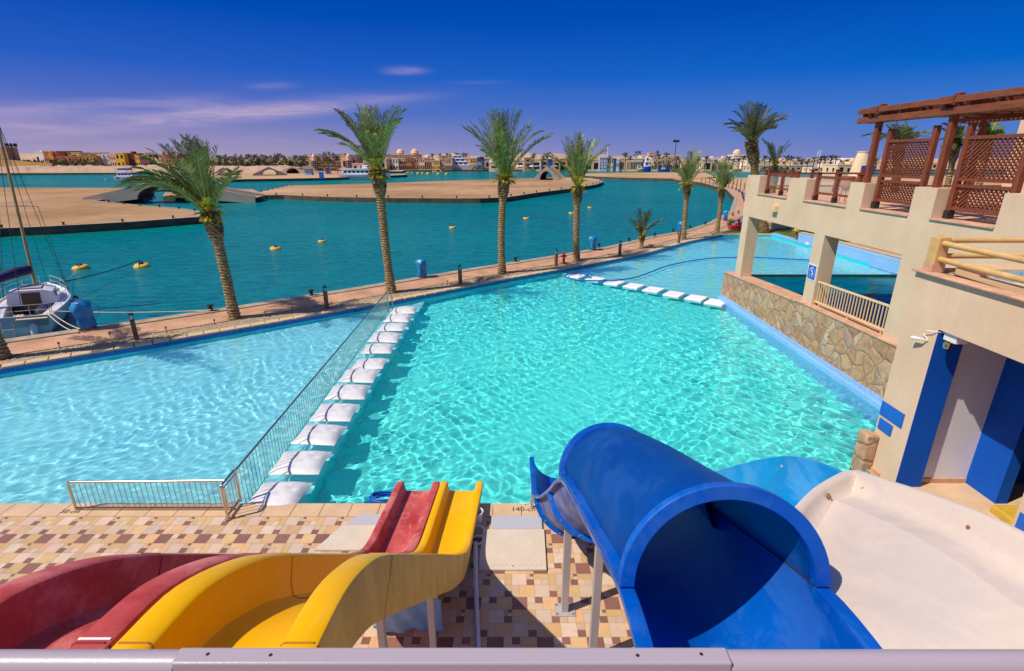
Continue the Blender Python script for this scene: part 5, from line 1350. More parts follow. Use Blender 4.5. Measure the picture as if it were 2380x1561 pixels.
# security camera
t = thing('security_camera', 'white bullet security camera on the beige wall corner', 'security camera', (8.5, 10.1, 3.6))
MB().tube([(8.60, 10.03, 3.43), (8.54, 10.05, 3.45), (8.48, 10.08, 3.46)], .018, 10).build('mount', M['cctv'], t, smooth=50)
MB().tube([(8.48, 10.08, 3.46), (8.46, 10.26, 3.42), (8.46, 10.275, 3.418)], [.025, .042, .038], 12).build('body', M['cctv'], t, smooth=50)
MB().tube(smooth_path([(8.57, 10.0, 3.46), (8.54, 10.12, 3.58), (8.52, 10.02, 3.66), (8.55, 9.9, 3.68), (8.7, 9.8, 3.68)], 5), .009, 6).build('cable', M['cctv'], t, smooth=60)
t = thing('dome_camera', 'small dome camera with a white bracket under the porch lintel', 'security camera', (8.7, 9.7, 3.5))
MB().box(8.66, 8.90, 9.45, 9.76, 3.56, 3.727).build('junction_box', M['cctv'], t, bevel=.01)
MB().lathe([(.0, .0), (.07, .02), (.085, .08), (.085, .14), (.05, .16)], (8.72, 9.68, 3.38), 14).build('dome', M['steel'], t, smooth=50)
# roof terrace with a log rail and a small pool
lr = thing('log_railing', 'pale log railing round the small roof pool at right', 'railing', (8.75, 10.5, 4.8))
for (x, y) in ((8.74, 10.55), (8.74, 7.0), (12.0 - .75, 10.55)):
    MB().box(x - .12, x + .12, y - .12, y + .12, 4.80, 5.50).build('post', M['log'], lr, bevel=.02); MB().box(x - .13, x + .13, y - .13, y + .13, 4.795, 4.95).build('post_foot', M['sill'], lr)
for z in (5.37, 5.05):
    MB().tube([(8.74, 10.43, z), (8.70, 8.5, z - .01), (8.74, 6.5, z)], .058, 10).build('rail', M['log'], lr, smooth=50)
    MB().tube([(8.86, 10.55, z + .05), (11.2, 10.55, z + .05)], .055, 10).build('rail', M['log'], lr, smooth=50)
rp = thing('roof_pool', 'small tiled pool on the roof terrace behind the log railing', 'pool', (10, 9, 4.75))
a = MB(); a.box(9.0, 11.3, 9.75, 10.3, 4.705, 4.98); a.box(9.0, 9.25, 6, 9.75, 4.705, 4.83); a.build('surround', M['coping'], rp)
MB().box(9.26, 11.3, 9.735, 9.748, 4.71, 4.95).build('tile_band', M['skyband'], rp); MB().box(9.26, 11.3, 6.0, 9.73, 4.704, 4.735).build('pool_bed', M['poolbed'], rp)
# ---------------------------------------------------------------- the person cleaning the pool edge
def skinned(name, bones, parent, m, sub=2):
    """bones: list of joints (pos, radius, parent index); grown into one surface"""
    me = bpy.data.meshes.new(name); me.from_pydata([b[0] for b in bones], [(b[2], i) for i, b in enumerate(bones) if b[2] >= 0], [])
    o = bpy.data.objects.new(name, me); COL.objects.link(o); me.materials.append(m)
    sk = o.modifiers.new('skin', 'SKIN'); sv = me.skin_vertices[0].data
    for i, b in enumerate(bones): sv[i].radius = (b[1], b[1] * (b[3] if len(b) > 3 else 1)); sv[i].use_root = (i == 0)
    s2 = o.modifiers.new('sub', 'SUBSURF'); s2.levels = sub; s2.render_levels = sub
    if parent: o.parent = parent
    return o
px_, py_ = 25.5, 46.4
pe = thing('person', 'person in a yellow shirt and red shorts bending over the pool edge', 'person', (px_, py_, .1)); pe.scale = (.80, .80, .68)
J = [((0, 0, .98), .15, -1, .8), ((-.05, 0, 1.10), .15, 0, .8), ((-.26, .02, 1.28), .15, 1, .85), ((-.44, .03, 1.36), .13, 2, .9), ((-.55, .03, 1.38), .06, 3), ((-.64, .03, 1.36), .085, 4), ((-.73, .03, 1.33), .085, 5),
     ((.0, -.10, .92), .11, 0), ((-.04, -.12, .50), .07, 7), ((.02, -.12, .08), .045, 8), ((-.14, -.12, .03), .04, 9),
     ((.0, .10, .92), .11, 0), ((.06, .13, .50), .07, 11), ((.10, .13, .08), .045, 12), ((-.06, .13, .03), .04, 13),
     ((-.42, -.18, 1.32), .065, 3), ((-.44, -.26, 1.04), .045, 15), ((-.56, -.22, .80), .033, 16), ((-.62, -.21, .72), .03, 17),
     ((-.42, .22, 1.32), .065, 3), ((-.48, .28, 1.04), .045, 19), ((-.62, .20, .82), .033, 20), ((-.68, .19, .75), .03, 21)]
for hi, sy in ((18, -.21), (22, .19)):
    b_ = J[hi][0]
    for k2 in range(4): J.append(((b_[0] - .05, b_[1] + (k2 - 1.5) * .02, b_[2] - .06 + .008 * abs(k2 - 1.5)), .009, hi))
    J.append(((b_[0] + .01, b_[1] + .045, b_[2] - .03), .010, hi))
body = skinned('body', J, pe, M['skin'])
skinned('shirt', [((.02, 0, 1.02), .17, -1, .85), ((-.06, 0, 1.11), .175, 0, .85), ((-.26, .02, 1.29), .178, 1, .88), ((-.45, .03, 1.365), .15, 2, .9), ((-.43, -.19, 1.31), .085, 3), ((-.44, -.245, 1.13), .075, 4), ((-.43, .23, 1.31), .085, 3), ((-.465, .275, 1.13), .075, 6)], pe, M['shirt'])
skinned('shorts', [((.0, 0, 1.0), .172, -1, .88), ((.0, -.10, .90), .13, 0), ((-.03, -.12, .60), .105, 1), ((.0, .10, .90), .13, 0), ((.045, .125, .60), .105, 3)], pe, M['shorts'])
hr = MB(); hr.lathe([(.0, .10), (.06, .085), (.095, .03), (.10, -.02), (.09, -.05)], (-.70, .03, 1.375), 12, cap=False); o = hr.build('hair', M['hair'], None, smooth=60); o.parent = pe
fe = MB(); fe.box(-.80, -.775, .0, .02, 1.33, 1.36); fe.box(-.80, -.775, .045, .065, 1.33, 1.36); fe.box(-.83, -.80, .025, .04, 1.30, 1.33); fe.box(-.815, -.79, .01, .055, 1.265, 1.275); o = fe.build('face', M['hair'], None); o.parent = pe

# ---------------------------------------------------------------- buoys
bt0 = thing('mooring_buoy', '', 'buoy')
MB().lathe([(.0, -.2), (.48, -.2), (.62, -.05), (.62, .12), (.50, .26), (.2, .28), (.0, .28)], n=18, cap=False).build('float', M['buoy'], bt0, smooth=50)
a = MB(); a.tube([(-.14, 0, .27), (-.16, 0, .42), (0, 0, .48), (.16, 0, .42), (.14, 0, .27)], .05, 6); a.lathe([(.22, .27), (.2, .34), (.05, .36)], n=10); a.build('shackle', M['black'], bt0, smooth=50)
BU = [(188, 625, 1.0, 'yellow mooring buoy tied to the sailboat, the left of the two nearest'), (330, 621, .98, 'yellow mooring buoy holding the dark rope of the sailboat'), (641, 580, .9, 'yellow mooring buoy between the first and second palm'),
      (749, 563, .75, 'low yellow mooring buoy just left of the second palm'), (1052, 530.5, .78, 'yellow mooring buoy between the second and third palm'), (1223, 509, .78, 'yellow mooring buoy just right of the third palm'),
      (1328, 497, .78, 'pale mooring buoy close to the left of the fourth palm'), (1371, 484, .78, 'pale mooring buoy right of the fourth palm')]
for i, (x, y, s_, lab) in enumerate(BU):
    o = bt0 if i == 0 else copy_tree(bt0); X, Y, _ = gz(x, y, SEA_Z); o.location = (X, Y, SEA_Z); o.scale = (s_ * .88,) * 3; o.rotation_euler = (.06, -.08, i * 1.3); tag(o, lab, 'buoy', 'mooring buoys in the near channel')
fb = MB().lathe([(.0, -.2), (.5, -.1), (.62, .2), (.5, .5), (.0, .62)], n=10, cap=False).build('small_buoy', M['buoy'], smooth=60)
for i, (cx, cy) in enumerate([(125, 436), (180, 441), (270, 440), (266, 454), (338, 444), (415, 447), (416, 460), (498, 424), (532, 420), (572, 460), (612, 416), (664, 410), (695, 462), (760, 408), (980, 403), (1103, 400)]):
    o = fb if i == 0 else fb.copy()
    if i: COL.objects.link(o)
    X, Y, _ = gz(929.7 + .15625 * cx, 334.7 + .15625 * cy, SEA_Z); o.location = (X, Y, SEA_Z); s_ = 1.5 if Y < 280 else 1.2; o.scale = (s_,) * 3
    tag(o, 'small pale yellow buoy afloat in the far harbour near the white yacht', 'buoy', 'small buoys in the far harbour')

# ---------------------------------------------------------------- boats
def hull_mesh(L, B, h, n=14, bow=1.9, transom=.82, sheer=.25, keel=.45, flare=.12):
    """hull along +x with the bow at x = L/2; returns rings from stern to bow"""
    rings = []
    for i in range(n + 1):
        t = i / n; x = -L / 2 + L * t
        wv = (transom + (1 - transom) * math.sin(min(1, t / .45) * math.pi / 2)) if t < .45 else max(.015, 1 - ((t - .45) / .55) ** bow)
        hw = B / 2 * wv; zt = h * (1 + sheer * max(0, t - .3) ** 1.5)
        ring = []
        for k2 in range(9):
            u = k2 / 4 - 1; au = abs(u)
            yy = math.copysign(hw * (1 - (1 - au) ** 2.4) * (1 - flare * (1 - au)), u) if au > 0 else 0
            zz = -keel * (1 - .7 * t ** 4) + (zt + keel * (1 - .7 * t ** 4)) * au ** 1.7
            ring.append((x + .0, yy, zz))
        rings.append(ring)
    return rings
def place(t, x, y, z, rz): t.location = (x, y, z); t.rotation_euler.z = rz
# sailboat
sb = thing('sailboat', 'small white sailboat moored stern-to at the quay on the left', 'sailboat')
L, Bm, hh = 7.4, 2.75, .95
rg = hull_mesh(L, Bm, hh, 20, 2.0, .80, .22)
a = MB(); a.sweep(rg, closed_ring=False, cap=False); a.add(rg[0], [tuple(range(9))]); a.build('hull', M['hulltint'], sb, smooth=60)
a = MB()
for sg in (0, 8):
    pts = [Vector(r[sg]) for r in rg]; a.tube([p + Vector((0, 0, .02)) for p in pts], .05, 6)
a.build('toe_rail', M['yacht'], sb, smooth=50)
a = MB(); P0 = [(r[0][0], r[0][1] * .97, r[0][2] - .01) for r in rg]; P1 = [(r[8][0], r[8][1] * .97, r[8][2] - .01) for r in rg]
n = len(rg)
dk_idx = [i for i in range(n) if rg[i][0][0] > -1.0]
a.add([P0[i] for i in dk_idx] + [P1[i] for i in dk_idx], [(i, i + 1, len(dk_idx) + i + 1, len(dk_idx) + i) for i in range(len(dk_idx) - 1)])
for s_, PP in ((1, P1), (-1, P0)):
    idx = [i for i in range(n) if rg[i][0][0] <= -.6]
    a.add([PP[i] for i in idx] + [(PP[i][0], PP[i][1] - s_ * .42, PP[i][2]) for i in idx], [(i, i + 1, len(idx) + i + 1, len(idx) + i) for i in range(len(idx) - 1)])
    a.add([(PP[i][0], PP[i][1] - s_ * .42, PP[i][2]) for i in idx] + [(PP[i][0], PP[i][1] - s_ * .45, .42) for i in idx], [(i, i + 1, len(idx) + i + 1, len(idx) + i) for i in range(len(idx) - 1)])
a.box(-3.6, -1.0, -.75, .75, .38, .42); a.box(-3.7, -3.55, -.9, .9, .42, .93)
a.build('deck', M['hull'], sb, smooth=40)
def cabin_ring(x, w2, z): return [(x, -w2, .90), (x, -w2 * .86, z * .93), (x, -w2 * .5, z), (x, w2 * .5, z), (x, w2 * .86, z * .93), (x, w2, .90)]
a = MB(); a.sweep([cabin_ring(-1.0, .98, 1.62), cabin_ring(-.2, 1.0, 1.66), cabin_ring(1.0, .86, 1.52), cabin_ring(1.9, .5, 1.12)], closed_ring=True, cap=True); a.build('cabin', M['hull'], sb, smooth=35)
MB().box(-1.035, -1.002, -.36, .36, .62, 1.50).build('companionway', M['wood'], sb)
MB().box(-.75, .15, -.42, .42, 1.665, 1.71).build('hatch', M['galv'], sb, bevel=.02)
for sg in (-1, 1): MB().add([(-.6, sg * .985, 1.15), (.9, sg * .90, 1.12), (.9, sg * .865, 1.32), (-.6, sg * .93, 1.42)], [(0, 1, 2, 3)]).build('cabin_window', M['yglass'], sb)
MB().tube([(.55, 0, 1.55), (.55, 0, 10.2)], [.075, .05], 10).build('mast', M['mast'], sb, smooth=60)
MB().tube([(.55, -.8, 5.6), (.55, .8, 5.6)], .025, 6).build('spreader', M['galv'], sb)
a = MB(); a.tube([(.48, .08, 2.45), (.1, .45, 2.42), (-.6, 1.15, 2.20), (-1.3, 1.85, 1.98), (-1.65, 2.2, 1.90)], [.20, .24, .21, .17, .08], 10); sc_ = a.build('sail_cover', M['navy'], sb, smooth=60)
MB().tube([(.5, .05, 2.2), (-1.8, 2.35, 1.75)], .045, 8).build('boom', M['galv'], sb)
a = MB()
for p_, q_ in [((.55, 0, 10.3), (3.75, 0, 1.2)), ((.55, 0, 10.3), (-3.6, 0, 1.0)), ((.55, .0, 9.8), (.45, 1.3, 1.0)), ((.55, 0, 9.8), (.45, -1.3, 1.0)), ((.55, .8, 5.6), (.5, 1.32, 1.0)), ((.55, -.8, 5.6), (.5, -1.32, 1.0)), ((-1.75, 2.3, 1.8), (.55, 0, 10.2)), ((-1.6, 2.1, 1.8), (-2.9, .8, .9))]: a.tube([p_, q_], .012, 4)
a.build('rigging', M['darkrope'], sb)
a = MB()
zt = 1.0
def rail(pts, zr=.55):
    a.tube([(x, y, z + zr) for x, y, z in pts], .016, 5); a.tube([(x, y, z + zr * .5) for x, y, z in pts], .010, 4)
    for x, y, z in pts: a.tube([(x, y, z), (x, y, z + zr)], .014, 5)
for s_, c_ in ((1, 8), (-1, 0)):
    rail([Vector(rg[i][c_]) * .97 + Vector((0, 0, .03)) for i in (0, 4, 8, 12, 16, 19)])
rail([Vector(rg[0][0]) + Vector((.05, .1, .0)), Vector((-3.65, -.3, .95)), Vector((-3.65, .3, .95)), Vector(rg[0][8]) + Vector((.05, -.1, 0))], .5)
a.build('guard_rail', M['galv'], sb, smooth=60)
for (x, y, z, m_) in [(1.2, -1.42, .45, 'navy'), (.3, -1.52, .5, 'hulltint'), (-.6, -1.52, .35, 'hull'), (-1.8, 1.5, .4, 'navy')]:
    MB().lathe([(.03, -.36), (.12, -.28), (.13, .2), (.03, .32)], (x, y, z), 10).build('fender', M[m_], sb, smooth=60)
MB().lathe([(.05, -.45), (.15, -.3), (.15, .2), (.05, .34)], (-3.85, -.35, .3), 10).build('fender', M['hull'], sb, smooth=60)
a = MB()
for y in (.35, .75): a.tube([(-3.72, y, .9), (-3.85, y, .1), (-3.85, y, -.3)], .018, 5)
for z in (-.2, .1, .4): a.tube([(-3.85, .35, z), (-3.85, .75, z)], .018, 5)
a.build('boarding_ladder', M['galv'], sb, smooth=60)
MB().box(-3.95, -3.72, -.9, .2, .80, .86).build('stern_plank', M['rope'], sb, bevel=.01)
a = MB(); pillow(a, -1.6, -.45, .72, .42, .28, .22, 8, 3); a.build('canvas_bundle', M['navy'], sb, smooth=60)
for k2 in range(3): MB().box(-2.9, -1.9, .25 + k2 * .14, .36 + k2 * .14, .60, .64).build('seat_slat', M['rope'], sb)
sx, sy, _ = gz(62, 782, SEA_Z); ex_, ey_, _ = gz(140, 672, SEA_Z)
dirv = Vector((ex_ - sx, ey_ - sy)).normalized(); rz = math.atan2(dirv.y, dirv.x)
sb.rotation_euler.z = rz; sb.location = (sx + dirv.x * 3.7, sy + dirv.y * 3.7, SEA_Z); sb.rotation_euler.x = R(3)
def bw_(x, y, z):
    c_, s_ = math.cos(rz), math.sin(rz); return (sb.location.x + x * c_ - y * s_, sb.location.y + x * s_ + y * c_, z + SEA_Z)
def ropeline(name, lab, p, q, sag, r, m_):
    pts = [Vector(p).lerp(Vector(q), t_) - Vector((0, 0, sag * 4 * t_ * (1 - t_))) for t_ in np.linspace(0, 1, 15)]
    tag(MB().tube(pts, r, 5).build(name, M[m_], smooth=60), lab, 'rope')
ropeline('mooring_rope', 'pale rope from the sailboat stern along the quay to a black bollard', bw_(-3.4, -1.0, 1.0), (*gz(490.6, 721, .25)[:2], .25), .10, .022, 'rope')
wx, wy, _ = gz(205, 766, .2)
ropeline('mooring_rope', 'upper pale rope from the sailboat to the nearest blue wrapped pillar', bw_(-3.4, -1.0, 1.0), (wx - .25, wy - .1, .25), .12, .02, 'rope')
ropeline('mooring_rope', 'lower pale rope from the sailboat to the nearest blue wrapped pillar', bw_(-3.5, -.9, .95), (wx - .3, wy - .2, .15), .2, .02, 'rope')
b1 = gz(188, 622, SEA_Z); b2 = gz(330, 618, SEA_Z)
ropeline('mooring_rope', 'thin pale rope from the sailboat bow to the left yellow buoy', bw_(3.4, -.2, 1.2), (b1[0], b1[1], SEA_Z + .35), .5, .016, 'rope')
ropeline('mooring_rope', 'dark rope stretched from the sailboat bow to the right yellow buoy', bw_(3.2, -.4, 1.1), (b2[0], b2[1], SEA_Z + .45), .15, .03, 'darkrope')

def motor_boat(name, lab, x0, x1, ywl, h, tiers, hullm, rz_off=0.0, cat='boat', glass='yglass', beam=.28, extra=None, flip=False, bow=2.0):
    """x0..x1 picture columns at the waterline row ywl; tiers: (from, to, width share, height, glass?) along the length"""
    xa, ya, _ = gz(x0, ywl, SEA_Z); xb, yb, _ = gz(x1, ywl, SEA_Z); L = (xb - xa) / max(.25, math.cos(rz_off)); Bm = L * beam
    t = thing(name, lab, cat); rg = hull_mesh(L, Bm, h, 16, bow, .88, .3, .5)
    a = MB(); a.sweep(rg, closed_ring=False, cap=False); a.add(rg[0], [tuple(range(9))])
    a.add([r[0] for r in rg] + [r[8] for r in rg], [(i, i + 1, 17 + i + 1, 17 + i) for i in range(16)]); a.build('hull', M[hullm], t, smooth=45)
    z = h * 1.0
    for (f0, f1, wv, th, gl) in tiers:
        u0, u1, bw = -L / 2 + f0 * L, -L / 2 + f1 * L, Bm * wv / 2; sl = th * .7
        a = MB(); a.sweep([[(u0, -bw, z), (u0 + .1, -bw * .94, z + th), (u0 + .1, bw * .94, z + th), (u0, bw, z)], [(u1 - sl * .2, -bw * .9, z), (u1 - sl, -bw * .84, z + th), (u1 - sl, bw * .84, z + th), (u1 - sl * .2, bw * .9, z)]], closed_ring=True, cap=True)
        a.box(u0 - .1, u1 - sl * .9, -bw * 1.0, bw * 1.0, z + th, z + th + .10 * max(1, L / 22)); a.build('deckhouse', M['yacht'], t, bevel=.02)
        if gl:
            nn = gl
            for s_ in (-1, 1):
                a = MB()
                for k2 in range(nn):
                    g0, g1 = lerp(u0 + .3, u1 - sl - .2, (k2 + .1) / nn), lerp(u0 + .3, u1 - sl - .2, (k2 + .9) / nn); ff = (g0 - u0) / (u1 - u0)
                    wy_ = lambda u_: bw * lerp(.975, .88, (u_ - u0) / (u1 - u0)) * 1.012
                    a.add([(g0, s_ * wy_(g0), z + th * .35), (g1, s_ * wy_(g1), z + th * .35), (g1, s_ * wy_(g1) * .975, z + th * .82), (g0, s_ * wy_(g0) * .975, z + th * .82)], [(0, 1, 2, 3)])
                a.build('window_row', M[glass], t)
        z += th + .12
    if extra: extra(t, L, Bm, h, z)
    cx, cy = (xa + xb) / 2, (ya + yb) / 2; t.location = (cx, cy + Bm * .4, SEA_Z); t.rotation_euler.z = rz_off + (math.pi if flip else 0); return t
def ferry_x(t, L, B, h, z):
    MB().box(-L * .05, L * .07, -B * .10, B * .10, z - .1, z + 1.2).build('funnel', M['yacht'], t, bevel=.05)
    a = MB(); a.box(-L / 2 - 1.2, -L / 2 + .3, -B * .4, B * .4, .25, .40); a.build('swim_platform', M['yacht'], t)
    a = MB(); [a.tube([(u, s_ * B * .42, h), (u, s_ * B * .42, h + .8)], .03, 4) for s_ in (-1, 1) for u in np.linspace(-L * .48, -L * .36, 4)]; [a.tube([(-L * .48, s_ * B * .42, h + .8), (-L * .36, s_ * B * .42, h + .8)], .04, 4) for s_ in (-1, 1)]; a.build('deck_rail', M['galv'], t)
    MB().box(-L * .42, L * .30, -B / 2 * 1.005, -B / 2 * .99, h * .38, h * .46).build('hull_stripe', M['yglass'], t)
motor_boat('ferry', 'white passenger ferry with a row of dark windows at the stone pier', 788, 905, 418, 1.9, [(.08, .92, .82, 1.7, 9), (.02, .55, .78, .35, 0)], 'hulltint', extra=ferry_x)
def yacht_x(t, L, B, h, z):
    MB().tube([(-L * .02, 0, z), (-L * .02, 0, z + 2.6)], .12, 6).build('radar_mast', M['yacht'], t)
    MB().box(-L * .06, L * .0, -B * .2, B * .2, z + 1.3, z + 1.5).build('radar_arch', M['yacht'], t)
motor_boat('motor_yacht', 'large white motor yacht with stacked decks in the far harbour', 1037, 1104, 398.5, 3.6, [(.10, .84, .86, 2.0, 4), (.16, .74, .8, 1.9, 3), (.24, .62, .7, 1.6, 2), (.30, .52, .5, .5, 0)], 'hull', extra=yacht_x, beam=.24)
def lb_x(t, L, B, h, z):
    for u in (-L * .36, L * .02):
        for s_ in (-1, 1): MB().tube([(u, s_ * B * .36, h), (u, s_ * B * .36, z + 1.4)], .06, 5).build('canopy_post', M['yacht'], t)
    MB().box(-L * .40, L * .10, -B * .42, B * .42, z + 1.4, z + 1.52).build('canopy', M['yacht'], t)
    MB().box(-L * .30, L * .06, -B * .43, B * .43, z + .75, z + 1.35).build('blue_canvas', M['bluecanopy'], t)
    MB().box(-L * .38, -L * .30, -B / 2 * 1.02, -B / 2 * 1.0, h * .45, h * .85).build('red_mark', M['hydrant'], t)
motor_boat('motor_boat', 'white motor boat with a blue canopy beyond the left palm', 268, 330, 422.5, 1.7, [(.12, .70, .8, 1.3, 4)], 'hull', extra=lb_x, rz_off=R(8), beam=.34)
motor_boat('dinghy', 'tiny grey dinghy afloat left of the white motor boat', 243, 253, 419.5, .45, [], 'galv', beam=.4)
motor_boat('small_motor_boat', 'small white motor boat by the town quay right of the third palm', 1213, 1232, 395.5, 1.6, [(.2, .8, .8, 1.6, 2), (.3, .7, .7, .9, 0)], 'hull', beam=.4)
motor_boat('yellow_boat', 'bright yellow boat with a rounded cabin behind the sand spit', 1480, 1495, 399.5, 1.5, [(.06, .96, .95, 2.2, 4)], 'yellow', beam=.4)
motor_boat('bow_on_boat', 'white and blue motor boat seen bow-on behind the sand spit', 1496, 1515, 399.5, 3.0, [(.1, .9, .9, 2.6, 2), (.2, .85, .8, 2.4, 2), (.3, .7, .7, 1.3, 0)], 'bluecanopy', beam=.9)
motor_boat('blue_boat', 'low dark blue boat behind the sand spit near the town', 1530, 1558, 400, 1.5, [(.3, .6, .6, 1.2, 2)], 'bluecanopy', beam=.3)
motor_boat('moored_yacht', 'white yacht moored on the right between palm trunk and terrace', 1866, 1890, 401, 2.0, [(.1, .8, .8, 2.0, 3), (.2, .7, .7, 2.0, 2)], 'hull', beam=.35) if False else None

# ---------------------------------------------------------------- small concrete bridges on the sand
def bridge(lab, pL, pR, h, wd, arch_w, arch_h, ang=None, at=.5):
    """humped footbridge between two picture points on the sand; side faces with an arched opening"""
    A = Vector(gz(*pL)); B = Vector(gz(*pR)); L = (B - A).length; d = (B - A).normalized(); nn = Vector((-d.y, d.x, 0))
    t = thing('footbridge', lab, 'bridge', tuple((A + B) / 2))
    def topz(u): return lerp(.35, h, 1 - abs(u / (at if u < at else 1 - at) - (1 if u < at else at / (1 - at))) ** 1.0) if False else (lerp(.35, h, u / at) if u < at else lerp(.35, h, (1 - u) / (1 - at)))
    def side(off, th):
        us = sorted(set([0, .02, at, .98, 1] + [at + arch_w / L / 2 * math.cos(math.pi * k2 / 12) for k2 in range(13)])); mb = MB(); top, bot = [], []
        for u in us:
            v = (u - at) / (arch_w / L / 2); zb = arch_h * math.sqrt(max(0, 1 - v * v)) if abs(v) < 1 else 0
            top.append((u, topz(u))); bot.append((u, zb - (1.0 if zb == 0 else 0)))
        n = len(us)
        vs = [A + d * (u * L) + nn * (off + e) + Vector((0, 0, z)) for e in (0, th) for (u, z) in top + bot]
        fs = []
        for i in range(n - 1): fs += [(i, i + 1, n + i + 1, n + i), (2 * n + i, 2 * n + i + 1, 3 * n + i + 1, 3 * n + i), (i, i + 1, 2 * n + i + 1, 2 * n + i), (n + i, n + i + 1, 3 * n + i + 1, 3 * n + i)]
        fs += [(0, n, 3 * n, 2 * n), (n - 1, 2 * n - 1, 4 * n - 1, 3 * n - 1)]; mb.add(vs, fs); mb.build('parapet', M['concrete'], t)
    side(0, .5); side(wd, .5)
    mb = MB(); us = np.linspace(0, 1, 13)
    vs = [A + d * (u * L) + nn * e + Vector((0, 0, max(.05, topz(u) - .8))) for e in (.5, wd) for u in us]; mb.add(vs, [(i, i + 1, 13 + i + 1, 13 + i) for i in range(12)]); mb.build('ramp', M['sand'], t)
    mb = MB(); k_ = 12; ar = [(at * L + arch_w / 2 * math.cos(math.pi * k2 / k_), arch_h * math.sin(math.pi * k2 / k_) - .0) for k2 in range(k_ + 1)]
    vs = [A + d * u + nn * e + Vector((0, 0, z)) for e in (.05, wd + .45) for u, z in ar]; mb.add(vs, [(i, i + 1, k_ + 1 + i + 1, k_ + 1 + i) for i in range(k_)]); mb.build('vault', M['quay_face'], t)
    return t
bridge('long low concrete bridge joining the left island to the long island', (193, 465), (592, 461), 3.3, 5.5, 9.5, 2.4, at=.47)
bridge('concrete humped bridge at the back of the long island, by the third palm', (1238, 419), (1302, 419.5), 4.6, 16, 4.5, 2.9)
bridge('concrete humped bridge on the far sand nearest the left palm', (588, 409), (668, 408), 3.4, 12, 6, 2.4)
bridge('grey humped bridge with a wide arch on the far sand', (642, 404), (720, 404.5), 3.4, 10, 7, 2.6, at=.5)
bridge('sand-coloured small bridge left of the row on the far shore', (500, 409), (560, 408), 3.2, 10, 5, 2.2)
bridge('low dark bridge beside the far quay right of the white yacht', (1095, 397), (1130, 397), 5.0, 8, 9, 3.2)
# kiosk and tent on the far sand
kx, ky, _ = gz(719, 407.5)
t = thing('kiosk', 'small blue and white kiosk with a pale gable roof on the far sand', 'kiosk', (kx, ky, 0))
MB().box(kx - 1.5, kx + 1.5, ky - 1.2, ky + 1.2, 0, 2.6).build('body', M['cloth'], t)
a = MB(); a.add([(kx - 2.4, ky - 1.8, 2.6), (kx + 2.4, ky - 1.8, 2.6), (kx, ky - 1.8, 4.1), (kx - 2.4, ky + 1.8, 2.6), (kx + 2.4, ky + 1.8, 2.6), (kx, ky + 1.8, 4.1)], [(0, 1, 2), (3, 5, 4), (0, 2, 5, 3), (1, 4, 5, 2), (0, 3, 4, 1)]); a.build('roof', M['concrete'], t)
bx, by, _ = gz(748, 416); tag(MB().box(bx - .8, bx + .8, by - .3, by + .3, 0, 2.4).build('notice_board', M['sign'], bevel=.05), 'small dark blue board standing on the far quay left of the ferry', 'board')
bx, by, _ = gz(1787, 412)
# ---------------------------------------------------------------- the town across the water
_wm = {}
def unit_box(m):
    if m not in _wm:
        me = bpy.data.meshes.new('window'); vs = [(x, y, z) for z in (0, 1) for y in (0, 1) for x in (0, 1)]
        me.from_pydata(vs, [], [(0, 2, 3, 1), (4, 5, 7, 6), (0, 1, 5, 4), (2, 6, 7, 3), (0, 4, 6, 2), (1, 3, 7, 5)]); me.materials.append(M[m]); _wm[m] = me
    return _wm[m]
def ubox(name, m, parent, x0, x1, y0, y1, z0, z1):
    o = bpy.data.objects.new(name, unit_box(m)); COL.objects.link(o); o.parent = parent
    l = parent.location; o.location = (x0 - l.x, y0 - l.y, z0 - l.z); o.scale = (x1 - x0, y1 - y0, z1 - z0); return o
_cm = {}
def wallmat(c):
    if c not in _cm: _cm[c] = mat('town_render', c, .9, .10, .25, spec=.15, fine=.08)
    return _cm[c]
TAN, CREAM, SANDC, BRN, RED, OCH, YEL, WHT, GRY, PNK = (.76, .54, .34), (.86, .67, .46), (.80, .60, .40), (.40, .23, .14), (.54, .19, .11), (.68, .36, .08), (.82, .50, .07), (.86, .78, .68), (.55, .45, .37), (.78, .54, .40)
rb = random.Random(9)
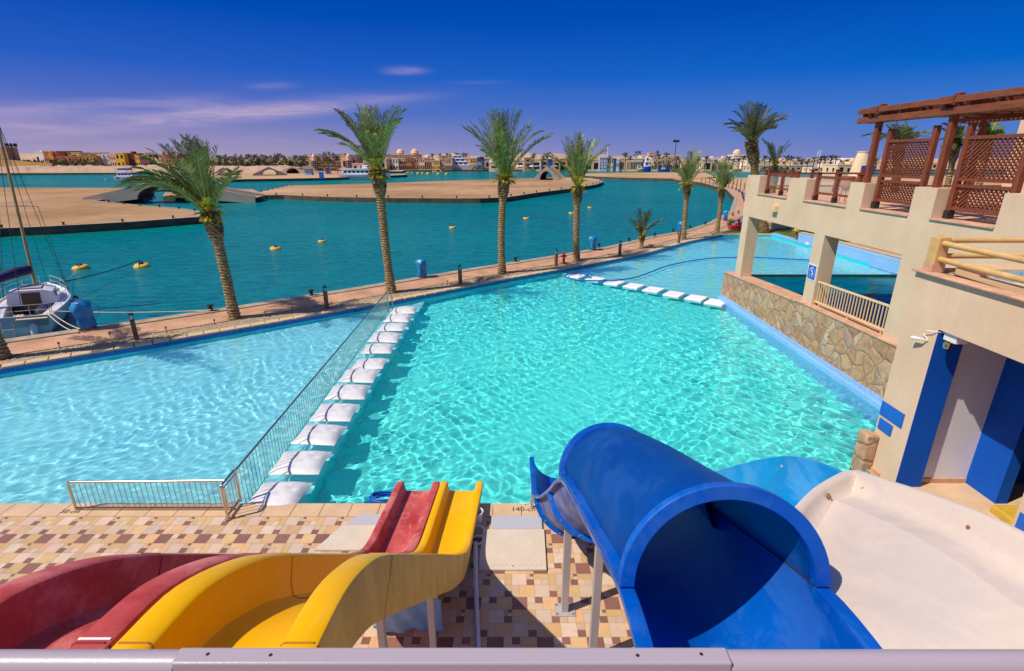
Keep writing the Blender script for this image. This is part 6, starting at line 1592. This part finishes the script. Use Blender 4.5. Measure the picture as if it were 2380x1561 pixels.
def bld(label, x0, x1, yt, Y, col, cols=None, rows=None, depth=12, base=0.0, arcs=False, balc=False, dome=None, win='winglass', roofcol=None, cat='building', name='town_building', parapet=True, group=None, pergo=False):
    X0_, _, Z1 = gy(x0, yt, Y); X1_, _, _ = gy(x1, yt, Y); H = Z1 - base; W = X1_ - X0_
    t = thing(name, label, cat, ((X0_ + X1_) / 2, Y, base), group)
    a = MB(); a.box(X0_, X1_, Y, Y + depth, base - 1, Z1)
    a.build('wall', wallmat(col), t)
    if parapet:
        a = MB(); pc = tuple(min(1, v * 1.08) for v in col); a.box(X0_ - .15, X1_ + .15, Y - .15, Y + .25, Z1 + .002, Z1 + .55); a.box(X0_ - .15, X0_ + .25, Y + .25, Y + depth, Z1 + .002, Z1 + .55); a.box(X1_ - .25, X1_ + .15, Y + .25, Y + depth, Z1 + .002, Z1 + .55); a.build('parapet', wallmat(tuple(round(v, 3) for v in pc)), t)
    rows = rows or max(1, int(H / 3.3)); cols = cols or max(1, int(W / 3.4)); fh = H / rows; cw = W / cols
    for r in range(rows):
        for c_ in range(cols):
            if rb.random() < .12: continue
            ww, wh = cw * rb.choice((.32, .4, .48)), fh * rb.choice((.4, .5))
            if r == 0 and arcs: ww, wh = cw * .62, fh * .68
            xc, zb = X0_ + (c_ + .5) * cw, base + r * fh + (fh * .06 if (r == 0 and arcs) else fh * .28)
            ubox('window', win, t, xc - ww / 2, xc + ww / 2, Y - .06, Y + .3, zb, zb + wh)
            if balc and r > 0 and rb.random() < .7:
                b_ = ubox('balcony', 'concrete' if rb.random() < .5 else 'beam', t, xc - cw * .42, xc + cw * .42, Y - 1.1, Y - .065, zb - fh * .16, zb + fh * .16)
    # windows on the sunlit flank as well
    for r in range(rows):
        for k2 in range(2):
            zb = base + r * fh + fh * .28; yy = Y + depth * (.2 + .4 * k2); ubox('window', win, t, X0_ - .05, X0_ + .2, yy, yy + 1.4, zb, zb + fh * .42)
    if dome:
        for (dx_, r_) in dome:
            xc = lerp(X0_, X1_, dx_); a = MB(); a.lathe([(r_, 0), (r_, r_ * .5), (r_ * 1.08, r_ * .55)] + [(r_ * math.cos(g), r_ * .6 + r_ * .95 * math.sin(g)) for g in np.linspace(0, 1.5, 7)], (xc, Y + 5, Z1), 14); a.build('dome', wallmat(PNK), t, smooth=50)
    if pergo:
        a = MB(); a.box(X0_ + W * .1, X0_ + W * .5, Y - .8, Y + 3, Z1 + 1.9, Z1 + 2.2)
        for u in (.12, .3, .48): a.box(X0_ + W * u - .12, X0_ + W * u + .12, Y - .6, Y - .35, Z1 + .56, Z1 + 1.9)
        a.build('roof_pergola', M['beam'], t)
    if rb.random() < .6 and W > 8:
        u = rb.uniform(.15, .7); a = MB().box(X0_ + W * u, X0_ + W * (u + .2), Y + 4, Y + 8, Z1 + .003, Z1 + rb.uniform(1.6, 2.8)); a.build('stair_house', wallmat(col), t)
    return t
# left town on the bank
bld('dark brown building at the far left edge, beside the tall lamp mast', -14, 13, 344, 430, (.48, .30, .16), depth=10)
bld('red block with small windows, leftmost of the terracotta row', 100, 111, 354, 470, RED, cols=3)
bld('ochre block between two red blocks in the left town', 111, 120, 353.5, 470, OCH, cols=2)
bld('red block next to the ochre one in the left town', 120, 131, 354, 471, RED, cols=3)
bld('purple brown long block on top of the left town', 131, 166, 353, 480, (.30, .15, .12), cols=7)
bld('low white building on the hill left of the red blocks', 79, 99, 355, 510, WHT, rows=1)
bld('wide terracotta building with an arcade in the left town', 135, 189, 365.5, 440, (.48, .22, .09), cols=9, rows=2, arcs=True)
bld('ochre building with a bright sunlit flank in the left town', 190, 222, 364.5, 440, (.52, .30, .10), cols=4, rows=2)
bld('cream low building behind the terracotta one in the left town', 165, 186, 356.5, 470, (.72, .50, .22), cols=5)
bld('narrow white block, left one of three in the left town', 226, 238, 361, 445, WHT, cols=3)
bld('white block in the middle of three in the left town', 238, 251, 359.5, 446, WHT, cols=3)
bld('pinkish block, right one of three in the left town', 251, 266, 361, 446, PNK, cols=3)
bld('bright yellow tall block in the left town', 266, 286, 357.5, 445, YEL, cols=2, rows=2)
bld('dark maroon block right of the yellow one in the left town', 286, 311, 359, 450, (.22, .08, .06), cols=6)
bld('small yellow block between two maroon blocks', 312, 322, 362, 450, YEL, cols=2, rows=2)
bld('dark purple block left of the first palm crown', 322, 345, 361.5, 450, (.24, .11, .10), cols=6)
bld('beige block behind the first palm crown', 345, 374, 359.5, 470, TAN, cols=6)
bld('reddish block seen through the first palm crown', 375, 418, 360, 460, (.45, .20, .11), cols=9)
bld('slender ochre tower standing behind the first palm crown', 461, 473, 342, 470, (.50, .25, .10), cols=1, rows=4, depth=6, cat='tower', name='town_tower')
for i, (x0, x1, yt, Y, c_) in enumerate([(196, 214, 357, 520, TAN), (216, 232, 356.5, 530, OCH), (288, 306, 355.5, 540, CREAM), (318, 338, 356.5, 540, TAN), (420, 450, 361, 500, CREAM)]):
    bld(['tan roof block', 'ochre roof block', 'cream roof block', 'sand coloured roof block', 'cream long block'][i] + ' ' + ['behind the ochre building', 'behind the white blocks', 'behind the maroon block', 'behind the dark purple block', 'right behind the first palm crown'][i] + ' in the left town', x0, x1, yt, Y, c_)
# yellow arcaded garden wall in front of the left town
t = thing('arcade_wall', 'long yellow arcaded garden wall below the left town', 'wall')
a = MB(); wp = [gy(x, 386, 405) for x in (-20, 30, 75, 122)]; zs = [6.4, 6.0, 4.6, 3.6]
for i in range(60):
    u = i / 59 * 3; k2 = min(int(u), 2); f = u - k2; X = lerp(wp[k2][0], wp[k2 + 1][0], f); z = lerp(zs[k2], zs[k2 + 1], f)
    a.box(X - .35, X + .35, 404, 405, -1, z)
    if i < 59: a.box(X + .36, X + 1.5, 404.2, 404.8, -1, z * .55)
a.build('wall', wallmat((.62, .40, .16)), t)
# hotel with two domed towers
def round_tower(lab, xc, wpx, yt, Y, col, base=0):
    Xc, _, Z1 = gy(xc, yt, Y); r = gy(xc + wpx / 2, yt, Y)[0] - Xc; Zb = Z1 - r * 2.2
    t = thing('domed_tower', lab, 'tower', (Xc, Y, base))
    a = MB(); a.lathe([(r * 1.6, -1), (r * 1.6, Zb * .78), (r * 1.7, Zb * .785), (r * 1.7, Zb * .82), (r * 1.15, Zb * .82), (r * 1.15, Zb)], (Xc, Y, base), 12); a.build('shaft', wallmat(col), t)
    a = MB(); a.lathe([(r * 1.25, 0), (r * 1.25, r * .3)] + [(r * 1.1 * math.cos(g), r * .3 + r * 1.5 * math.sin(g)) for g in np.linspace(0, 1.5, 7)], (Xc, Y, base + Zb), 14); a.build('dome', wallmat(PNK), t, smooth=50)
    for k2 in range(5):
        for j in range(5):
            g = math.pi + math.pi * (j + .5) / 5; cx_, cy_ = Xc + r * 1.6 * math.cos(g), Y + r * 1.6 * math.sin(g); ubox('window', 'winglass', t, cx_ - .35, cx_ + .35, cy_ - .25, cy_ + .25, base + Zb * (.10 + .135 * k2), base + Zb * (.19 + .135 * k2))
    return t
bld('long hotel block with dark balconies between two domed towers', 733, 801, 364.5, 318, (.50, .34, .22), cols=12, rows=5, balc=True, depth=16)
bld('blank tan hotel wing right of the balcony block', 791, 805, 364, 316, TAN, cols=1, rows=1)
bld('pinkish hotel wing at the left end of the hotel', 716, 734, 364, 317, PNK, cols=4, rows=5)
bld('dark hotel wing behind the right domed tower', 817, 830, 366, 330, (.42, .30, .22), cols=3)
round_tower('pink domed tower at the left end of the hotel', 728.5, 8.5, 357, 314, PNK)
round_tower('pink domed tower at the right end of the hotel', 809, 9, 355.5, 314, PNK)
for i, (xc) in enumerate((753, 774)):
    X, _, Z = gy(xc, 364.5, 317); t = thing('roof_canopy', ['blue roof canopy on the hotel, the left one', 'blue roof canopy on the hotel, the right one'][i], 'canopy', (X, 317, Z + .6), 'blue canopies on the hotel roof'); a = MB(); a.add([(X - 1.4, 316, Z + .6), (X + 1.4, 316, Z + .6), (X + 1.4, 319, Z + .6), (X - 1.4, 319, Z + .6), (X, 317.5, Z + 2.4)], [(0, 1, 4), (1, 2, 4), (2, 3, 4), (3, 0, 4), (0, 3, 2, 1)]); a.build('cover', M['glassblue'], t)
bld('low pinkish building between the hotel and the second palm', 818, 846, 382.5, 312, PNK, rows=1)
bld('grey beige block hidden behind the second palm trunk', 846, 897, 372, 335, SANDC, balc=True)
bld('long upper block with two domes behind the quay houses', 900, 974, 361.5, 385, (.55, .34, .22), cols=16, rows=3, dome=[(.37, 2.7), (.83, 2.8)])
bld('tan arcaded quay house right of the second palm', 897, 911, 369, 345, TAN, cols=4, arcs=True, pergo=True)
bld('white quay house with four dark windows', 911, 925, 370, 344, WHT, cols=2)
bld('tan quay house with a dark timber balcony', 925, 942, 370, 346, TAN, cols=4, arcs=True, balc=True)
bld('terracotta quay house with a wide balcony', 943, 963, 370, 345, (.45, .22, .13), cols=5, arcs=True, balc=True)
bld('beige quay house with a roof pavilion', 963, 986, 368, 346, SANDC, cols=5, arcs=True, pergo=True)
bld('domed beige house with dark bays by the harbour', 986, 1003, 371, 345, (.50, .36, .24), cols=4, arcs=True, dome=[(.25, 1.8)])
bld('orange beige cubic house by the harbour quay', 1003, 1022, 375, 342, (.74, .46, .22), cols=4, rows=2)
bld('striped square tower by the harbour quay', 1022, 1034, 364, 343, (.66, .38, .24), cols=2, rows=5, cat='tower', name='town_tower')
bld('striped beige house just left of the white yacht', 1034, 1051, 369, 343, (.68, .46, .28), cols=4, arcs=True)
bld('beige flat block behind the white yacht', 1051, 1077, 370, 375, SANDC)
bld('tan house behind the decks of the white yacht', 1075, 1093, 370, 360, TAN)
bld('yellowish house left of the blue glass house', 1093, 1109, 370, 352, (.70, .44, .16), cols=4)
bld('blue glazed corner house among beige houses', 1109, 1123, 368, 351, (.02, .12, .32), cols=4, rows=3, win='glassblue')
bld('plain beige block right of the blue glazed house', 1123, 1146, 371, 365, GRY)
bld('low cream house with a small dome near the harbour', 1136, 1160, 380, 345, CREAM, rows=1, dome=[(.3, 1.8)])
bld('tan house behind the third palm trunk', 1160, 1200, 374, 360, TAN)
bld('tan balcony house right of the third palm crown', 1200, 1219, 375, 350, TAN, balc=True)
bld('brown gabled house right of the third palm', 1219, 1234, 369, 349, (.42, .25, .15), balc=True)
bld('beige row house with three floors behind the umbrellas', 1234, 1258, 372, 350, SANDC, arcs=True)
bld('darker row house next to the blue rooftop box', 1258, 1273, 371, 351, (.48, .34, .22), arcs=True, balc=True)
bld('house with a blue upper floor in the harbour row', 1273, 1285, 372, 350, (.03, .14, .36), rows=3, win='glassblue')
bld('ochre house just left of the fourth palm crown', 1285, 1302, 374, 350, (.62, .38, .16), arcs=True)
bld('orange brown house behind the fourth palm crown', 1302, 1345, 371, 352, (.60, .34, .18), arcs=True, balc=True)
bld('tan house seen right through the fourth palm', 1345, 1394, 373, 350, TAN, arcs=True)
bld('pale blue house with a small blue dome', 1394, 1412, 368, 348, (.50, .52, .66), cols=3, rows=4)
bld('tan narrow house right of the pale blue house', 1412, 1426, 370, 349, CREAM, cols=3)
bld('blue glass bay between tan and white houses', 1426, 1433, 371, 349, (.02, .16, .34), cols=2, win='glassblue')
bld('narrow white house beside the blue glass bay', 1433, 1440, 372, 349, WHT, cols=2)
bld('tan arcaded house left of the yellow boat', 1440, 1466, 371, 350, TAN, cols=7, arcs=True, balc=True)
bld('cream terrace house behind the yellow boat', 1466, 1494, 370.5, 349, CREAM, cols=7, arcs=True)
bld('house with a blue glazed gable behind the bow-on boat', 1494, 1516, 372, 350, SANDC, cols=5, arcs=True)
bld('long cream balcony house behind the blue boat', 1516, 1548, 369, 349, CREAM, cols=8, arcs=True, balc=True)
bld('arched cream house at the right end of the harbour row', 1548, 1582, 369, 350, (.66, .44, .26), cols=8, arcs=True, balc=True)
bld('long high cream block above the harbour row with a corner tower', 1492, 1582, 363.5, 400, CREAM, rows=2, cols=3)
bld('square wind tower on the long cream block', 1509, 1521, 357, 398, (.62, .40, .26), cols=1, rows=2, depth=6, cat='tower', name='town_tower')
bld('brown gabled pavilion house right of the fifth palm', 1634, 1656, 374, 345, TAN, arcs=True)
bld('tan house behind the sixth palm crown', 1656, 1706, 380, 350, SANDC, arcs=True)
bld('white terraced hotel with a pink roof on the skyline', 1706, 1736, 362, 430, WHT, cols=7, rows=5, dome=[(.4, 3.0)])
bld('white low block left of the white terraced hotel', 1640, 1672, 369, 440, WHT)
bld('white flat block with a pink roof on the skyline', 1676, 1706, 371.5, 435, (.72, .60, .54))
for i, (x0, x1, yt, Y, c_, lab) in enumerate([(1736, 1790, 374, 400, WHT, 'long white block behind the big thick palm'), (1790, 1842, 375.5, 395, CREAM, 'long cream block behind the bright green palm'), (1842, 1896, 376, 390, (.70, .60, .52), 'long pale block above the terrace railing'),
                                              (1896, 1938, 377, 395, WHT, 'white block left of the round white building'), (1976, 2002, 376, 392, CREAM, 'cream block between round building and cone tower'), (2020, 2090, 378, 380, CREAM, 'cream row behind the first pergola post'), (2090, 2180, 381, 370, TAN, 'tan row seen through the left lattice screen'),
                                              (1948, 2004, 385, 250, SANDC, 'low beige quay building right of the terrace railing'), (1890, 1950, 392, 300, CREAM, 'low cream arcade by the far quay on the right'), (1745, 1890, 387, 330, (.62, .48, .34), 'long sand coloured arcade behind the town palms')]):
    bld(lab, x0, x1, yt, Y, c_, rows=2 if yt < 380 else None)
X, _, Z = gy(1956, 369.5, 410); t = thing('round_building', 'white round building on the skyline left of the pergola', 'building', (X, 410, 0)); a = MB(); a.lathe([(8.5, -1), (8.5, Z), (8.0, Z + .3), (0.1, Z + .4)], (X, 410, 0), 24); a.build('drum', wallmat(WHT), t, smooth=40)
X, _, Z = gy(2007, 355, 240); t = thing('cone_tower', 'tapering sand coloured tower with a blue window just left of the pergola', 'tower', (X, 240, 0)); a = MB(); a.lathe([(4.2, -1), (3.2, Z * .55), (2.2, Z), (2.4, Z + .05), (2.4, Z + .5)], (X, 240, 0), 16); a.build('shaft', wallmat(SANDC), t, smooth=40); MB().box(X - 2.2, X + 4, 235.5, 236, 1, Z * .42).build('window', M['glassblue'], t)
# masts
def mast(lab, x, yt, yb, Y, r):
    X, _, Z = gy(x, yt, Y); t = thing('lamp_mast', lab, 'mast', (X, Y, 0)); MB().tube([(X, Y, 0), (X, Y, Z)], [r, r * .6], 6).build('pole', M['lantern'], t); a = MB(); [a.box(X + r * 6 * math.cos(g) - r, X + r * 6 * math.cos(g) + r, Y + r * 6 * math.sin(g) - r, Y + r * 6 * math.sin(g) + r, Z - r * 3, Z + r * 2) for g in np.linspace(0, 5.5, 8)]; a.lathe([(r * 5, 0), (r * 6, r), (r * 3, r * 2)], (X, Y, Z - r * 2), 10); a.build('lamp_head', M['lantern'], t)
mast('tall dark floodlight mast above the harbour row', 1572, 328, 363, 380, .3); mast('dark floodlight mast at the far left beside the brown building', 25, 337, 358, 430, .5)
for i, (x, yt, yb, Y) in enumerate([(1350, 345, 372, 420), (1376, 342, 372, 420), (1413, 341, 370, 420), (1902, 352, 376, 430), (1908, 350, 376, 430)]):
    X, _, Z = gy(x, yt, Y); tag(MB().tube([(X, Y, 0), (X, Y, Z)], .22, 5).build('thin_mast', M['yacht']), 'thin white mast rising behind the town houses', 'mast', 'thin white masts behind the town')
# palms of the town
tp = thing('town_palm', '', 'palm tree')
MB().tube([(0, 0, 0), (.1, 0, 3), (0, 0, 6)], [.28, .2, .2], 6).build('trunk', M['trunk'], tp)
a = MB(); rr = random.Random(3)
for i in range(34):
    g = rr.random() * 6.283; e = rr.uniform(-.4, 1.1); l = rr.uniform(1.8, 2.6); d = Vector((math.cos(g) * math.cos(e), math.sin(g) * math.cos(e), math.sin(e))); sd_ = Vector((-d.y, d.x, 0)).normalized() * .24
    p1 = Vector((0, 0, 6)) + d * l * .5; p2 = Vector((0, 0, 6)) + d * l - Vector((0, 0, .5)); g_ = rr.uniform(.6, 1.2); a.add([Vector((0, 0, 6)), p1 - sd_, p2, p1 + sd_], [(0, 1, 2, 3)], (.085 * g_, .105 * g_, .035 * g_))
a.build('crown', M['frond'], tp, recalc=False)
TP = [(843, 392, 340), (856, 391, 338), (868, 392, 330), (757, 401, 255), (769, 403, 245), (785, 399, 270), (1120, 390, 345), (1240, 392, 340), (1262, 391, 342), (1272, 392, 338), (1328, 391, 340), (1416, 393, 342), (1452, 394, 338), (1463, 393, 340), (1528, 394, 338), (1547, 394, 338), (1571, 394, 340), (1622, 396, 300), (1640, 397, 295), (1660, 398, 290), (1690, 398, 290), (1702, 397, 300),
      (1715, 398, 290), (1724, 397, 295), (1760, 399, 280), (1774, 398, 285), (1786, 399, 280), (1822, 400, 270), (1834, 399, 275), (1850, 400, 272), (1862, 399, 275), (1874, 400, 270), (1888, 400, 270), (1902, 400, 270), (1913, 399, 275), (1926, 400, 270), (1938, 400, 272), (1952, 400, 265), (1964, 400, 268), (2020, 402, 250), (2030, 402, 240),
      (1022, 368, 470), (1040, 367, 470), (1062, 366, 480), (1046, 368, 480), (1068, 367, 490), (1078, 366, 470), (1084, 367, 480), (1132, 366, 480), (1138, 366, 490), (1478, 363, 440), (1486, 363, 450), (1528, 362, 450), (1005, 368, 470)]
for i, (x, yb, Y) in enumerate(TP):
    o = tp if i == 0 else copy_tree(tp); X, _, Z = gy(x, yb, Y); hi = i >= 41
    zt = gy(x, yb - 8, Y)[2]; o.location = (X, Y, 0); k2 = rr.uniform(.85, 1.2) * (1.25 if Y > 320 else 1); o.scale = (k2 * 1.1, k2 * 1.1, (gy(x, yb - 5, Y)[2] / 6) if hi else k2); o.rotation_euler.z = rr.random() * 6
    tag(o, 'small date palm among the town houses across the water', 'palm tree', 'palms among the town houses')
# far-off palm grove and bushes that read as one mass
a = MB(); rr = random.Random(8)
def clump(mb, x, y, z, r, n, c):
    for _ in range(n):
        d = Vector((rr.gauss(0, 1), rr.gauss(0, 1), rr.gauss(0, .8))).normalized() * r * rr.random() ** .4; q_ = r * rr.uniform(.25, .5); e = Vector((rr.uniform(-1, 1), rr.uniform(-1, 1), rr.uniform(-1, 1))).normalized() * q_; f = e.cross(Vector((rr.uniform(-1, 1), rr.uniform(-1, 1), rr.uniform(-1, 1)))).normalized() * q_
        p = Vector((x, y, z)) + d; g_ = rr.uniform(.5, 1.4); mb.add([p - e, p + f, p + e, p - f], [(0, 1, 2, 3)], tuple(v * g_ for v in c))
for i in range(420):
    px = rr.uniform(500, 850); Y = rr.uniform(430, 520); X = gy(px, 370, Y)[0]; kind = rr.random()
    if kind < .45:
        h_ = rr.uniform(6.0, 9.5); a.add([(X - .25, Y, 0), (X + .25, Y, 0), (X + .2, Y, h_), (X - .2, Y, h_)], [(0, 1, 2, 3)], (.16, .11, .06)); clump(a, X, Y, h_, 1.7, 14, (.15, .15, .075))
    elif px < 730: clump(a, X, Y - 10, rr.uniform(1, 4), rr.uniform(2, 4), 26, rr.choice([(.21, .19, .08), (.27, .23, .10), (.14, .14, .06)]))
tag(a.build('palm_grove', M['frond'], recalc=False), kind='stuff')
a = MB()
for _ in range(120):
    px = rr.uniform(0, 240); Y = rr.uniform(408, 435); X = gy(px, 380, Y)[0]; clump(a, X, Y, rr.uniform(2.5, 5.2), rr.uniform(.8, 2.2), 14, rr.choice([(.06, .07, .03), (.10, .10, .03)]))
tag(a.build('garden_shrubbery', M['frond'], recalc=False), kind='stuff')
# fence posts along the right shore and umbrellas by the harbour
pf = MB().tube([(0, 0, 0), (0, 0, 1.0)], .06, 5).build('fence_post', M['timber'])
FP = [(1605 + 9 * i, 437 - 12.5 + .0 * i + 1.35 * i) for i in range(14)] + [(1640 + 8 * i, 421 + .8 * i) for i in range(8)]
for i, (x, y) in enumerate(FP):
    o = pf if i == 0 else pf.copy()
    if i: COL.objects.link(o)
    X, Y, _ = gz(x + 25, y + 4); o.location = (X, Y, -.03); o.scale = (1.6, 1.6, 1.7); tag(o, 'thin brown fence post on the sand behind the curved quay', 'fence post', 'fence posts on the right shore')
um = thing('parasol', '', 'parasol'); MB().tube([(0, 0, 0), (0, 0, 2.4)], .05, 5).build('pole', M['yacht'], um); a = MB().lathe([(2.0, 2.1), (1.0, 2.6), (.05, 2.95)], n=8); a.build('canopy', M['yacht'], um)
for i, x in enumerate([1197, 1204, 1211, 1236, 1248, 1254, 1259, 1266, 1276, 1290]):
    o = um if i == 0 else copy_tree(um); X, Y, _ = gy(x, 392, 344); o.location = (X, 343 + (i % 3), 0); tag(o, 'white parasol standing on the harbour quay in front of the town houses', 'parasol', 'white parasols on the harbour quay')
X, Y, _ = gz(760 + 5, 405); tag(MB().box(X - 1, X + 1, Y - .3, Y + .3, 0, 2).build('blue_sign', M['sign'], bevel=.05), 'blue board by the quay behind the stern of the ferry', 'board')
# ---------------------------------------------------------------- white guard rail in the foreground
gr = thing('guard_rail', 'white lacquered guard rail with a screwed-on flat plate in the foreground', 'railing', (0, 1.17, 5.6))
RZ = 5.6
yb = gy(1190, 1504, 1.0); ty = (RZ - CAM_H) / ray(1190, 1504)[2]; YB = ray(1190, 1504)[1] * ty
tf = (RZ - CAM_H) / ray(1190, 1543)[2]; YF = ray(1190, 1543)[1] * tf
xl = ray(421, 1504)[0] * ty; xr = ray(1687, 1504)[0] * ty
MB().box(xl, xr, YF, YB, RZ - .05, RZ).build('flat_plate', M['whiterail'], gr, bevel=.006)
ym = (YF + YB) / 2 + .006
for a_, b_ in ((-3.2, xl - .001), (xr + .001, 3.2)): MB().tube([(a_, ym, RZ - .040), (b_, ym, RZ - .040)], .036, 20).build('pipe', M['whiterail'], gr, smooth=60)
MB().tube([(xl + .01, ym, RZ - .085), (xr - .01, ym, RZ - .085)], .033, 16).build('pipe', M['whiterail'], gr, smooth=60)
MB().tube([(-3.2, ym, RZ - .6), (3.2, ym, RZ - .6)], .024, 12).build('lower_pipe', M['whiterail'], gr, smooth=60)
for x in (-3.1, 3.1, -1.2, 1.2): MB().tube([(x, ym, .0), (x, ym, RZ - .09)], .03, 12).build('post', M['whiterail'], gr, smooth=60)
for (x, y) in ((483, 1521), (629, 1523), (1482, 1524), (1630, 1521)):
    X, Y, Z = gz(x, y, RZ); MB().lathe([(.0055, -.002), (.0055, .0008)], (X, Y, RZ), 12).build('screw_hole', M['hole'], gr)
